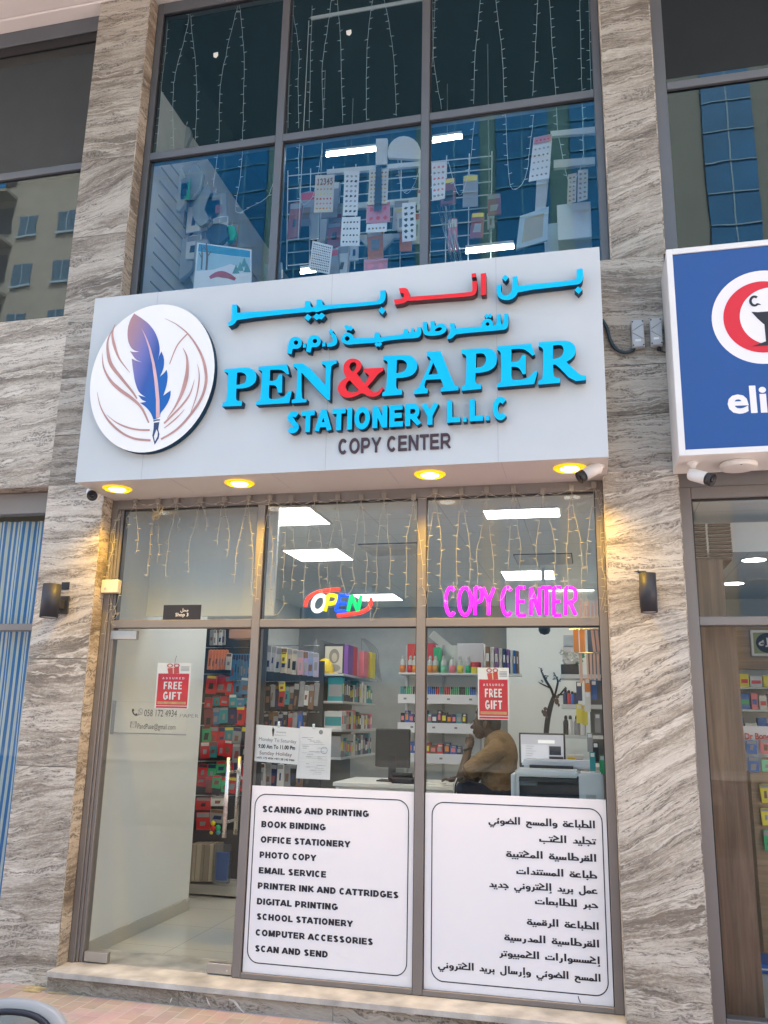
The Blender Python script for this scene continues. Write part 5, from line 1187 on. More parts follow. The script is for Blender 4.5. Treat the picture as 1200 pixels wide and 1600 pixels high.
# ------------------------------------------------------------------ neon style LED signs behind the transom glass
YN = .075
def tube_letter(strokes, u, v, sc, y, r, m, parent, name='led_letter', shear=0.0, w=None):
    mb = MB()
    for st in strokes:
        pts = []
        for a, b in st:
            p = at(u + (a + shear * b) * sc * (w or 1), v - b * sc, y); pts.append(p)
        if len(pts) > 2: pts = [Vector((q_[0], y, q_[1])) for q_ in catmull([(p.x, p.z) for p in pts], 4)]
        mb.tube(pts, r, 8)
    return mb.build(name, m, parent, smooth=True)
arc = lambda cx_, cy_, rx_, ry_, a0, a1, n=9: [(cx_ + rx_ * math.cos(R_(a0 + (a1 - a0) * i / (n - 1))), cy_ + ry_ * math.sin(R_(a0 + (a1 - a0) * i / (n - 1)))) for i in range(n)]
GLY = {'C': [arc(.5, .5, .42, .5, 50, 310, 11)], 'O': [arc(.5, .5, .45, .5, 90, 450, 14)], 'P': [[(.1, 0), (.1, 1)], [(.1, 1), (.55, .99), (.88, .90), (.92, .74), (.88, .58), (.55, .48), (.1, .47)]], 'Y': [[(.05, 1), (.5, .48)], [(.95, 1), (.5, .48)], [(.5, .48), (.5, 0)]],
       'E': [[(.1, 0), (.1, 1)], [(.1, 1), (.85, 1)], [(.1, .5), (.75, .5)], [(.1, 0), (.88, 0)]], 'N': [[(.1, 0), (.1, 1)], [(.1, 1), (.9, 0)], [(.9, 0), (.9, 1)]], 'T': [[(.05, 1), (.95, 1)], [(.5, 1), (.5, 0)]],
       'R': [[(.1, 0), (.1, 1)], [(.1, 1), (.55, .99), (.88, .90), (.92, .74), (.88, .58), (.55, .48), (.1, .47)], [(.45, .47), (.92, 0)]]}
t = thing('neon_copy_sign', 'magenta LED tube sign reading COPY CENTER in the right transom pane', 'neon sign', at(800, 962, YN))
rect('backing_board', t, 690, 908, 905, 966, YN + .012, M['acrylic'])
mg = emat('magenta_tube', (.92, .012, .80), .32)
for ch, u0, u1 in (('C', 695, 714), ('O', 716, 737), ('P', 741, 754), ('Y', 754, 773), ('C', 783, 803), ('E', 807, 824), ('N', 828, 845), ('T', 845, 863), ('E', 864, 879), ('R', 882, 901)):
    tube_letter(GLY[ch], u0, 961, 43, YN, .0125, mg, t, w=(u1 - u0) / 43)
t = thing('neon_open_sign', 'multicoloured LED tube OPEN sign in the middle transom pane', 'neon sign', at(527, 962, YN))
rect('backing_board', t, 474, 918, 581, 966, YN + .012, M['acrylic'])
for ch, u0, u1, nm, col in (('O', 485, 506, 'white_tube', (1, 1, 1)), ('P', 506, 524, 'yellow_tube', (1, .62, .0)), ('E', 523, 543, 'blue_tube', (.01, .08, 1)), ('N', 542, 561, 'green_tube', (.0, .62, .14))):
    tube_letter(GLY[ch], u0, 955, 25, YN, .0135, emat(nm, col, .30), t, shear=.28, w=(u1 - u0) / 25)
rd = emat('red_tube', (1, .045, .02), .30)
for pts in ([(477, 948), (481, 935), (495, 926), (515, 922), (531, 921)], [(580, 934), (578, 947), (566, 956), (545, 960), (527, 962)]):
    MB().tube([Vector((q_[0], YN, q_[1])) for q_ in catmull([xz(at(u, v, YN)) for u, v in pts], 5)], .014, 8).build('led_swoosh', rd, t, smooth=True)

# ------------------------------------------------------------------ striped curtain, lower left
def curtain_mat():
    m = bpy.data.materials.new('blue_white_striped_cloth'); m.use_nodes = True; n = m.node_tree.nodes; l = m.node_tree.links; b = n['Principled BSDF']
    uv = n.new('ShaderNodeUVMap'); uv.uv_map = 'UVMap'; sx = n.new('ShaderNodeSeparateXYZ'); l.new(uv.outputs[0], sx.inputs[0])
    ma = n.new('ShaderNodeMath'); ma.operation = 'PINGPONG'; l.new(sx.outputs[0], ma.inputs[0]); ma.inputs[1].default_value = .5
    rp = n.new('ShaderNodeValToRGB'); l.new(ma.outputs[0], rp.inputs[0]); e = rp.color_ramp.elements
    e[0].position = .24; e[0].color = (.045, .20, .47, 1); e[1].position = .27; e[1].color = (.60, .66, .62, 1)
    l.new(rp.outputs[0], b.inputs['Base Color']); b.inputs['Roughness'].default_value = .85; return m
mb = MB(); nx, nz = 340, 12; x0, x1 = -5.15, -2.712; yb = lambda x, z: .17 + .012 * math.sin(x * 40 + .8 * z) + .005 * math.sin(x * 90 + 2 * z + 1) + .01 * math.sin(z * 3 + x * 9)
for i in range(nx):
    for j in range(nz):
        a, b = x0 + (x1 - x0) * i / nx, x0 + (x1 - x0) * (i + 1) / nx; c, d = .05 + 2.93 * j / nz, .05 + 2.93 * (j + 1) / nz
        off = lambda x, z: (x * 26 + .16 * math.sin(z * 2.2) + .06 * math.sin(x * 30), z)
        mb.quad((a, yb(a, c), c), (b, yb(b, c), c), (b, yb(b, d), d), (a, yb(a, d), d), (off(a, c), off(b, c), off(b, d), off(a, d)))
tag(mb.build('striped_curtain', curtain_mat(), None, True, fix=True), 'blue and white striped cloth hung behind the lower left window', 'curtain')
# ================================================================== ACROSS THE STREET (seen only mirrored in the upper panes)
YB = -30.0
tw = thing('apartment_tower', 'tan apartment block with blue glass strips mirrored in the upper windows', 'building', (-8, YB, Z_GROUND))
M['tan'] = mat('tan_render', (.31, .285, .23), .85, var=.08, scale=.6, bump=.1)
M['blueglass'] = mat('blue_curtain_wall', (.012, .15, .32), .5, 0, .25, .35)
M['mullion'] = mat('pale_mullion', (.32, .42, .48), .5)
MB().box(-48, 46, YB - 12, YB, Z_GROUND - .3, 31).build('tower_wall', M['tan'], tw)
strips = [(-21.0, -13.9), (-13.4, -6.2), (-5.5, -3.15), (-2.35, 0.1), (1.1, 2.3), (6.9, 9.0), (13, 17), (-34, -31)]
for a, b in strips:
    g = MB().box(a, b, YB + .005, YB + .15, 3, 30.5).build('glass_strip', M['blueglass'], tw)
    mb = MB(); k = 0
    for i in range(17): mb.box(a + .005, b - .005, YB + .151, YB + .19, 4 + i * 1.55, 4.05 + i * 1.55)
    for i in range(1, max(2, int((b - a) / 1.1))): x = a + (b - a) * i / max(2, int((b - a) / 1.1)); mb.box(x - .03, x + .03, YB + .151, YB + .17, 3, 30.5)
    mb.build('mullion', M['mullion'], g)
for x in (-27.6, -25.2, 10.2, 12.0, 4.0):
    for i in range(11):
        z = 3.2 + i * 2.9
        if z > 29: continue
        f = MB().box(x - .55, x + .55, YB + .002, YB + .05, z, z + 1.25).build('window', C('dull_window_glass', (.07, .13, .18), .3, var=.3), tw)
        MB().box(x - .62, x + .62, YB + .051, YB + .12, z - .1, z).box(x - .02, x + .02, YB + .051, YB + .08, z, z + 1.25).build('window_sill', M['mullion'], f)
for i in range(10):
    z = 2.6 + i * 2.9
    d = MB().box(-33, -28.6, YB + .002, YB + .02, z + .9, z + 2.5).build('balcony_recess', C('dark_recess', (.07, .06, .05)), tw)
    b_ = MB().box(-33.2, -28.4, YB + .021, YB + 1.0, z, z + .16).build('balcony', M['tan'], tw)
    MB().box(-33.1, -28.5, YB + .96, YB + 1.0, z + .165, z + .95).build('balcony_glass', M['blueglass'], b_)
# ------------------------------------------------------------------ cars parked along the kerb behind the photographer (mirrored in the shop glass)
def make_car(label, paint, x0, y0):
    t = thing('parked_car', label, 'car', (x0, y0, Z_GROUND - .15), 'cars parked along the kerb'); zg = Z_GROUND - .15
    prof = [(-2.15, .35, .62), (-2.18, .55, .75), (-2.05, .86, .80), (-1.15, .98, .84), (-.35, 1.40, .66), (.25, 1.47, .64), (1.05, 1.42, .64), (1.70, 1.10, .76), (2.10, 1.02, .80), (2.16, .60, .78), (2.10, .35, .66)]
    def hull(pr, zb, m, name, parent, grow=0):
        mb = MB(); N = len(pr)
        for s in (-1, 1):
            for (x, z, hw) in pr: mb.v.append(Vector((x0 + x, y0 + s * (hw + grow), zg + z)))
        for (x, z, hw) in pr: mb.v.append(Vector((x0 + x, y0 - .84, zg + zb))); 
        for (x, z, hw) in pr: mb.v.append(Vector((x0 + x, y0 + .84, zg + zb)))
        for i in range(N - 1):
            mb.face((i, i + 1, N + i + 1, N + i)); mb.face((2 * N + i, 2 * N + i + 1, i + 1, i)); mb.face((N + i, N + i + 1, 3 * N + i + 1, 3 * N + i)); mb.face((2 * N + i + 1, 2 * N + i, 3 * N + i, 3 * N + i + 1))
        return mb.build(name, m, parent, True, fix=True, bevel=.03, seg=2)
    body = [(-2.15, .35, .78), (-2.18, .62, .84), (-2.05, .84, .84), (-1.1, .95, .86), (.3, .97, .87), (1.6, 1.0, .86), (2.12, .98, .83), (2.16, .60, .84), (2.10, .35, .80)]
    hull(body, .22, paint, 'body', t)
    roof = MB(); sec = [(-1.15, .95, .76), (-.38, 1.38, .62), (.25, 1.46, .60), (1.05, 1.41, .60), (1.75, .98, .74)]
    cabin = MB(); N = len(sec)
    for s in (-1, 1):
        for (x, z, hw) in sec: cabin.v.append(Vector((x0 + x, y0 + s * hw, zg + z)))
    for s in (-1, 1):
        for (x, z, hw) in sec: cabin.v.append(Vector((x0 + x, y0 + s * .80, zg + .93)))
    for i in range(N - 1): cabin.face((i, i + 1, N + i + 1, N + i)); cabin.face((2 * N + i, 2 * N + i + 1, i + 1, i)); cabin.face((N + i, N + i + 1, 3 * N + i + 1, 3 * N + i))
    cabin.build('glazing', C('car_glass', (.015, .02, .022), .06), t, fix=True)
    rf = MB(); r_ = [(-.40, 1.385, .63), (.25, 1.475, .61), (1.06, 1.42, .61)]
    for s in (-1, 1):
        for (x, z, hw) in r_: rf.v.append(Vector((x0 + x, y0 + s * hw, zg + z)))
    for i in range(2): rf.face((i, i + 1, 4 + i, 3 + i))
    rf.build('roof', paint, t)
    pl = MB()
    for s in (-1, 1):
        for a, b in (((-1.15, .96, .77), (-.40, 1.39, .635)), ((.30, .96, .83), (.33, 1.46, .62)), ((1.06, 1.42, .62), (1.75, .99, .75))): pl.tube([(x0 + a[0], y0 + s * a[2], zg + a[1]), (x0 + b[0], y0 + s * b[2], zg + b[1])], .035, 6)
    pl.build('roof_pillar', paint, t, True)
    for xx in (-1.35, 1.32):
        for s in (-1, 1):
            wh = MB().lathe((x0 + xx, y0 + s * .78, zg + .32), [(.2, -.1), (.3, -.1), (.325, -.07), (.325, .07), (.3, .1), (.2, .1)], 28, 'y').build('wheel', M['ink'], t, None); MB().lathe((x0 + xx, y0 + s * .79, zg + .32), [(.04, -.1), (.2, -.09), (.2, .09), (.04, .1)], 20, 'y').build('rim', M['steel'], wh, None)
    for s in (-1, 1):
        MB().box(x0 + 2.09, x0 + 2.175, y0 + s * .60 - .17, y0 + s * .60 + .17, zg + .72, zg + .88).build('tail_light', C('tail_red', (.5, .01, .01), .2), t, bevel=.02); MB().box(x0 - 2.2, x0 - 2.08, y0 + s * .60 - .17, y0 + s * .60 + .17, zg + .64, zg + .78).build('headlight', M['steel'], t, bevel=.02)
        MB().box(x0 - .95, x0 - .78, y0 + s * .87 - .02, y0 + s * .87 + .14 * s + .02, zg + .95, zg + 1.06).build('door_mirror', paint, t, bevel=.02)
    return t
make_car('white parked car mirrored faintly in the glass door', mat('white_car_paint', (.7, .7, .69), .25, coat=.6), -4.3, -8.25)
make_car('dark grey parked car mirrored faintly in the middle display window', mat('grey_car_paint', (.05, .055, .06), .25, coat=.6), .9, -8.3)
make_car('silver parked car mirrored faintly in the pharmacy window', mat('silver_car_paint', (.38, .39, .40), .25, .4, coat=.6), 6.2, -8.25)
# ------------------------------------------------------------------ scooter close to the photographer: only a mirror reaches into the frame
SC = thing('scooter', 'pale grey scooter mirror with black rim at the bottom left corner', 'scooter', (-.12, -3.55, Z_GROUND))
shell = mat('pale_grey_scooter_paint', (.27, .265, .25), .45, coat=.2)
mg_ = M['mirror_glass'] = glass('mirror_glass', (.02, .02, .02), .55)
mc = CAM + ray(20, 1632) * 1.72
toc = (CAM - mc).normalized(); nrm = Vector((toc.x * .6 - .25, toc.y, toc.z * .35)).normalized()
ax = Vector((0, 0, 1)).cross(nrm).normalized(); ay = nrm.cross(ax)
def ellipse_solid(c, n_, ax_, ay_, prof, N=40):
    mb = MB(); k0 = 0
    for (rx_, ry_, h) in prof:
        for j in range(N):
            th = 2 * math.pi * j / N; e = 2.4
            cx_, sx_ = math.cos(th), math.sin(th)
            mb.v.append(c + ax_ * rx_ * math.copysign(abs(cx_) ** (2 / e), cx_) + ay_ * ry_ * math.copysign(abs(sx_) ** (2 / e), sx_) + n_ * h)
    for i in range(len(prof) - 1):
        for j in range(N):
            a = i * N + j; b = i * N + (j + 1) % N; mb.face((a, b, b + N, a + N))
    mb.face([j for j in reversed(range(N))]); e_ = (len(prof) - 1) * N; mb.face([e_ + j for j in range(N)])
    return mb
mh = ellipse_solid(mc, nrm, ax, ay, [(.03, .02, -.075), (.08, .055, -.06), (.112, .078, -.02), (.118, .083, .0), (.112, .078, .010), (.098, .066, .012)]).build('mirror_housing', shell, SC, smooth=True)
ellipse_solid(mc, nrm, ax, ay, [(.097, .0655, .0125), (.094, .063, .020), (.086, .056, .019), (.084, .054, .014)]).build('mirror_rim', M['ink'], mh, smooth=True)
ellipse_solid(mc, nrm, ax, ay, [(.0838, .0538, .0145), (.0838, .0538, .0150)]).build('mirror_pane', C('dark_mirror', (.16, .19, .20), .08, metal=.6), mh)
bar = Vector((mc.x - .42, mc.y + .05, mc.z - .24))
MB().tube([mc - nrm * .05, mc + Vector((-.06, .02, -.12)), Vector((mc.x - .18, mc.y + .06, mc.z - .22))], .008, 10).build('mirror_stalk', M['black'], SC, smooth=True)
MB().tube([Vector((mc.x - .02, mc.y - .06, mc.z - .24)), Vector((mc.x - .16, mc.y + .05, mc.z - .22)), bar, Vector((mc.x - .68, mc.y + .05, mc.z - .22)), Vector((mc.x - .82, mc.y - .06, mc.z - .24))], .013, 10).build('handlebar', M['black'], SC, smooth=True)
for s in (0, 1): x_ = mc.x - .02 - s * .80; MB().tube([(x_, mc.y - .14, mc.z - .245), (x_ - (.02 if not s else -.02), mc.y - .03, mc.z - .24)], .019, 12).build('grip', M['ink'], SC, smooth=None)
x_ = bar.x; yw = mc.y + .42
for yy in (yw, yw - 1.22):
    wh = MB().lathe((x_, yy, Z_GROUND + .215), [(.12, -.05), (.17, -.055), (.205, -.035), (.213, 0), (.205, .035), (.17, .055), (.12, .05)], 40, 'x').build('wheel', M['ink'], SC, smooth=None)
    MB().lathe((x_, yy, Z_GROUND + .215), [(.03, -.04), (.119, -.035), (.119, .035), (.03, .04)], 30, 'x').build('rim', M['steel'], wh, smooth=None)
MB().tube([(x_, yw, Z_GROUND + .215), (x_, yw - .08, .45), (x_, mc.y + .06, mc.z - .24)], .03, 12).build('steering_column', M['black'], SC, smooth=True)
def loft(secs, N=20):
    mb = MB()
    for (cx_, cy_, cz_, rx_, rz_, ty) in secs:
        for j in range(N):
            th = 2 * math.pi * j / N; mb.v.append(Vector((cx_ + rx_ * math.cos(th), cy_ + ty * math.sin(th), cz_ + rz_ * math.sin(th))))
    for i in range(len(secs) - 1):
        for j in range(N): a = i * N + j; b = i * N + (j + 1) % N; mb.face((a, b, b + N, a + N))
    mb.face([j for j in reversed(range(N))]); e_ = (len(secs) - 1) * N; mb.face([e_ + j for j in range(N)]); return mb
loft([(x_, yw - .02, .16, .06, .02, .03), (x_, yw - .03, .30, .17, .03, .05), (x_, yw - .10, .45, .20, .04, .06), (x_, yw - .20, .58, .15, .03, .05), (x_, yw - .26, .64, .08, .02, .03)]).build('leg_shield', shell, SC, smooth=True, fix=True)
loft([(x_, yw - .62, .26, .12, .10, 0), (x_, yw - .75, .36, .17, .16, 0), (x_, yw - 1.0, .42, .18, .15, 0), (x_, yw - 1.3, .48, .14, .09, 0), (x_, yw - 1.48, .52, .05, .03, 0)]).build('rear_body', shell, SC, smooth=True, fix=True)
loft([(x_, yw - .60, .53, .08, .03, 0), (x_, yw - .72, .56, .15, .05, 0), (x_, yw - 1.0, .58, .16, .05, 0), (x_, yw - 1.28, .60, .12, .05, 0), (x_, yw - 1.36, .60, .05, .02, 0)]).build('saddle', M['ink'], SC, smooth=True, fix=True)
MB().box(x_ - .15, x_ + .15, yw - .68, yw - .14, .10, .17).build('footboard', shell, SC, bevel=.02)
MB().lathe((x_, yw - .10, .52), [(.08, 0), (.075, .03), (.05, .045)], 24, 'y').build('headlight', M['vinyl'], SC, smooth=None)
# ================================================================== INSIDE THE SHOP
Z3 = lambda a, b, y: at(640 + a / 3.75, 960 + b / 3.75, y)      # helpers for the right and the middle display window
Z2 = lambda a, b, y: at(380 + a / 4.0, 960 + b / 4.0, y)
ZD = lambda a, b, y: at(100 + a / 3.75, 960 + b / 3.75, y)
rs = random.Random(12)
# ------------------------------------------------------------------ lit ceiling panels, vents, camera dome
def ceil_panel(pts, label, w_=.58, d_=.60, strength='panel_on'):
    ps = [atz(u, v, CEIL) for u, v in pts]; cx_ = sum(p.x for p in ps) / len(ps); cy_ = sum(p.y for p in ps) / len(ps)
    t = thing('ceiling_light', label, 'ceiling light', (cx_, cy_, CEIL), 'lit ceiling panels')
    MB().box(cx_ - w_ / 2, cx_ + w_ / 2, cy_ - d_ / 2, cy_ + d_ / 2, CEIL - .012, CEIL - .0005).build('frame', M['white'], t)
    MB().box(cx_ - w_ / 2 + .018, cx_ + w_ / 2 - .018, cy_ - d_ / 2 + .018, cy_ + d_ / 2 - .018, CEIL - .015, CEIL - .0125).build('diffuser', M[strength], t)
ceil_panel([(440, 855), (535, 855), (555, 876), (462, 876)], 'square lit ceiling panel above the OPEN sign')
ceil_panel([(752, 799), (878, 794), (878, 802), (757, 806)], 'narrow lit ceiling panel nearest the glass in the right bay', .6, .30)
ceil_panel([(777, 889), (869, 888), (873, 906), (785, 906)], 'square lit ceiling panel above the magenta sign')
ceil_panel([(560, 926), (620, 926), (637, 938), (545, 938)], 'far lit ceiling panel directly behind the OPEN sign')
ceil_panel([(855, 918), (930, 918), (925, 933), (860, 933)], 'far lit ceiling panel behind the letters of the magenta sign')
ceil_panel([(405, 797), (470, 797), (500, 812), (420, 816)], 'lit ceiling panel close behind the top of the first mullion')
for pts, lb in (([(590, 853), (632, 853), (638, 862), (600, 862)], 'slatted air vent in the ceiling near the middle mullion'), ([(830, 868), (865, 868), (868, 878), (836, 878)], 'slatted air vent in the ceiling of the right bay')):
    ps = [atz(u, v, CEIL) for u, v in pts]; cx_ = sum(p.x for p in ps) / 4; cy_ = sum(p.y for p in ps) / 4
    t = thing('ceiling_vent', lb, 'air vent', (cx_, cy_, CEIL)); mb = MB()
    MB().box(cx_ - .28, cx_ + .28, cy_ - .28, cy_ + .28, CEIL - .006, CEIL - .0005).build('vent_back', M['black'], t)
    for i in range(9): mb.box(cx_ - .27, cx_ + .27, cy_ - .26 + i * .06, cy_ - .235 + i * .06, CEIL - .02, CEIL - .0065)
    mb.build('slat', M['white'], t)
p = Z3(790, 95, 3.6)
t = thing('dome_camera', 'black dome camera on the back ceiling seen over the gift poster', 'security camera', p); MB().lathe((p.x, p.y, p.z), [(.06, .03), (.06, 0), (.045, -.03), (.001, -.045)], 20).build('dome', M['black'], t, smooth=True); MB().tube([(p.x, p.y, p.z + .03), (p.x, p.y, CEIL)], .02, 10).build('stem', M['white'], t)
# speaker on a bracket behind the transom of the door
c = at(376, 905, .9)
t = thing('wall_speaker', 'dark tilted loudspeaker behind the string lights above the door', 'speaker', c)
axx, ayy, azz = Vector((.80, .3, -.45)).normalized(), Vector((-.2, .93, .3)).normalized(), None; azz = axx.cross(ayy).normalized(); ayy = azz.cross(axx)
MB().obox(c, axx * .105, ayy * .09, azz * .155).build('cabinet', C('speaker_grey', (.12, .125, .125), .6), t, bevel=.01)
MB().obox(c - ayy * .092, axx * .095, ayy * .002, azz * .145).build('grille', C('grille_grey', (.075, .078, .08), .8), t)
MB().tube([c + azz * .12, c + Vector((-.12, .0, .28)), c + Vector((-.13, .02, .62))], .008, 8).build('cable', M['ink'], t, smooth=True)
# ------------------------------------------------------------------ back shelving unit behind the man
YS_ = 3.4
t = thing('wall_shelf_unit', 'white wall shelving stocked with paints and markers behind the seated man', 'shelves', (-.4, YS_, 0))
xa, xb = at(622, 1100, YS_).x, at(748, 1100, YS_).x
MB().box(xa, xb, YS_ + .36, YS_ + .38, .3, 2.35).build('back_panel', M['whitewall'], t)
shelf_z = []
for (v0, v1, xr) in ((1050.7, 1056.5, 748), (1085, 1101, 748), (1129, 1147, 741), (1176.5, 1194.7, 736)):
    a, b = at(625, v0, YS_), at(xr, v1, YS_); shelf_z.append(a.z)
    MB().box(xa, b.x, YS_, YS_ + .359, a.z - .02, a.z).build('shelf_board', M['white'], t, bevel=.002)
    if v1 - v0 > 8: MB().box(xa, b.x, YS_ - .012, YS_ - .0005, b.z, a.z + .004).build('price_rail', M['vinyl'], t, bevel=.002)
for x in (xa + .02, (xa + xb) / 2, xb - .02): MB().box(x - .012, x + .012, YS_ + .33, YS_ + .359, .3, 2.35).build('upright', C('rail_grey', (.5, .5, .5)), t)
mb = MB()
for i in range(11): x = xa + .06 + i * .075; z = shelf_z[1 + i % 3] - .05; mb.box(x, x + .03, YS_ - .0135, YS_ - .0122, z, z + .018)
mb.build('price_tag', C('price_grey', (.25, .25, .27)), t)
def bottle(x, y, z, h, r, body, cap, label, group, capname='cap'):
    t = thing('paint_bottle', label, 'bottle', (x, y, z), group)
    MB().lathe((x, y, z + .0005), [(r * .95, 0), (r, .004), (r, h * .66), (r * .55, h * .78), (r * .5, h * .8)], 14).build('bottle_body', body, t, smooth=None)
    MB().lathe((x, y, z + h * .8 + .001), [(r * .55, 0), (r * .55, h * .12), (r * .3, h * .2)], 12).build(capname, cap, t, smooth=None)
    return t
palette = {'orange': (.75, .25, .03), 'amber': (.55, .30, .06), 'mint green': (.25, .65, .38), 'pink': (.80, .22, .25), 'yellow': (.80, .68, .05), 'green': (.04, .45, .18), 'red': (.62, .04, .04), 'blue': (.03, .14, .50), 'white': (.72, .72, .70), 'purple': (.22, .08, .35), 'teal': (.03, .30, .33), 'black': (.025, .025, .03), 'brown': (.22, .12, .07), 'grey': (.33, .33, .34), 'navy': (.02, .035, .12), 'pewter': (.30, .30, .31), 'dusty red': (.28, .07, .07)}
def PC(n): return C('stock_' + n.replace(' ', '_'), palette[n], .4)
clearp = C('clear_plastic_grey', (.55, .58, .55), .2)
for X, col in ((30, 'orange'), (5, 'red'), (-40, 'orange'), (120, 'orange'), (152, 'amber'), (200, 'mint green'), (250, 'pink'), (296, 'yellow'), (345, 'green')):
    p = Z3(X, 340, YS_ + .06); h = Z3(X, 235, YS_ + .06).z - p.z
    t = bottle(p.x, YS_ + .06, shelf_z[0], h * .95, .030, clearp, clearp, f'clear squeeze bottle with {col} contents on the top back shelf', 'paint bottles on the top back shelf', 'nozzle')
    MB().lathe((p.x, YS_ + .06, shelf_z[0] + .001), [(.0308, .0), (.0312, h * .42)], 14).build('coloured_band', PC(col), t, smooth=None)
p = Z3(388, 340, YS_ + .06)
t = thing('glue_tub', 'red and yellow tub at the end of the top back shelf', 'tub', (p.x, YS_ + .06, shelf_z[0])); MB().lathe((p.x, YS_ + .06, shelf_z[0] + .0005), [(.05, 0), (.052, .06)], 18).build('tub_body', PC('yellow'), t); MB().lathe((p.x, YS_ + .06, shelf_z[0] + .061), [(.054, 0), (.054, .045), (.05, .05)], 18).build('lid', PC('red'), t)
for (X0, X1, Y0, col, lb) in ((-5, 34, 175, 'red', 'red box above the bottles left of the middle mullion'), (105, 146, 170, 'red', 'red box above the bottles right of the middle mullion'), (146, 180, 195, 'green', 'green box above the bottles on the top back shelf')):
    a, b = Z3(X0, Y0, YS_ + .2), Z3(X1, 340, YS_ + .2)
    tag(MB().box(a.x, b.x, YS_ + .14, YS_ + .28, shelf_z[0] + .0005, a.z).build('stock_box', PC(col), None, bevel=.003), lb, 'box', 'boxes on the top back shelf')
x = xa + .02; i = 0
while x < xb - .06:
    col = rs.choice(['green', 'green', 'yellow', 'yellow', 'orange', 'blue', 'pink', 'teal', 'red', 'black']); n = rs.choice((2, 3, 4))
    t = thing('marker_pack', f'row of {col} marker pens standing on the second back shelf', 'marker pens', (x, YS_ + .05, shelf_z[1]), 'marker pens on the second back shelf')
    for k in range(n):
        m1 = MB().lathe((x, YS_ + .05, shelf_z[1] + .005), [(.0085, 0), (.009, .05), (.007, .056)], 8).build('pen_body', PC(col), t)
        MB().lathe((x, YS_ + .05, shelf_z[1] + .0615), [(.009, 0), (.009, .022)], 8).build('pen_cap', PC('black') if rs.random() < .4 else PC(col), t); x += .0205
    x += .004
def cube_row(z, x0, x1, y, hs, ws, cols, label, group, cat='box', name='stock_box', d=.12, gap=.004):
    x = x0
    while x < x1 - ws[0]:
        w_ = rs.uniform(*ws); col = rs.choice(cols); h = rs.uniform(*hs)
        if x + w_ > x1: break
        o = MB().box(x, x + w_, y, y + d, z + .0006, z + h).build(name, PC(col), None, bevel=.002)
        b_ = MB().box(x + w_ * .15, x + w_ * .85, y - .0012, y - .0002, z + h * .25, z + h * .7).build('box_label', PC(rs.choice(['white', 'yellow', 'grey', 'orange', 'pink'])), o)
        if rs.random() < .5: MB().box(x + w_ * .3, x + w_ * .95, y - .0012, y - .0002, z + h * .76, z + h * .92).build('box_label', PC(rs.choice(['pewter', 'white', 'dusty red'])), o)
        tag(o, label.format(col), cat, group); x += w_ + gap + (rs.uniform(.01, .05) if rs.random() < .15 else 0)
cube_row(shelf_z[2], xa + .02, xb - .10, YS_ + .04, (.08, .13), (.035, .06), ['navy', 'navy', 'black', 'blue', 'purple', 'teal'], 'dark {} ink box on the third back shelf', 'ink boxes on the third back shelf')
cube_row(shelf_z[3], xa + .02, xb - .14, YS_ + .04, (.08, .12), (.045, .075), ['red', 'navy', 'navy', 'blue', 'brown'], '{} supply box on the lowest visible back shelf', 'supply boxes on the lowest back shelf')
# white box and binders to the right of the bottles
a, b = Z3(282, 172, YS_ + .25), Z3(438, 300, YS_ + .25)
tag(MB().box(a.x, b.x, YS_ + .2, YS_ + .34, shelf_z[0] + .0006, a.z).build('carton', M['vinyl'], None, bevel=.004), 'plain white carton lying behind the bottles on the top back shelf', 'box')
xx = Z3(442, 250, YS_).x
for i, (col, hh) in enumerate((('brown', 1.0), ('white', .97), ('purple', .93), ('white', .88), ('navy', .86), ('purple', .80), ('white', .74), ('blue', .72), ('brown', .68))):
    h = (Z3(442, 182, YS_).z - shelf_z[0]) * (hh * .35 + .62); w_ = .045 - i * .0022
    t = thing('ring_binder', f'{"tall" if i < 3 else "upright"} {col} ring binder on the shelf above the gift poster' + (' nearest the white carton' if i == 0 else ''), 'binder', (xx, YS_ + .05, shelf_z[0]), 'ring binders above the gift poster')
    MB().box(xx, xx + w_ - .004, YS_ + .03 + i * .02, YS_ + .30, shelf_z[0] + .0006, shelf_z[0] + h).build('binder_cover', PC(col), t, bevel=.003)
    MB().box(xx + .006, xx + w_ - .010, YS_ + .0275 + i * .02, YS_ + .0297 + i * .02, shelf_z[0] + h * .45, shelf_z[0] + h * .75).build('spine_label', M['paper'], t); xx += w_
tag(MB().box(xb - .12, xx + .02, YS_ + .02, YS_ + .34, shelf_z[0] - .018, shelf_z[0] - .0005).build('bracket_shelf', M['white']), 'white shelf carrying the ring binders', 'shelf')
# ------------------------------------------------------------------ stair rail, tree sticker on the far wall
p0, p1 = Z3(130, 115, 5.3), Z3(790, 660, 5.3); d = (p1 - p0).normalized()
t = thing('stair_rail', 'white sloping stair handrail at the back of the shop', 'handrail', p1)
n_ = Vector((-d.z, 0, d.x)); MB().obox((p0 + p1) / 2, d * ((p1 - p0).length / 2), Vector((0, .05, 0)), n_ * .05).build('handrail', M['white'], t, bevel=.006)
for k in (.25, .75): q_ = p0.lerp(p1, k); MB().box(q_.x - .03, q_.x + .03, 5.28, 5.33, .3, q_.z - .06).build('post', M['white'], t)
MB().box(p1.x - .05, p1.x + .05, 5.25, 5.35, .3, p1.z + .03).build('newel_post', M['white'], t, bevel=.004)
YTR = 5.18
tag(MB().box(.10, 1.449, YTR + .006, YTR + .10, 0.0, CEIL - .003).build('partition_wall', M['whitewall']), 'white partition wall with the black tree sticker', 'wall')
t = thing('tree_sticker', 'black tree silhouette sticker with branches and monkeys on the white far wall', 'wall sticker', Z3(800, 695, YTR))
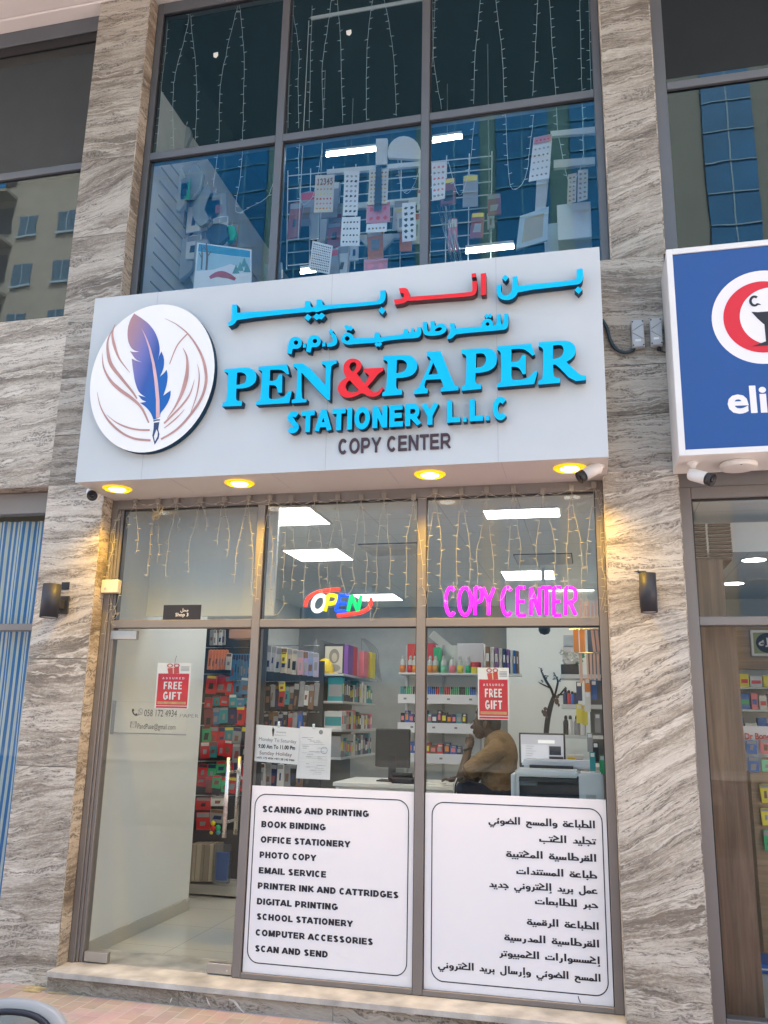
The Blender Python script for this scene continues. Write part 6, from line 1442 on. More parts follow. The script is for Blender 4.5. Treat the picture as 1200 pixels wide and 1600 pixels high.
def fstroke(name, pts, wd, tp=(1, .2), m=None): MB().prism([xz(Z3(a, b, YTR)) for a, b in stroke_poly(pts, wd, tp)], YTR, YTR + .003).build(name, m or M['ink'], t)
fstroke('trunk', [(800, 700), (806, 640), (818, 570), (838, 500), (852, 470)], 30, (1, .55))
for pts, wd in (([(846, 490), (830, 440), (800, 390), (775, 340), (768, 315)], 13), ([(850, 480), (862, 430), (868, 390), (850, 350)], 11), ([(852, 485), (880, 470), (905, 440), (915, 425)], 9), ([(820, 430), (790, 415), (765, 405)], 6), ([(868, 470), (895, 470), (915, 465)], 6), ([(866, 400), (885, 380), (890, 365)], 5), ([(800, 390), (802, 365)], 5)): fstroke('branch', pts, wd)
lr = random.Random(2); mb = MB()
for (a, b) in ((768, 320), (776, 345), (765, 405), (850, 350), (842, 372), (890, 368), (880, 385), (802, 362), (770, 392), (915, 430), (918, 462), (858, 372), (788, 352)):
    for k in range(4): q_ = Z3(a + lr.uniform(-9, 9), b + lr.uniform(-8, 8), YTR); mb.prism([(q_.x + .012 * math.cos(th + k), q_.z + .008 * math.sin(th)) for th in [i * 1.047 for i in range(6)]], YTR - .001 - .0002 * k, None)
mb.build('leaves', C('sticker_leaf', (.10, .12, .10)), t)
for (a, b, s) in ((862, 510, 1.0), (792, 580, 1.0)):
    q_ = Z3(a, b, YTR); k = .016 * s * 1.6; mb = MB(); e_ = lambda cx_, cz_, rx_, rz2: mb.prism([(q_.x + (cx_ + rx_ * math.cos(i * .52)) * k, q_.z + (cz_ + rz2 * math.sin(i * .52)) * k) for i in range(12)], YTR - .001 - .0003 * len(mb.f) / 10, None)
    e_(0, 0, 1.0, 1.5); e_(.3, 2.1, .85, .8); e_(-1.0, .8, .5, .9); e_(.9, -1.6, .5, .8); mb.build('monkey_shape', C('sticker_brown', (.10, .06, .05)), t)
# ------------------------------------------------------------------ right hand display by the glass
def hang_card(u0, u1, v0, v1, y, col, label, group, tilt=0, name='hanging_pack', parts=True):
    a, b = at(u0, v0, y), at(u1, v1, y); sh = tilt
    t = thing(name, label, 'packet', ((a.x + b.x) / 2, y, b.z), group); rgb = col
    mb = MB(); mb.prism([(a.x + sh, b.z), (b.x + sh, b.z), (b.x, a.z), (a.x, a.z)], y, y + .010); mb.build('packet', rgb, t)
    if parts: MB().prism([(a.x + .006, a.z - .03), (b.x - .006, a.z - .03), (b.x - .006, a.z - .006), (a.x + .006, a.z - .006)], y - .001, None).build('header_card', M['paper'], t)
    return t
orange = C('orange_folder', (.80, .33, .04), .4); peach = C('peach_stick', (.70, .47, .34), .5)
hang_card(895.5, 904.7, 984, 1018.7, .32, orange, 'left of two orange packets hanging at the right end of the display', 'orange packets', parts=False); hang_card(905.3, 914.7, 984, 1018.7, .325, orange, 'right of two orange packets hanging at the right end of the display', 'orange packets', parts=False)
for k, (u0, u1, v0, v1, lb) in enumerate(((916, 920.5, 1021, 1062, 'first'), (921, 926, 1021, 1062, 'second'), (926.5, 931.5, 1021, 1063, 'third'), (932, 937.5, 1021, 1063, 'fourth'))): hang_card(u0, u1, v0, v1, .31, peach, f'{lb} peach wooden stick pack from the left in the lower right row', 'peach stick packs', parts=False)
hang_card(923, 928.5, 985, 1018, .30, peach, 'tilted peach stick pack hanging above the others, left one', 'peach stick packs', .01, parts=False); hang_card(929.5, 935, 985, 1018, .30, C('rose_stick', (.62, .42, .36)), 'tilted rose stick pack at the top right corner of the display', 'peach stick packs', .01, parts=False)
hang_card(904.5, 911, 1021, 1067, .34, peach, 'long narrow peach stick pack below the orange packets', 'peach stick packs', parts=False); hang_card(913.5, 923.5, 1081, 1112, .30, C('cream_card', (.70, .66, .56)), 'cream card packet hanging low at the right end of the display', 'packets at the right end', parts=True)
for k in range(5): hang_card(905 + k * 6, 909.5 + k * 6, 938 + (k % 2) * 4, 964, .26, C('pale_rose_card', (.66, .52, .47)), 'pale rose card pack showing behind the magenta sign', 'pale card packs behind the magenta sign', parts=False)
t = thing('hanging_rod', 'thin chrome rod carrying the hanging packs at the right window end', 'rod', at(915, 982, .33)); MB().tube([at(890, 983, .33), at(940, 983, .33)], .004, 8).build('rod', M['steel'], t); MB().tube([at(900, 1020, .33), at(940, 1020, .33)], .004, 8).build('rod', M['steel'], t); MB().tube([at(938, 983, .33), Vector((1.449, .5, at(938, 983, .33).z))], .004, 8).build('bracket', M['steel'], t)
YR = 2.2
t = thing('corner_shelf', 'grey shelves with flowers and bottles on the right wall', 'shelves', Z3(930, 700, YR))
rz = []
for (X0, X1, Y0, Y1) in ((884, 1000, 350, 376), (890, 1000, 526, 552), (900, 1060, 706, 730)):
    a, b = Z3(X0, Y0, YR), Z3(X1, Y1, YR); MB().box(a.x, 1.449, YR, YR + .35, b.z, a.z).build('shelf_board', C('shelf_white', (.60, .61, .61)), t, bevel=.002); rz.append(a.z)
MB().box(Z3(1062, 700, YR).x, 1.449, YR + .352, YR + .37, .4, 2.4).build('back_panel', M['midgrey'], t)
a, b = Z3(886, 292, YR + .05), Z3(992, 350, YR + .05)
tag(MB().box(a.x, b.x, YR + .05, YR + .2, rz[0] + .0005, a.z).build('black_box', M['black'], None, bevel=.003), 'black box under the white flowers on the right shelf', 'box')
t = thing('artificial_flowers', 'white artificial flowers with green leaves on the right shelf', 'flowers', Z3(940, 292, YR + .1)); fl = MB(); lf_ = MB(); fr = random.Random(5); top = Z3(940, 292, YR + .1).z
for k in range(12):
    q_ = Vector((Z3(892 + 105 * fr.random(), 270, YR + .1).x, YR + .06 + .1 * fr.random(), top + .02 + .09 * fr.random()))
    for j in range(6): th = j * 1.047; c_ = q_ + Vector((.016 * math.cos(th), -.006, .016 * math.sin(th))); fl.lathe(c_, [(.003, -.012), (.013, -.004), (.012, .004), (.002, .010)], 7, 'y')
    if k % 2: lf_.obox(q_ + Vector((.02, .012, -.018)), Vector((.026, 0, .012)), Vector((0, .002, 0)), Vector((-.006, 0, .012)))
fl.build('petals', C('petal_white', (.75, .76, .70)), t, smooth=True); lf_.build('leaves', PC('green'), t); MB().lathe((Z3(940, 292, YR).x, YR + .12, top + .0005), [(.04, 0), (.05, .03)], 14).build('pot', M['paper'], t)
for (X0, X1, Y0, Y1, y_, m_, lb) in ((900, 960, 120, 186, YR + .22, C('pale_blue_card', (.55, .63, .67)), 'pale blue card box standing above the white flowers'), (895, 990, 188, 245, YR + .24, M['vinyl'], 'white box behind the artificial flowers')):
    a, b = Z3(X0, Y0, y_), Z3(X1, Y1, y_); tag(MB().box(a.x, b.x, y_, y_ + .08, (rz[0] + .001) if Y0 > 150 else b.z, a.z).build('gift_carton', m_, None, bevel=.002), lb, 'box')
for k, (X, col) in enumerate(((915, 'navy'), (935, 'red'), (955, 'blue'), (972, 'navy'))): p = Z3(X, 520, YR + .08); bottle(p.x, YR + .08, rz[1], .13 - .01 * k, .022, PC(col), PC('black'), f'{col} bottle on the middle right shelf' + (' at the left end' if k == 0 else ''), 'bottles on the middle right shelf')
for k, X in enumerate((918, 944, 982, 1018)): p = Z3(X, 700, YR + .08); bottle(p.x, YR + .08, rz[2], .16, .024, PC('black' if k == 0 else 'white' if k != 2 else 'grey'), PC('black'), ['black spray bottle on the lower right shelf', 'white spray bottle with black top beside the black one', 'grey spray bottle on the lower right shelf', 'white spray bottle at the right end of the lower shelf'][k], 'spray bottles on the lower right shelf')
a, b = Z3(920, 822, 1.0), Z3(1022, 884, 1.0); t = thing('label_printer_box', 'white carton with yellow picture right of the desk monitor', 'box', (a.x, 1.0, b.z)); MB().box(a.x, b.x, 1.0, 1.1, b.z, a.z).build('carton', M['vinyl'], t, bevel=.003); MB().box(a.x + .005, a.x + .06, .9985, .9995, b.z + .01, a.z - .02).build('picture', PC('yellow'), t); MB().box(a.x + .065, b.x - .01, .9985, .9995, b.z + .02, a.z - .03).build('picture', PC('navy'), t)
t = thing('side_table', 'white counter behind the wide printer', 'table', (.9, 1.2, 0)); cz2 = Z3(960, 886, 1.0).z; MB().box(.72, 1.448, .95, 1.5, cz2 - .03, cz2 - .0005).build('table_top', M['white'], t, bevel=.003); [MB().box(x_, x_ + .03, y_, y_ + .03, 0.0005, cz2 - .031).build('leg', M['white'], t) for x_ in (.73, 1.40) for y_ in (.97, 1.45)]
for k, (u, v, col) in enumerate(((926, 1190, 'teal'), (931, 1175, 'black'), (941, 1195, 'green'), (905, 1080, 'navy'), (918, 1075, 'orange'), (928, 1078, 'blue'), (905, 1115, 'yellow'), (914, 1118, 'yellow'), (922, 1160, 'grey'), (934, 1130, 'grey'))):
    hang_card(u - 5, u + 5, v - 15, v + 15, .55 + .03 * k, PC(col), f'{col} packet hanging low by the right jamb behind the glass' + ('' if col not in ('yellow', 'grey') else (' on the left' if k in (6, 8) else ' on the right')), 'packets at the right end')
# ------------------------------------------------------------------ wide format printer
YP = .42
P_ = lambda a, b: Z3(a, b, YP)
t = thing('wide_format_printer', 'white wide format printer with black open front by the right window', 'printer', (P_(860, 1000).x, YP, 0))
zt, zb = P_(800, 912).z, P_(800, 1090).z; xl, xm0, xm1, xr = P_(592, 1000).x, P_(640, 1000).x, P_(992, 1000).x, 1.128
z_r = P_(1100, 932).z
MB().box(xl, xm0, YP, YP + .40, zb - .02, zt - .01).build('end_cap', M['white'], t, bevel=.03, seg=3)
MB().box(xm1, xr, YP - .01, YP + .40, zb - .02, z_r).build('control_end', M['white'], t, bevel=.012, seg=2)
MB().box(xm0 + .0005, xm1 - .0005, YP + .06, YP + .40, zb - .02, zt - .05).build('printer_body', M['black'], t)
MB().box(xm0 - .02, xm1 + .0, YP + .01, YP + .30, zt - .045, zt).build('top_cover', M['white'], t, bevel=.012, seg=2)
z_l = P_(800, 880).z; MB().box(P_(640, 900).x, P_(1090, 900).x, YP + .26, YP + .40, zt + .0005, z_l + .02).build('roll_cover', M['vinyl'], t, bevel=.012, seg=2)
MB().box(P_(690, 900).x, P_(955, 900).x, YP + .20, YP + .259, zt + .001, zt + .018).build('feed_slot', M['black'], t)
MB().box(xm0 + .001, xm1 - .001, YP + .012, YP + .0595, zt - .075, zt - .0505).build('window_bar', C('smoked', (.05, .055, .06), .15), t)
MB().box(xm0 + .005, xm0 + .115, YP + .02, YP + .0595, zt - .10, zt - .076).build('cartridge_door', C('smoke_grey', (.10, .12, .13), .3), t)
MB().box(xm0 + .001, xm1 - .001, YP + .01, YP + .0595, zb - .02, zb + .028).build('front_tray', C('tray_grey', (.045, .047, .05), .4), t)
mb = MB()
for k in range(8): mb.box(P_(1032, 1000).x, P_(1090, 1000).x, YP - .0118, YP - .0105, P_(0, 1018 + k * 7).z, P_(0, 1015 + k * 7).z)
mb.build('vent_slots', C('slot_grey', (.35, .35, .35)), t)
for x_ in (xl + .05, xr - .09): MB().box(x_, x_ + .05, YP + .15, YP + .25, .05, zb - .021).build('leg', M['black'], t); 
for x_ in (xl + .05, xr - .09): MB().box(x_, x_ + .05, YP + .0, YP + .40, .0005, .049).build('foot', M['black'], t, bevel=.01)
# ------------------------------------------------------------------ monitor facing the window
YM = .80
a, b = Z3(640, 692, YM), Z3(915, 885, YM)
t = thing('computer_monitor', 'monitor with a lit pale screen standing behind the wide printer', 'monitor', ((a.x + b.x) / 2, YM, b.z))
MB().box(a.x, b.x, YM, YM + .03, b.z - .02, a.z).build('bezel', M['black'], t, bevel=.004)
sc = emat('screen_pale', (.34, .34, .38), .16)
def scr(X0, X1, Y0, Y1, m, nm='screen', dy=.0005): p, q_ = Z3(X0, Y0, YM), Z3(X1, Y1, YM); MB().quad((p.x, YM - dy, q_.z), (q_.x, YM - dy, q_.z), (q_.x, YM - dy, p.z), (p.x, YM - dy, p.z)).build(nm, m, t)
scr(650, 905, 702, 878, sc); scr(655, 815, 760, 874, emat('window_pale', (.40, .40, .43), .2), 'open_window', .0009); scr(752, 850, 735, 757, emat('banner_pale', (.5, .5, .5), .25), 'banner', .0009); scr(818, 888, 772, 826, emat('picture_dark', (.03, .035, .05), .05), 'picture', .0009); scr(818, 902, 832, 876, emat('picture_dark2', (.05, .05, .055), .05), 'picture', .0009)
mb = MB(); sr_ = random.Random(4)
for k in range(7): p, q_ = Z3(680, 770 + k * 14, YM), Z3(700 + sr_.uniform(10, 90), 774 + k * 14, YM); mb.quad((p.x, YM - .0013, q_.z), (q_.x, YM - .0013, q_.z), (q_.x, YM - .0013, p.z), (p.x, YM - .0013, p.z))
mb.build('list_lines', C('screen_line', (.30, .30, .33)), t)
MB().box((a.x + b.x) / 2 - .03, (a.x + b.x) / 2 + .03, YM + .031, YM + .06, cz2 - .0, a.z - .1).box((a.x + b.x) / 2 - .1, (a.x + b.x) / 2 + .1, YM + .031, YM + .19, cz2 - .012, cz2 - .0005).build('stand', M['black'], t)
# ------------------------------------------------------------------ counter desk with the man's things
zd = 1.075
t = thing('counter_desk', 'white counter desk in front of the seated man', 'desk', (-.4, 1.9, 0))
MB().box(-.95, .13, 1.45, 2.15, zd - .03, zd).build('desk_top', M['white'], t, bevel=.003)
MB().box(-.93, -.90, 1.47, 2.12, .0005, zd - .031).box(.05, .08, 1.47, 2.12, .0005, zd - .031).build('side_panel', M['white'], t)
MB().box(-.8995, .0495, 1.50, 1.52, .25, zd - .031).build('front_panel', M['white'], t)
for k, (u, v, w_, d_, m_, lb) in enumerate(((678, 1214, .16, .20, 'navy', 'dark notebook lying on the counter desk'), (703, 1216, .15, .20, 'white', 'white pad lying on the counter desk near the man'))):
    p = atz(u, v, zd); tag(MB().box(p.x - w_ / 2, p.x + w_ / 2, 1.55, 1.75, zd + .0005, zd + .012).build('notebook', PC(m_), None, bevel=.002), lb, 'notebook')
t = thing('desk_computer', 'black monitor seen from behind on the counter desk', 'monitor', at(612, 1215, 1.8)); a, b = at(588, 1138, 1.8), at(641, 1200, 1.8)
MB().box(a.x, b.x, 1.78, 1.81, b.z, a.z).build('monitor_back', M['black'], t, bevel=.008); c = (a.x + b.x) / 2; MB().box(c - .03, c + .03, 1.765, 1.7795, zd + .012, b.z + .1).build('stand', M['ink'], t); MB().box(c - .11, c + .11, 1.68, 1.86, zd + .0005, zd + .0115).build('base', M['ink'], t, bevel=.003)
t = thing('desk_phone', 'black telephone on the counter desk beside the monitor', 'telephone', at(628, 1212, 1.62)); p = at(630, 1210, 1.60); MB().box(p.x - .09, p.x + .09, 1.54, 1.70, zd + .0005, zd + .045).build('phone_base', M['ink'], t, bevel=.01); MB().tube([(p.x - .08, 1.58, zd + .065), (p.x + .08, 1.58, zd + .065)], .018, 10).build('handset', M['black'], t, smooth=None)
# ------------------------------------------------------------------ gondola with sheets and packets in the middle window
YG = 3.0
gx = at(537, 1053, YG).x; gl = gx - .32
lv = [at(537, v, YG).z for v in (1052.5, 1095.5, 1140, 1184)]
t = thing('gondola_shelf', 'white gondola with shelves behind the hanging packets in the middle window', 'shelves', (gx, YG, 0))
MB().box(gl, gl + .03, YG, 4.4, .1, lv[0] + .35).build('back_panel', M['midgrey'], t)
for z in lv: MB().box(gl + .031, gx, YG, 4.4, z - .022, z).build('shelf_board', C('shelf_white', (.60, .61, .61)), t, bevel=.002)
MB().box(gl + .031, gx, YG + .02, 4.38, .1, .14).build('plinth_board', M['midgrey'], t)
# on top: framed portrait drawing, yellow cap, files
a, b = Z2(500, 184, 3.25), Z2(628, 358, 3.25)
t = thing('framed_drawing', 'dark framed pencil drawing on top of the gondola', 'picture', (a.x, 3.25, b.z)); MB().box(a.x, b.x, 3.25, 3.275, lv[0] + .0006, a.z).build('frame', C('frame_dark', (.05, .05, .055)), t, bevel=.003)
W, H = b.x - a.x, a.z - lv[0]; MB().box(a.x + .1 * W, b.x - .07 * W, 3.2485, 3.2497, lv[0] + .06 * H, a.z - .08 * H).build('drawing_paper', C('sepia_paper', (.62, .58, .50)), t)
mb = MB(); e2 = lambda cx_, cz_, rx_, rz2, dy: MB().prism([(a.x + W * (cx_ + rx_ * math.cos(i * .42)), lv[0] + H * (cz_ + rz2 * math.sin(i * .42))) for i in range(15)], 3.248 - dy, None)
e2(.54, .60, .24, .24, 0).build('pencil_shape', C('pencil_grey', (.28, .25, .21)), t); e2(.55, .56, .13, .15, .0004).build('pencil_shape', C('sepia_light', (.52, .47, .40)), t); e2(.55, .22, .30, .12, .0002).build('pencil_shape', C('pencil_grey2', (.35, .32, .28)), t)
p = Z2(505, 362, 3.1); t = thing('yellow_cap', 'yellow hard hat beside the framed drawing', 'hard hat', (p.x, 3.12, lv[0])); hr = .095
MB().lathe((p.x, 3.12, lv[0] + .004), [(hr * 1.0, 0), (hr, .03), (hr * .93, .07), (hr * .72, .115), (hr * .38, .145), (.004, .155)], 24).build('shell', C('hat_yellow', (.80, .58, .02), .3), t, smooth=True); MB().box(p.x + .03, p.x + .135, 3.06, 3.18, lv[0] + .0006, lv[0] + .012).build('peak', C('hat_yellow', (.8, .58, .02)), t, bevel=.005)
xx = Z2(632, 300, 3.3).x
for k, (X0, X1, Y0, Y1, col, lb) in enumerate(((633, 654, 188, 360, 'purple', 'lilac file standing right of the framed drawing'), (657, 680, 196, 370, 'red', 'red file standing right of the framed drawing'), (722, 752, 228, 398, 'pink', 'pink file leaning at the end of the gondola top'), (755, 797, 236, 412, 'yellow', 'yellow file at the end of the gondola top'))):
    y_ = 3.2 + .22 * k; a, b = Z2(X0, Y0, y_), Z2(X1, Y1, y_); tag(MB().box(a.x, b.x, y_, y_ + .2, lv[0] + .0006, a.z).build('file', PC(col), None, bevel=.002), lb, 'file', 'files on the gondola top')
t = thing('wire_stand', 'thin wire display stand behind the yellow file', 'stand', Z2(730, 410, 4.2))
for k in range(5): MB().tube([Vector((q_[0], 4.1, q_[1])) for q_ in catmull([xz(Z2(a, b, 4.1)) for a, b in ((735 + k * 6, 150), (780 + k * 14, 200 + k * 5), (815 + k * 8, 290 + k * 8), (830 + k * 9, 380 + k * 10))], 4)], .004, 6).build('wire', M['greyink'], t)
MB().tube([Z2(740, 150, 4.1), Vector((Z2(740, 410, 4.1).x, 4.1, lv[0]))], .005, 6).build('post', M['greyink'], t)
# shelves of the gondola
for si, (cols, hs, lb, nm) in enumerate(((['navy', 'grey', 'white', 'black', 'teal', 'navy'], (.15, .24), '{} notebook on the second gondola shelf', 'notebook'), (['grey', 'purple', 'white', 'black', 'brown', 'pink'], (.12, .2), '{} boxed set on the third gondola shelf', 'boxed_set'), (['teal', 'grey', 'white', 'teal', 'navy'], (.12, .22), '{} packet on the lowest gondola shelf', 'packet'))):
    z = lv[1 + si]; y_ = YG + .03
    while y_ < 4.25:
        d_ = rs.uniform(.05, .10); col = rs.choice(cols); h = rs.uniform(*hs); x0_ = gx - rs.uniform(.14, .2)
        o = MB().box(x0_, gx - .015, y_, y_ + d_ - .006, z + .0006, z + h).build(nm, PC(col), None, bevel=.002)
        MB().box(gx - .0148, gx - .0136, y_ + .008, y_ + d_ - .016, z + h * .3, z + h * .75).build('cover_label', PC(rs.choice(['white', 'grey', 'yellow', 'pink', 'white'])), o)
        MB().box(x0_ + .01, gx - .02, y_ - .0012, y_ - .0002, z + h * .2, z + h * .7).build('cover_label', PC(rs.choice(['white', 'grey', 'white', 'teal'])), o)
        tag(o, lb.format(col), nm.replace('_', ' '), lb.format('coloured').replace('coloured ', '') + ' row'); y_ += d_
# packets hanging on the gondola end, two tiers
YK = 2.75
t = thing('pegboard', 'dark pegboard end panel behind the hanging packets in the middle window', 'pegboard', at(450, 1200, YK + .2)); a, b = Z2(120, 290, YK + .2), Z2(478, 1100, YK + .2); MB().box(a.x, b.x, YK + .2, YK + .22, .1, a.z).build('panel', C('peg_dark', (.055, .055, .06), .7), t)
mb = MB(); [mb.tube([Z2(125, y_, YK + .19), Z2(475, y_, YK + .19)], .005, 6) for y_ in (195, 420, 610, 730)]; mb.build('hanging_bar', M['steel'], t)
def packet(X0, X1, Y0, Y1, y_, col, label, group, conv=Z2, clear=False, hook=True, inner=None):
    a, b = conv(X0, Y0, y_), conv(X1, Y1, y_); w_ = b.x - a.x
    t = thing('hanging_packet', label, 'packet', ((a.x + b.x) / 2, y_, b.z), group)
    ang = rs.uniform(-.07, .07); H_ = a.z - b.z; xc = (a.x + b.x) / 2
    R2 = lambda s_, r_: (xc + (s_ - .5) * w_ * math.cos(ang) + r_ * H_ * math.sin(ang), a.z - r_ * H_ * math.cos(ang) + (s_ - .5) * w_ * math.sin(ang))
    j = [rs.uniform(-.04, .04) for _ in range(4)]
    MB().prism([R2(j[0], 1), R2(1 + j[1], 1 + j[2] * .5), R2(1, .04), R2(.5, 0), R2(0, .04)], y_, y_ + .014).build('packet_body', col, t, bevel=.002)
    h_ = rs.uniform(.12, .26); MB().prism([R2(.06, .05 + h_), R2(.94, .05 + h_), R2(.94, .05), R2(.06, .05)], y_ - .0012, None).build('header_card', inner or PC(rs.choice(['pewter', 'grey', 'pewter', 'brown'])), t)
    zc = rs.uniform(.55, .72); hh = rs.uniform(.10, .2); ww = rs.uniform(.14, .34)
    MB().prism([R2(.5 - ww, zc + hh), R2(.5 + ww * rs.uniform(.5, 1), zc + hh), R2(.5 + ww, zc - hh), R2(.5 - ww * rs.uniform(.5, 1), zc - hh)], y_ - .0012, None).build('product', PC(rs.choice(['pewter', 'grey', 'black', 'brown', 'navy', 'pewter', 'dusty red'])), t)
    return t
tier1 = [('silver', (.50, .50, .53)), ('silver', (.45, .45, .48)), ('pale grey', (.58, .57, .56)), ('cream', (.62, .56, .45)), ('tan', (.50, .42, .33)), ('cream', (.60, .55, .46)), ('pink', (.60, .35, .42)), ('lilac', (.42, .36, .58)), ('blue', (.28, .36, .58)), ('lilac', (.50, .44, .60))]
for k, (nm, rgb) in enumerate(tier1): X = 140 + k * 33; packet(X, X + 30, 190 + 6 * k * .9, 355 + 4 * k, YK + .012 * (k % 3), C('packet_' + nm.replace(' ', '_') + str(k), rgb, .25), f'{nm} clear packet in the upper hanging row, ' + ('left end' if k < 3 else 'middle' if k < 6 else 'right end'), 'upper row of hanging packets')
packet(240, 268, 235, 305, YK - .03, PC('yellow'), 'small yellow packet among the silver ones in the upper row', 'upper row of hanging packets')
for k in range(11): X = 135 + k * 31; col = ['black', 'grey', 'navy', 'red', 'teal', 'brown', 'black', 'grey', 'white', 'brown', 'grey'][k]; packet(X, X + 27, 430 + rs.uniform(-14, 20), 580 + rs.uniform(-20, 18), YK + .012 * (k % 3), PC(col), f'{col} carded packet in the middle hanging row, ' + ('left end' if k < 4 else 'middle' if k < 8 else 'right end'), 'middle row of hanging packets')
packet(222, 256, 420, 480, YK - .03, PC('yellow'), 'bright yellow packet above the red one in the middle row', 'middle row of hanging packets')
for k in range(9): X = 130 + k * 30; col = ['black', 'brown', 'grey', 'navy', 'black', 'red', 'grey', 'blue', 'black'][k]; packet(X, X + 25, 612 + rs.uniform(-10, 10), 720 + rs.uniform(-20, 10), YK + .012 * (k % 3), PC(col), f'{col} carded packet just above the opening hours card, ' + ('left end' if k < 3 else 'middle' if k < 6 else 'right end'), 'lower row of hanging packets')
for k in range(7): X = 95 + k * 40; col = ['white', 'grey', 'navy', 'white', 'grey', 'black', 'brown'][k]; packet(X, X + 33, 930 + rs.uniform(-6, 10), 1075, YK + .012 * (k % 3), PC(col), f'{col} packet below the opening hours card, ' + ('left end' if k < 3 else 'middle' if k < 5 else 'right end'), 'lowest row of hanging packets')
# ------------------------------------------------------------------ rack of red packets behind the glass door
YDR = 2.35
a, b = ZD(735, 60, YDR + .12), ZD(1110, 1150, YDR + .12)
t = thing('display_rack', 'dark slatted rack of red packets seen through the glass door', 'display rack', ((a.x + b.x) / 2, YDR + .1, 0)); MB().box(a.x - .1, b.x + .05, YDR + .12, YDR + .14, .12, 2.45).build('rack_panel', C('peg_dark', (.055, .055, .06)), t); MB().box(a.x - .1, b.x + .05, YDR - .12, YDR + .119, .02, .1).build('rack_base', C('rack_grey', (.42, .40, .37)), t)
mb = MB(); [mb.tube([ZD(750, y_, YDR + .11), ZD(1100, y_, YDR + .11)], .005, 6) for y_ in (195, 350, 520, 650, 860, 1060)]; mb.build('hanging_bar', M['steel'], t)
def row(tab, y_, group, lbf):
    for (X0, X1, Y0, Y1, col, lb) in tab: packet(X0, X1, Y0, Y1, y_ + rs.uniform(0, .04), PC(col) if isinstance(col, str) else col, lb, group, conv=ZD)
salmon = C('salmon_pack', (.80, .25, .12), .35); sky_ = C('sky_pack', (.06, .22, .42), .35); redp = C('bright_red_pack', (.66, .03, .04), .35)
for k in range(6): packet(848 + k * 18, 865 + k * 18, 205, 325, YDR + .008 * k, salmon, 'orange file pack in the fan at the top of the door rack', 'orange file packs', conv=ZD, inner=salmon)
packet(952, 978, 225, 325, YDR - .02, PC('white'), 'white price card at the right of the orange file packs', 'cards on the door rack', conv=ZD)
for k in range(7): packet(985 + k * 15, 999 + k * 15, 230, 385, YDR + .008 * k, sky_, 'blue pen pack in the fan at the top of the door rack', 'blue pen packs', conv=ZD, inner=PC('navy'))
for k in range(5): packet(855 + k * 17, 871 + k * 17, 88, 180, YDR + .01 * k, PC('white' if k % 2 else 'grey'), 'white boxed pack at the very top of the door rack', 'white packs on the door rack', conv=ZD)
a, b = ZD(968, 86, 1.9), ZD(1095, 140, 1.9); tag(MB().box(a.x, b.x, 1.9, 2.1, b.z, a.z).build('wood_box', C('rosewood', (.42, .24, .18)), None, bevel=.004), 'brown wooden box at the top right of the door rack', 'box'); 
names = ['left', 'middle left', 'middle right', 'right']
ri_ = 0
for (Y0, Y1) in ((362, 465), (475, 540), (540, 645), (650, 755), (745, 850), (865, 945), (940, 1030)):
    X = 838 - (Y0 - 360) * .095; k = 0
    while X < 1090 - (Y0 - 360) * .06:
        w_ = rs.uniform(38, 56); col = rs.choice([redp] * 6 + [sky_, PC('navy'), PC('black'), PC('green'), PC('dusty red'), PC('pewter'), PC('teal')]); cn = {redp: 'red', sky_: 'blue'}.get(col, 'dark'); yj = rs.uniform(-12, 12)
        packet(X, X + w_ - 4, Y0 + yj, Y1 + yj + rs.uniform(-12, 14), YDR + rs.uniform(-.03, .04), col, f'{cn} carded packet in row {["one", "two", "three", "four", "five", "six", "seven"][ri_]} of the door rack, {names[min(3, k * 4 // 6)]}', 'carded packets on the door rack', conv=ZD, inner=rs.choice([redp, PC('dusty red'), PC('pewter'), PC('black'), PC('white'), PC('yellow'), PC('navy')])); X += w_; k += 1
    ri_ += 1
for k, (X0, X1, Y0, Y1, col, lb) in enumerate(((775, 855, 1070, 1150, 'red', 'red and green game box low on the door rack'), (860, 940, 1065, 1125, 'white', 'white patterned sheet low on the door rack'), (775, 850, 1155, 1265, 'red', 'red folder below the game box on the door rack'), (858, 940, 1140, 1225, 'grey', 'grey printed sheet low on the door rack'))): packet(X0, X1, Y0, Y1, YDR - .05, PC(col), lb, 'large packs low on the door rack', conv=ZD)
p = ZD(872, 1255, YDR - .14); t = thing('toy', 'small yellow red and green plastic toy hanging near the door handle', 'toy', p)
for dx, dz, r_, col, nm in ((0, .045, .024, 'yellow', 'head'), (.002, .0, .026, 'red', 'body'), (-.012, -.035, .018, 'yellow', 'foot'), (.05, .01, .026, 'green', 'leaf'), (.055, -.03, .022, 'teal', 'leaf')): MB().lathe((p.x + dx, p.y, p.z + dz), [(.002, -r_), (r_ * .7, -r_ * .7), (r_, 0), (r_ * .7, r_ * .7), (.002, r_)], 12).build(nm, PC(col), t, smooth=True)
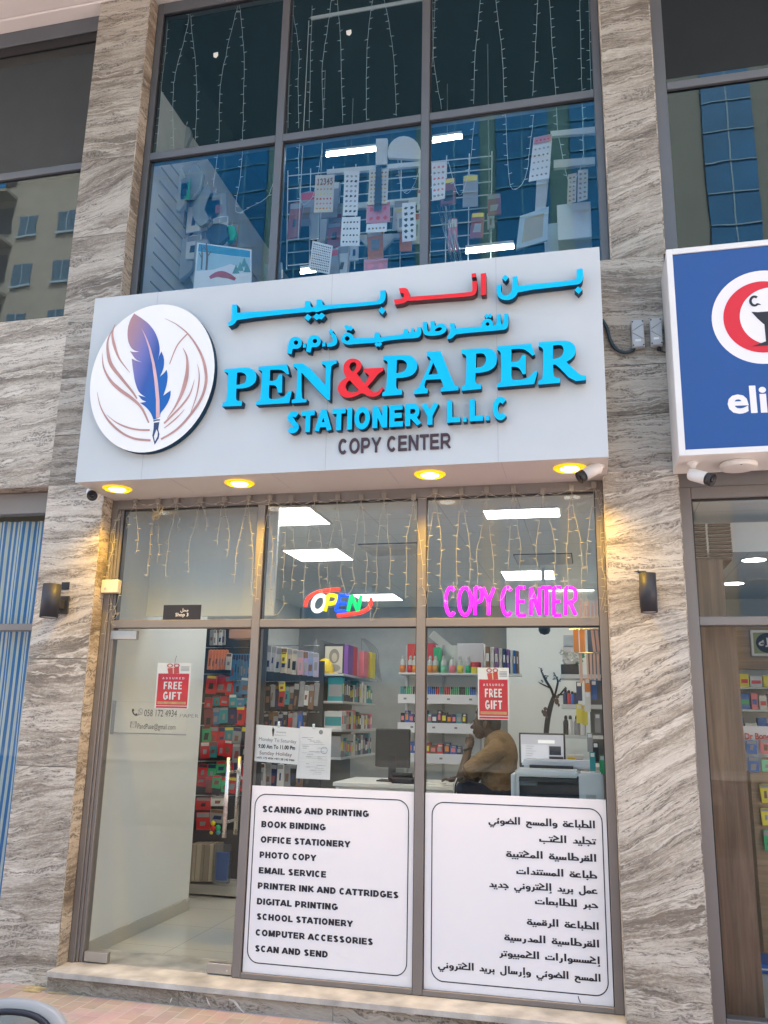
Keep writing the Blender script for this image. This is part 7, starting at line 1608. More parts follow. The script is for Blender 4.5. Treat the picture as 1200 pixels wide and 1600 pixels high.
# brown paper files hanging at the bottom
ZF = lambda a, b, y: at(a / 3, 1080 + b / 3, y)
for k in range(9): X = 893 + k * 13; p0, p1 = ZF(X, 715, YDR - .1), ZF(X + 10, 890, YDR - .1); tag(MB().box(p0.x, p1.x, YDR - .14 + .01 * (k % 3), YDR + .05, p1.z, p0.z).build('paper_file', C('kraft' if k % 2 else 'kraft_dark', (.50, .42, .32) if k % 2 else (.30, .25, .19), .8), None, bevel=.004), 'kraft paper file hanging in the row at the foot of the door rack', 'file', 'kraft paper files')
a, b = ZF(1003, 715, YDR - .2), ZF(1070, 905, YDR - .2); t = thing('blue_bag', 'clear bag of blue goods hanging right of the kraft files', 'bag', (a.x, YDR - .2, b.z)); MB().box(a.x, b.x, YDR - .2, YDR - .15, b.z, a.z).build('bag', M['bag'], t, bevel=.01); MB().box(a.x + .02, b.x - .02, YDR - .19, YDR - .16, b.z + .02, b.z + .26).build('contents', PC('blue'), t, bevel=.01)
# dark office chair in the aisle and the far chair
# ================================================================== PHARMACY INTERIOR
t = thing('wood_column', 'tall brown wood panelled column inside the pharmacy window', 'column', (1.83, .3, 0)); MB().box(1.715, 1.945, .22, .62, .0, 2.20).build('lower_panel', M['wood'], t); MB().box(1.715, 1.90, .22, .62, 2.201, 2.58).build('upper_panel', M['wood'], t)
mb = MB(); a, b = at(1083, 817, .2), at(1145, 868, .2)
for k in range(9): z = b.z + (a.z - b.z) * k / 9; mb.box(1.712, 1.81, .20, .23, z, z + .016); mb.box(1.825, b.x, .20, .23, z, z + .016)
mb.build('louvre', C('louvre_wood', (.12, .065, .04)), t)
MB().box(1.715, 4, .6, .62, 2.70, 2.90).build('pelmet_panel', M['whitewall'], t); MB().box(1.715, b.x, .24, .62, 2.5805, 2.60).build('top_trim', M['wood'], t)
for k, (u, v, r_, lb) in enumerate(((1178, 874, .10, 'larger round lit downlight in the pharmacy ceiling'), (1146, 911, .10, 'smaller round lit downlight in the pharmacy ceiling'))): p = atz(u, v, 2.98); t = thing('round_downlight', lb, 'ceiling light', p, 'round pharmacy lights'); MB().lathe((p.x, p.y, 2.9795), [(r_ + .015, 0), (r_ + .012, -.006), (r_, -.007)], 28).build('rim', M['white'], t); MB().lathe((p.x, p.y, 2.9795), [(r_ - .002, -.0075), (r_ - .01, -.009)], 28).build('diffuser', M['panel_on'], t)
p = atz(1180, 948, 2.98); t = thing('ceiling_light', 'square lit ceiling panel in the pharmacy', 'ceiling light', p); MB().box(p.x - .35, p.x + .5, p.y - .3, p.y + .3, 2.965, 2.9795).build('frame', M['white'], t); MB().box(p.x - .33, p.x + .48, p.y - .28, p.y + .28, 2.962, 2.9645).build('diffuser', M['panel_on'], t)
YQ = 3.2
t = thing('pharmacy_shelving', 'pale oak wall unit with glass shelves in the pharmacy', 'shelves', (2.4, YQ, 0)); MB().box(2.15, 4.8, YQ + .30, YQ + .33, 0, 2.2).build('back_panel', M['white'], t); a, b = at(1143, 985, YQ + .25), at(1143, 1046, YQ + .25); MB().box(2.1, 4.8, YQ + .24, YQ + .299, b.z, a.z + .05).build('oak_fascia', M['oak'], t)
pz = []
for v in (1073, 1108, 1146, 1185, 1225): z = at(1160, v, YQ).z; pz.append(z); MB().box(2.15, 4.8, YQ, YQ + .29, z - .02, z).build('shelf_board', C('shelf_glassy', (.50, .56, .58), .2), t)
a, b = at(1178, 981, YQ), at(1235, 1023, YQ); t = thing('framed_calligraphy', 'framed black calligraphy roundel on the pharmacy wall', 'picture', (a.x, YQ, b.z)); MB().box(a.x, b.x, YQ + .20, YQ + .235, b.z, a.z).build('frame', M['white'], t, bevel=.004); W, H = b.x - a.x, a.z - b.z
MB().box(a.x + .07 * W, b.x - .07 * W, YQ + .198, YQ + .1997, b.z + .1 * H, a.z - .1 * H).build('mount', C('sage', (.30, .34, .16)), t); MB().prism(ell(a.x + .5 * W, b.z + .5 * H, .36 * W, .38 * H, 32), YQ + .197, None).build('roundel', M['ink'], t); text('lettering', 'الله', (a.x + .22 * W, YQ, b.z + .36 * H), (a.x + .76 * W, YQ, b.z + .36 * H), .34 * H, M['vinyl'], t, YQ + .196, 0, .02, arabic=True)
for si, z in enumerate(pz):
    x = 2.22
    while x < 3.1:
        w_ = rs.uniform(.05, .12); h = rs.uniform(.07, .15); cn = rs.choice(['white', 'white', 'yellow', 'mint green', 'blue', 'white', 'pink'])
        o = MB().box(x, x + w_, YQ + .03, YQ + .12, z + .0006, z + h).build('medicine_box', PC(cn), None, bevel=.002); MB().box(x + .01, x + w_ - .01, YQ + .0285, YQ + .0297, z + h * .3, z + h * .6).build('box_label', PC(rs.choice(['blue', 'green', 'red', 'teal', 'yellow'])), o)
        tag(o, f'{cn} medicine box on pharmacy shelf {["one", "two", "three", "four", "five"][si]} from the top', 'box', 'medicine boxes in the pharmacy'); x += w_ + .01
YX = 1.5
t = thing('product_stand', 'wooden stand of toothbrush packets inside the pharmacy', 'display stand', at(1185, 1390, YX)); a, b = at(1172, 1205, YX + .05), at(1172, 1390, YX + .05); MB().box(a.x, a.x + .9, YX + .05, YX + .35, .0, a.z).build('stand_body', M['oak'], t); a2 = at(1157, 1134, YX + .06); MB().box(a2.x, a2.x + .8, YX + .06, YX + .08, a.z, a2.z).build('header_board', M['vinyl'], t)
text('lettering', 'Dr Bone', at(1164, 1155, YX + .055), at(1204, 1155, YX + .055), .045, PC('red'), t, YX + .057, 0, .03)
for k, (u0, u1, v0, v1, col) in enumerate(((1166, 1184, 1156, 1178, 'blue'), (1187, 1206, 1154, 1178, 'pink'), (1169, 1187, 1182, 1207, 'blue'), (1189, 1208, 1182, 1206, 'mint green'), (1186, 1203, 1224, 1255, 'yellow'), (1188, 1205, 1262, 1290, 'yellow'), (1192, 1209, 1296, 1330, 'green'))): packet(u0, u1, v0, v1, YX, PC(col), f'{col} product packet on the pharmacy stand, ' + ('upper tier' if k < 2 else 'middle tier' if k < 4 else 'side row'), 'packets on the pharmacy stand', conv=lambda u, v, y: at(u, v, y))
a, b = at(1182, 1505, 1.2), at(1205, 1552, 1.2); t = thing('floor_display', 'blue card display tray on the pharmacy floor', 'display tray', (a.x, 1.2, 0)); MB().box(a.x, a.x + .5, 1.2, 1.5, .0005, max(.05, a.z)).build('tray', PC('blue'), t, bevel=.004); MB().box(a.x + .02, a.x + .48, 1.195, 1.1995, .02, max(.06, a.z) * .5).build('tray_front', PC('white'), t)
# ================================================================== MEZZANINE, behind the upper window
YU = .42
U2 = lambda a, b, y=YU: at(200 + a / 2.4, b / 2.4, y)
U3 = lambda a, b, y=YU: at(600 + a / 2.0, b / 2.0, y)
def tube_lamp(p0, p1, label):
    t = thing('tube_light', label, 'tube light', (p0 + p1) / 2, 'lit tube lights on the mezzanine'); MB().tube([p0, p1], .013, 12).build('tube', M['tube_on'], t, smooth=None); d = (p1 - p0).normalized(); MB().obox((p0 + p1) / 2 + Vector((0, .0, .035)), d * ((p1 - p0).length / 2), Vector((0, .025, 0)), Vector((0, 0, .012))).build('batten', M['white'], t)
    zc = max(p0.z, p1.z); MB().tube([(p0 + p1) / 2 + Vector((0, 0, .047)), Vector(((p0.x + p1.x) / 2, (p0.y + p1.y) / 2, 7.3))], .004, 6).build('hanger', M['greyink'], t)
tube_lamp(at(510, 243, 1.3), at(588, 234, 1.3), 'lit tube light above the display sheets in the middle upper pane'); tube_lamp(at(676, 221, 1.3), at(722, 214, 1.3), 'short lit tube light in the right upper pane'); tube_lamp(at(728, 394, .9), at(803, 386, .9), 'lit tube light low in the right upper pane'); tube_lamp(at(470, 426, .9), at(520, 419, .9), 'lit tube light half hidden behind the patterned sheet')
# sheets of stickers
def sheet(pts, conv, label, bands, y=YU, m=None, kind='grid', rows=6, cols=5):
    q_ = [conv(a, b, y) for a, b in pts]; t = thing('sticker_sheet', label, 'sticker sheet', sum(q_, Vector()) / 4, 'sheets hanging in the upper window')
    MB().prism([(p.x, p.z) for p in q_][::-1], y, y + .002).build('sheet', m or M['paper'], t)
    mbs = {}
    f = lambda s, r: (q_[0].lerp(q_[1], s)).lerp(q_[3].lerp(q_[2], s), r)
    for i in range(rows):
        for j in range(cols):
            c = f((j + .5) / cols * .88 + .06, (i + .6) / rows * .9 + .05); bn = bands[i % len(bands)]; mb = mbs.setdefault(bn, MB())
            w_ = (q_[1] - q_[0]).length / cols * .34; n_ = rs.choice((4, 5, 6, 8)); ph = rs.random() * 3
            mb.prism([(c.x + w_ * (1 if k % 2 or kind == 'dot' else (.45 if kind == 'star' else .7)) * math.cos(ph + 2 * math.pi * k / (10 if kind == 'star' else n_)), c.z + w_ * (1 if k % 2 or kind == 'dot' else (.45 if kind == 'star' else .7)) * math.sin(ph + 2 * math.pi * k / (10 if kind == 'star' else n_))) for k in range(10 if kind == 'star' else n_)], y - .001, None)
    for bn, mb in mbs.items(): mb.build('printed_shape', PC(bn), t)
    return t
nsheet = sheet([(703, 657), (775, 655), (768, 795), (697, 797)], U2, 'cream number sticker sheet with pink, orange and yellow rows', ['pink', 'orange', 'amber', 'yellow', 'red'], m=C('cream_sheet', (.68, .62, .52)), rows=7)
text('lettering', '12345', U2(712, 694, YU), U2(768, 690, YU), .06, PC('brown'), nsheet, YU - .002, 0, .02)
sheet([(812, 642), (868, 642), (860, 808), (806, 808)], U2, 'long white sheet of grey stickers beside the number sheet', ['grey', 'black', 'grey'], rows=8, cols=3); sheet([(802, 815), (872, 812), (868, 922), (796, 922)], U2, 'white sheet with looping letters under the long grey sheet', ['black'], y=YU + .01, rows=4, cols=5)
sheet([(905, 635), (978, 630), (972, 765), (900, 768)], U2, 'cream sheet of brown stickers with a dark ribbon', ['brown', 'amber', 'grey'], m=C('cream_sheet', (.68, .62, .52)), rows=8, cols=5)
o = MB(); o.prism([xz(U2(a, b, YU - .02)) for a, b in ((930, 625), (950, 622), (950, 785), (922, 790))][::-1], YU - .02, YU - .012); tag(o.build('dark_ribbon', PC('black')), 'dark ribbon hanging over the cream sticker sheet', 'ribbon')
sheet([(896, 765), (982, 755), (984, 832), (892, 838)], U2, 'pink card pack below the cream sticker sheet', ['red'], m=C('pink_card', (.58, .22, .26)), y=YU + .012, rows=2, cols=3); sheet([(895, 840), (972, 832), (970, 868), (892, 872)], U2, 'white number strip under the pink card pack', ['brown'], y=YU + .02, rows=1, cols=5)
sheet([(1028, 762), (1078, 758), (1080, 900), (1028, 908)], U2, 'white sheet of black silhouettes left of the second mullion', ['black'], rows=6, cols=2); sheet([(692, 902), (768, 922), (755, 1028), (678, 1012)], U2, 'white sheet of dense black pattern low in the middle pane', ['black', 'grey'], rows=11, cols=10, kind='dot')
sheet([(885, 972), (975, 968), (972, 1015), (884, 1020)], U2, 'pink box at the foot of the middle upper pane', ['pink'], m=C('pink_card', (.58, .22, .26)), rows=1, cols=2)
sheet([(468, 430), (526, 418), (516, 556), (452, 568)], U3, 'white sheet of star stickers with a pink heading in the right upper pane', ['grey', 'grey', 'brown'], kind='star', rows=6, cols=4); sheet([(470, 430), (524, 419), (522, 440), (468, 450)], U3, 'pink heading card over the star sticker sheet', ['red'], y=YU - .01, m=C('pink_card', (.58, .22, .26)), rows=1, cols=4)
sheet([(575, 545), (602, 540), (600, 630), (572, 640)], U3, 'narrow beige letter sheet in the right upper pane, left one', ['brown'], m=C('beige_sheet', (.55, .45, .38)), rows=6, cols=2); sheet([(606, 532), (638, 528), (636, 622), (604, 632)], U3, 'narrow beige letter sheet in the right upper pane, right one', ['brown'], m=C('beige_sheet', (.55, .45, .38)), rows=6, cols=2)
sheet([(148, 508), (195, 504), (190, 620), (150, 628)], U3, 'small pink headed sheet right of the second mullion', ['pink', 'grey'], rows=6, cols=3)
# white display stand
YZ = 1.0
t = thing('display_stand', 'white arched display stand in the middle upper pane', 'display stand', U2(960, 960, YZ))
def slabp(pts, name, y=YZ, th=.03, m=M['white'], conv=U2): MB().prism([xz(conv(a, b, y)) for a, b in pts], y, y + th).build(name, m, t)
arch = [(975, 590)] + [(1035 + 62 * math.cos(R_(180 + 180 * i / 10)), 572 + 62 * math.sin(R_(180 + 180 * i / 10))) for i in range(11)] + [(1097, 598)]
slabp(arch, 'arch_top'); slabp([(930, 520), (972, 518), (968, 760), (926, 765)], 'upright'); slabp([(745, 635), (1095, 605), (1095, 622), (745, 652)], 'crossbar'); slabp([(745, 770), (1100, 738), (1100, 760), (745, 792)], 'crossbar'); slabp([(915, 765), (965, 760), (952, 990), (912, 992)], 'upright'); slabp([(740, 885), (1095, 872), (1095, 890), (740, 905)], 'crossbar', YZ + .002)
slabp([(722, 790), (752, 788), (738, 905), (708, 908)], 'upright', YZ - .035); slabp([(1090, 600), (1110, 600), (1110, 900), (1090, 900)], 'upright', YZ + .004); slabp([(870, 895), (1000, 890), (952, 940), (912, 942)], 'bracket', YZ - .032)
# left bay: bags, rack, framed winter picture
t = thing('winter_picture', 'picture of a snowy landscape with bare trees and a red figure on a sledge-like log in the left upper pane', 'picture', U2(350, 1060))
t['label'] = 'picture of a snowy blue landscape with bare trees in the left upper pane'
y_ = .36; cv = lambda a, b: (lambda p: (p.x, p.z))(at(200 + a / 4.6154, 380 + b / 4.6154, y_))
MB().prism([cv(*p) for p in ((500, -5), (890, 45), (890, 300), (470, 345))][::-1], y_, y_ + .012).build('canvas', M['paper'], t)
MB().prism([cv(*p) for p in ((512, 5), (880, 55), (880, 105), (740, 90), (620, 75), (505, 60))][::-1], y_ - .001, None).build('sky_print', C('sky_print', (.04, .30, .50)), t)
MB().prism([cv(*p) for p in ((505, 62), (620, 77), (740, 92), (880, 107), (880, 200), (740, 150), (620, 190), (495, 200))][::-1], y_ - .001, None).build('snow_print', C('pale_sky_print', (.40, .58, .66)), t)
mb = MB()
for pts, wd in (([(530, 190), (535, 90), (528, 10)], 10), ([(566, 195), (572, 90), (566, 0)], 13), ([(533, 110), (515, 70)], 5), ([(572, 100), (600, 60)], 6), ([(570, 60), (545, 20)], 5), ([(530, 60), (548, 30)], 4)): mb.prism([cv(a, b) for a, b in stroke_poly(pts, wd, (1, .4))], y_ - .002 - .0003 * len(mb.f) / 20, None)
mb.build('tree_print', C('bark_print', (.17, .12, .09)), t)
mb = MB()
for a, b in ((840, 150), (810, 180), (860, 190), (780, 200)): mb.prism([cv(a, b - 45), cv(a + 26, b + 20), cv(a - 26, b + 20)], y_ - .002 - .0002 * a / 100, None)
mb.build('fir_print', C('fir_print', (.12, .30, .28)), t)
MB().prism([cv(a, b) for a, b in stroke_poly([(590, 250), (650, 225), (720, 235), (775, 262)], 46, (.4, .4))], y_ - .0025, None).build('red_print', C('dull_red_print', (.45, .07, .07)), t)
MB().prism([cv(*p) for p in ((900, 40), (1030, 20), (1030, 265), (900, 290))][::-1], y_ + .25, y_ + .27).build('backing_card', C('slate_card', (.16, .20, .23)), t)
br = random.Random(6)
for k, (X, Y, w_, h_, nm) in enumerate(((160, 640, 60, 150, 'white'), (215, 620, 60, 120, 'clear'), (250, 700, 70, 140, 'clear'), (180, 760, 30, 110, 'gold'), (208, 770, 34, 120, 'silver'), (150, 470, 36, 90, 'clear'), (190, 470, 40, 85, 'clear'), (290, 720, 60, 100, 'clear'), (160, 900, 80, 150, 'white'), (225, 930, 60, 130, 'white'), (290, 840, 90, 70, 'black'), (362, 845, 40, 60, 'green'))):
    y_2 = .50 + .05 * (k % 5); a, b = U2(X, Y, y_2), U2(X + w_, Y + h_, y_2); W, H = b.x - a.x, a.z - b.z
    t = thing('hanging_bag', f'{nm} bag hanging by the left wall in the upper window, ' + ['top left', 'top', 'upper middle', 'left of the silver one', 'centre', 'highest left', 'highest right', 'right', 'bottom left', 'bottom', 'above the picture', 'right above the picture'][k], 'bag', ((a.x + b.x) / 2, y_2, b.z), 'bags hanging in the upper window')
    g = MB(); N = 15
    prof = [(a.x + W * (.5 + (.5 if i < 99 else 0) * math.cos(th) * (1 + br.uniform(-.28, .10))), b.z + H * (.5 + .5 * math.sin(th) * (1 + br.uniform(-.16, .06)))) for i, th in enumerate([2 * math.pi * q2_ / N for q2_ in range(N)])]
    g.prism(smooth_poly(prof, 35), y_2, y_2 + .04); g.build('bag_skin', {'white': C('frost_bag', (.45, .47, .47), .3), 'clear': C('hazy_bag', (.34, .37, .38), .2), 'gold': C('gold_bag', (.42, .33, .16), .25, metal=.5), 'silver': C('silver_bag', (.6, .6, .6), .18, metal=.8), 'black': PC('black'), 'green': PC('green')}[nm], t, bevel=.006)
    MB().tube([((a.x + b.x) / 2, y_2 + .02, a.z - .01), ((a.x + b.x) / 2 + .01, y_2 + .02, a.z + .04)], .003, 6).build('hook', M['steel'], t)
mb = MB()
for k in range(14): p = atx(200 + 60 / 2.4, 100, -2.2); z = 4.4 + k * .13; mb.box(-2.2345, -2.228, .2, 3.0, z, z + .012)
tag(mb.build('slat_wall', C('slat_grey', (.36, .37, .36))), 'horizontal slat rails on the left mezzanine wall', 'slat wall')
# right bay: white shelf with a bag and boxes
t = thing('white_shelf', 'white shelf unit with grey trays in the right upper pane', 'shelves', U3(560, 700, .7))
for pts, nm in (([(520, 410), (660, 395), (660, 415), (525, 425)], 'shelf_board'), ([(480, 500), (520, 500), (500, 700), (470, 700)], 'side_panel'), ([(530, 500), (660, 490), (660, 512), (530, 525)], 'shelf_board')): slabp(pts, nm, .7, .03, M['white'], U3)
a, b = U3(540, 640, .6), U3(650, 740, .6); tag(MB().box(a.x, b.x, .6, .8, b.z, a.z).build('white_box', M['vinyl'], None, bevel=.004), 'white box at the right end of the upper window', 'box')
a, b = U3(500, 700, .75), U3(640, 790, .75); tag(MB().box(a.x, b.x, .75, .9, b.z, a.z).build('pale_blue_box', C('pale_blue_card', (.55, .63, .67)), None, bevel=.004), 'pale blue box under the clear packet in the right upper pane', 'box')
o = MB(); o.prism([xz(U3(a, b, .5)) for a, b in ((425, 675), (515, 645), (510, 750), (412, 780))][::-1], .5, .52); t = o.build('clear_packet', C('packet_pale', (.42, .46, .46), .15)); tag(t, 'clear packet with yellow print in the right upper pane', 'packet')
MB().prism([xz(U3(a, b, .499)) for a, b in ((440, 685), (500, 665), (495, 740), (430, 760))][::-1], .4985, None).build('print', C('tan_print', (.40, .33, .20)), t)
for k in range(3): tag(MB().tube([U3(170 + 14 * k, 640, .6), U3(215 + 14 * k, 820, .6)], .012, 8).build('plastic_roll', M['bag'], None, True), f'{["left", "middle", "right"][k]} roll of clear film leaning in the right upper pane', 'film roll', 'film rolls in the upper window')
c = at(356, 23, .30); t = thing('round_fitting', 'white round frilled fitting at the top of the left upper pane', 'fitting', c); MB().lathe((c.x, .30, c.z), [(.035, -.05), (.052, -.045), (.058, .0), (.055, .04), (.04, .045), (.036, .0)], 20, 'z').build('ring', M['white'], t, smooth=None); MB().tube([(c.x, .3, c.z + .04), (c.x, .3, 7.3)], .004, 6).build('stem', M['white'], t)
a, b = U2(688, 20, .3), U2(1105, 75, .3); p_ = [U2(688, 20, .3), U2(1105, -80, .3), U2(1105, 5, .3), U2(690, 75, .3)]
t = thing('roller_blind', 'pale roller blind rolled up at the top of the middle upper pane', 'blind', p_[0]); zz0 = min(p_[3].z, p_[2].z); MB().box(p_[3].x, p_[2].x, .28, .284, (p_[3].z + p_[2].z) / 2, 7.25).build('blind_fabric', C('blind_grey', (.33, .34, .34), .8), t); MB().tube([(p_[3].x, .28, (p_[3].z + p_[2].z) / 2), (p_[2].x, .28, (p_[3].z + p_[2].z) / 2)], .015, 10).build('bottom_bar', M['white'], t); MB().tube([(p_[3].x - .02, .28, 7.25), (p_[3].x - .02, .28, 5.2)], .003, 6).build('pull_cord', M['white'], t)
# wire grid the stock hangs on
t = thing('wire_grid', 'white wire grid panel behind the sticker sheets in the middle upper pane', 'wire grid', U2(900, 900, 1.06)); mb = MB()
for k in range(10): mb.tube([U2(600 + k * 85, 640 - k * 8, 1.06), U2(595 + k * 85, 1010, 1.06)], .005, 5)
for k in range(8): mb.tube([U2(600, 660 + k * 48, 1.065), U2(1365, 585 + k * 48, 1.065)], .005, 5)
mb.build('grid', M['white'], t)
# denser stock hanging deeper on the mezzanine
mz = random.Random(31)
for k in range(34):
    y_2 = mz.uniform(.62, .95); X = mz.uniform(600, 1360); Y = mz.uniform(640, 960)
    if 1090 < X < 1150: continue
    col = mz.choice(['white', 'pink', 'pewter', 'white', 'dusty red', 'white', 'grey', 'white', 'orange', 'grey', 'pewter']); w_, h_ = mz.uniform(26, 60), mz.uniform(50, 130)
    packet(X, X + w_, Y, Y + h_, y_2, PC(col), f'{col} stock packet hanging deep inside the upper window, ' + ('middle pane' if X < 1100 else 'right pane') + (', high up' if Y < 760 else ', low down'), 'stock packets deep in the upper window', conv=lambda a, b, y: U2(a, b, y), inner=PC(mz.choice(['white', 'pewter', 'yellow', 'red'])))
for k in range(16):
    y_2 = .50 + .02 * k; X = 130 + mz.uniform(0, 250); Y = mz.uniform(640, 900); col = mz.choice(['white', 'pewter', 'grey', 'white', 'green', 'amber', 'pewter'])
    packet(X, X + mz.uniform(25, 50), Y, Y + mz.uniform(60, 130), y_2, PC(col), f'{col} stock packet on the left mezzanine wall' + (', upper part' if Y < 760 else ', lower part'), 'stock packets on the left mezzanine wall', conv=lambda a, b, y: U2(a, b, y))
# ================================================================== THE SEATED MAN
YMAN = 1.5
H3 = lambda a, b, dy=0.0: (lambda p: Vector((p.x, YMAN + dy, p.z)))(Z3(a, b, YMAN))
def capsule(mb, a, b, ra, rb, n=14, sq=(1, 1)):
    a, b = Vector(a), Vector(b); d = (b - a); L = max(d.length, 1e-4); t = d / L
    h = Vector((0, 1, 0)) if abs(t.y) < .9 else Vector((1, 0, 0)); x = t.cross(h).normalized(); y = t.cross(x); pts = []
    for i in range(5): th = R_(-90 + 90 * i / 4); pts.append((a + t * ra * math.sin(th), ra * math.cos(th)))
    for i in range(1, 6): th = R_(90 * i / 5) if i else 0; pts.append((b + t * rb * math.sin(R_(90 * (i - 1) / 4)), rb * math.cos(R_(90 * (i - 1) / 4))))
    k0 = len(mb.v)
    for c, r in pts:
        r = max(r, 1e-4)
        for j in range(n): th = 2 * math.pi * j / n; mb.v.append(c + x * r * math.cos(th) * sq[0] + y * r * math.sin(th) * sq[1])
    for i in range(len(pts) - 1):
        for j in range(n): p, q = k0 + i * n + j, k0 + i * n + (j + 1) % n; mb.face((p, q, q + n, p + n))
    mb.face([k0 + j for j in reversed(range(n))]); e = k0 + (len(pts) - 1) * n; mb.face([e + j for j in range(n)])
def blob(mb, c, rx, ry, rz, tilt=0.0, n=16):
    m = Matrix.Rotation(tilt, 3, 'Y'); prof = [(math.cos(R_(-90 + 180 * i / 12)), math.sin(R_(-90 + 180 * i / 12))) for i in range(13)]; k0 = len(mb.v); c = Vector(c)
    for r, h in prof:
        for j in range(n): th = 2 * math.pi * j / n; mb.v.append(c + m @ Vector((max(r, .002) * math.cos(th) * rx, max(r, .002) * math.sin(th) * ry, h * rz)))
    for i in range(12):
        for j in range(n): p, q = k0 + i * n + j, k0 + i * n + (j + 1) % n; mb.face((p, q, q + n, p + n))
    mb.face([k0 + j for j in reversed(range(n))]); e = k0 + 12 * n; mb.face([e + j for j in range(n)])
def melt(mb, name, m, parent, voxel, smooth=6):
    o = mb.build(name, m, None, fix=False)
    md = o.modifiers.new('r', 'REMESH'); md.mode = 'VOXEL'; md.voxel_size = voxel; md.use_smooth_shade = True
    sm = o.modifiers.new('s', 'SMOOTH'); sm.factor = .5; sm.iterations = smooth
    bpy.context.view_layer.update()
    me = bpy.data.meshes.new_from_object(o.evaluated_get(bpy.context.evaluated_depsgraph_get()))
    me.name = name; old = o.data; o.modifiers.clear(); o.data = me; bpy.data.meshes.remove(old)
    if not me.materials: me.materials.append(m)
    me.shade_smooth()
    if parent: attach(o, parent)
    return o
skin = mat('brown_skin', (.065, .036, .025), .5, 0, .12, 25, .05); skin.node_tree.nodes['Principled BSDF'].inputs['Subsurface Weight'].default_value = .05
def fold_mat(m):
    n = m.node_tree.nodes; l = m.node_tree.links; b = n['Principled BSDF']; tc = n.new('ShaderNodeTexCoord'); mp = n.new('ShaderNodeMapping'); mp.inputs['Scale'].default_value = (9, 9, 20); mp.inputs['Rotation'].default_value = (0, .7, 0); l.new(tc.outputs['Object'], mp.inputs[0]); nz = n.new('ShaderNodeTexNoise'); nz.inputs['Scale'].default_value = 1; nz.inputs['Detail'].default_value = 2; l.new(mp.outputs[0], nz.inputs['Vector']); bp = n.new('ShaderNodeBump'); bp.inputs['Strength'].default_value = .9; bp.inputs['Distance'].default_value = .03; l.new(nz.outputs['Fac'], bp.inputs['Height']); l.new(bp.outputs[0], b.inputs['Normal']); return m
cloth = mat('tan_polo_cloth', (.205, .135, .072), .9, 0, .10, 18, .25, bscale=260); jeans = mat('dark_denim', (.018, .026, .05), .85, 0, .2, 30, .3, bscale=400); hairm = mat('black_hair', (.010, .009, .009), .6, 0, .3, 60, .6, bscale=220)
fold_mat(cloth); man = thing('person', 'man in a tan short sleeved shirt sitting in profile with his hand at his chin', 'person', (H3(520, 1000).x, YMAN, 0))
sh = -.19                                # towards the street: his near (left) side
hc = H3(448, 640, 0)                     # centre of the head
B_ = MB()
blob(B_, hc + Vector((.012, 0, .035)), .098, .076, .092, .15); blob(B_, hc + Vector((-.040, 0, -.030)), .062, .056, .078, -.10)      # skull, face
blob(B_, hc + Vector((-.050, 0, -.085)), .042, .040, .032, .1); capsule(B_, hc + Vector((-.088, 0, .005)), hc + Vector((-.112, 0, -.030)), .008, .0135)   # jaw, nose
blob(B_, hc + Vector((-.088, 0, .022)), .018, .05, .011); blob(B_, hc + Vector((-.094, 0, -.060)), .012, .024, .0075); blob(B_, hc + Vector((-.093, 0, -.073)), .012, .022, .008)   # brow, lips
for s in (-1, 1): blob(B_, hc + Vector((.004, s * .079, -.012)), .018, .010, .031, .2); blob(B_, hc + Vector((-.081, s * .030, .004)), .010, .014, .009)   # ears, eyelids
nb = H3(518, 725)
capsule(B_, hc + Vector((.020, 0, -.05)), nb + Vector((.0, 0, -.03)), .056, .062)
shl = H3(520, 790, sh); shr = H3(515, 785, -sh)
capsule(B_, shl + Vector((0, .06, -.02)), shr + Vector((0, -.06, -.02)), .07, .07); capsule(B_, nb + Vector((.02, 0, -.10)), H3(520, 1010), .11, .12)
elb = H3(322, 948, sh + .03); wri = H3(352, 795, sh + .10)
capsule(B_, shl, elb, .052, .043); capsule(B_, elb, wri, .042, .029)
elr = H3(360, 975, -sh - .02); wrr = H3(285, 962, .05); capsule(B_, shr, elr, .052, .043); capsule(B_, elr, wrr, .042, .029)
# near hand: a loose fist against the chin; far hand lying on the desk
pm = H3(362, 748, sh + .135); capsule(B_, wri, pm + Vector((0, 0, -.01)), .028, .030, sq=(1, .8)); 
for k, (dx, dz, l2) in enumerate(((-.030, .030, .030), (-.032, .012, .034), (-.030, -.006, .031), (-.026, -.022, .026))):
    kn = pm + Vector((dx, -.004 * k, dz)); capsule(B_, pm + Vector((.004, 0, dz * .6)), kn, .0105, .0098, 10); tp = kn + Vector((l2 * .45, .028, .004)); capsule(B_, kn, tp, .0095, .0088, 10); capsule(B_, tp, tp + Vector((.020, .006, .004)), .0088, .008, 10)
capsule(B_, pm + Vector((.02, .01, .0)), pm + Vector((.012, .03, .036)), .012, .0105, 10); capsule(B_, pm + Vector((.012, .03, .036)), pm + Vector((-.010, .036, .058)), .0105, .009, 10)
capsule(B_, wrr, wrr + Vector((-.06, -.01, -.012)), .027, .030, sq=(.7, 1))
for k in range(4): b0 = wrr + Vector((-.075, -.036 + .022 * k, -.014)); capsule(B_, b0, b0 + Vector((-.036, .0, .004)), .0098, .0092, 10); capsule(B_, b0 + Vector((-.036, 0, .004)), b0 + Vector((-.062 + .006 * abs(k - 1.5), 0, -.010)), .0092, .008, 10)
capsule(B_, wrr + Vector((-.03, -.03, -.008)), wrr + Vector((-.075, -.062, -.014)), .011, .009, 10)
melt(B_, 'body', skin, man, .0052, 3)
e_ = MB(); [blob(e_, hc + Vector((-.0865, s * .030, .0035)), .0065, .009, .0052) for s in (-1, 1)]; e_.build('eyes', M['ink'], man, True)
Hr = MB(); blob(Hr, hc + Vector((.022, 0, .050)), .100, .082, .092, .2); blob(Hr, hc + Vector((.062, 0, -.005)), .056, .066, .072); 
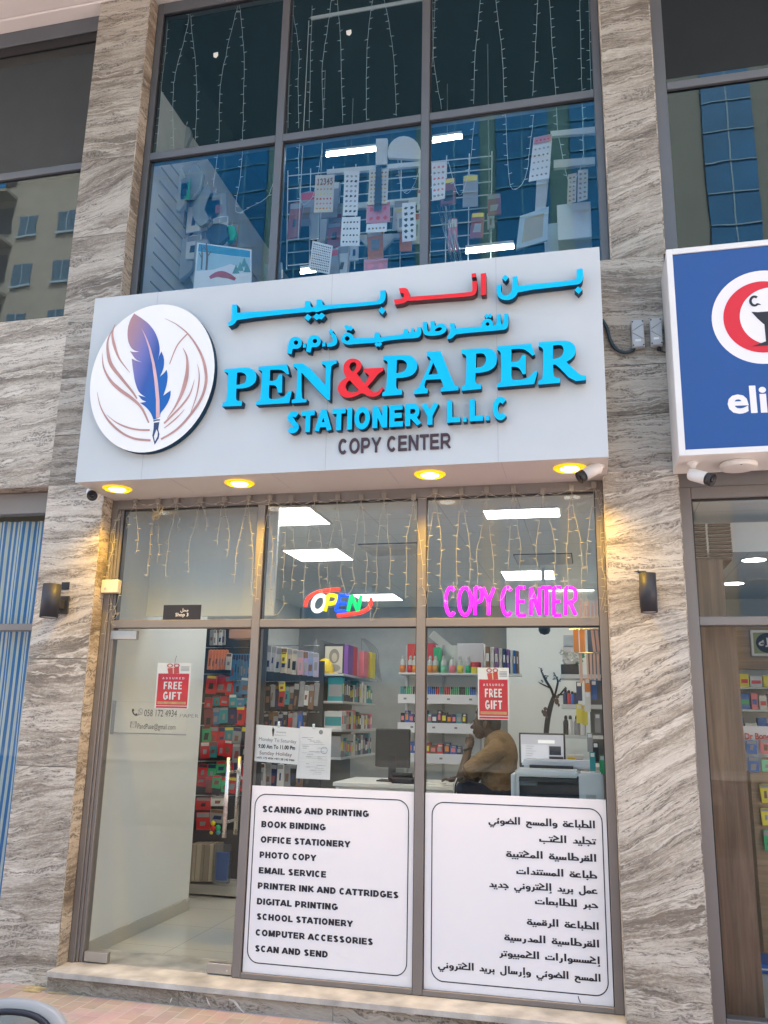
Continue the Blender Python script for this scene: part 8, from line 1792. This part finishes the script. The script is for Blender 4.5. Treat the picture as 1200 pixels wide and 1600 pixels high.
for k in range(46): a = rs.uniform(0, 6.28); b = rs.uniform(.15, 1.5); blob(Hr, hc + Vector((.022 + .098 * math.cos(a) * math.cos(b), .080 * math.sin(a) * math.cos(b), .055 + .088 * math.sin(b))), .015, .015, .013, n=8)
for s in (-1, 1): capsule(Hr, hc + Vector((-.028, s * .070, .03)), hc + Vector((-.030, s * .068, -.015)), .012, .007, 8)
blob(Hr, hc + Vector((-.092, 0, -.052)), .007, .022, .005)
for s in (-1, 1): capsule(Hr, hc + Vector((-.092, s * .015, .026)), hc + Vector((-.085, s * .042, .026)), .0045, .0035, 8)
Bd = MB()
melt(Hr, 'hair', hairm, man, .006, 1)
Sh = MB(); capsule(Sh, H3(525, 765) + Vector((0, 0, 0)), H3(530, 880), .118, .132, 18, (1, 1.3)); capsule(Sh, H3(530, 880), H3(520, 1030), .132, .140, 18, (1, 1.2)); capsule(Sh, H3(520, 745, sh * .55), H3(520, 745, -sh * .55), .075, .075)
for s_, sho, el in ((sh, shl, elb), (-sh, shr, elr)): capsule(Sh, sho + Vector((.005, 0, .0)), sho.lerp(el, .72), .072, .068, 16); capsule(Sh, nb + Vector((.01, 0, -.045)), sho + Vector((0, 0, .02)), .07, .06)
blob(Sh, H3(575, 800), .075, .16, .14, -.2)
shirt = melt(Sh, 'shirt', cloth, man, .009, 5)
folds = MB(); fr2 = random.Random(9)
for s_, sho, el in ((sh, shl, elb), (-sh, shr, elr)):
    q_ = sho.lerp(el, .80); d_ = (el - sho).normalized(); x_ = d_.cross(Vector((0, 1, 0))).normalized(); y2 = d_.cross(x_)
    hem = MB(); hem.tube([q_ + x_ * .066 * math.cos(i * .4189) + y2 * .066 * math.sin(i * .4189) for i in range(16)], .007, 8); hem.build('sleeve_hem', C('hem_brown', (.13, .085, .04), .9), shirt, True)
Cl = MB(); cn = nb + Vector((.0, 0, -.030)); N = 26
for rad, h in ((.070, -.014), (.074, .006), (.069, .030), (.064, .028), (.064, -.014)):
    for j in range(N): th = 2 * math.pi * j / N; Cl.v.append(cn + Vector((rad * math.cos(th), rad * .98 * math.sin(th), h + .024 * math.cos(th))))
for i in range(4):
    for j in range(N): a, b = i * N + j, i * N + (j + 1) % N; Cl.face((a, b, b + N, a + N))
Cl.build('collar', cloth, shirt, True)
Tr = MB(); hip = H3(520, 1065); kl, kr = H3(335, 1020, -.10), H3(330, 1040, .12)
blob(Tr, hip, .16, .19, .12)
for k_n, s in ((kl, -.10), (kr, .10)): capsule(Tr, hip + Vector((-.02, s, -.02)), k_n, .095, .072, 16); capsule(Tr, k_n, Vector((k_n.x + .06, k_n.y, .55)), .070, .050, 14)
melt(Tr, 'trousers', jeans, man, .010, 4)
for k_n in (kl, kr): MB().box(k_n.x - .12, k_n.x + .12, k_n.y - .045, k_n.y + .045, .43, .50).build('shoe', M['ink'], man, bevel=.03, seg=3)
MB().tube([wri + Vector((.030 * math.cos(t_), .034 * math.sin(t_), .012 + .01 * math.cos(t_))) for t_ in [i * .42 for i in range(16)]], .008, 8).build('watch', M['ink'], man, True)
ch = thing('drafting_chair', 'dark tall desk chair under the seated man', 'chair', (hip.x, YMAN, 0))
MB().box(hip.x - .24, hip.x + .22, YMAN - .24, YMAN + .24, hip.z - .20, hip.z - .125).build('seat', M['black'], ch, bevel=.03, seg=3); MB().tube([(hip.x, YMAN, hip.z - .2), (hip.x, YMAN, .12)], .03, 12).build('gas_column', M['black'], ch)
for k in range(5): a = k * 1.2566; MB().tube([(hip.x, YMAN, .12), (hip.x + .3 * math.cos(a), YMAN + .3 * math.sin(a), .06)], [.025, .018], 8).build('leg', M['black'], ch); MB().lathe((hip.x + .3 * math.cos(a), YMAN + .3 * math.sin(a), .03), [(.028, -.02), (.028, .02)], 12, 'y').build('castor', M['ink'], ch)
MB().tube([H3(395, 1090, -.27), H3(310, 1085, -.27), H3(293, 1040, -.27), H3(296, 985, -.27), H3(312, 950, -.27), H3(345, 945, -.27)], .012, 10).build('armrest', M['black'], ch, True); MB().tube([H3(300, 1090, -.283), H3(291, 1040, -.283), H3(293, 985, -.283), H3(308, 946, -.283)], .004, 6).build('armrest_trim', M['white'], ch, True)
MB().tube([(hip.x, YMAN, .45), (hip.x - .12, YMAN, .44)], .02, 8).build('foot_ring_bar', M['steel'], ch); MB().tube([(hip.x - .02 + .2 * math.cos(i * .42), YMAN + .2 * math.sin(i * .42), .42) for i in range(16)], .012, 8).build('foot_ring', M['steel'], ch, True)
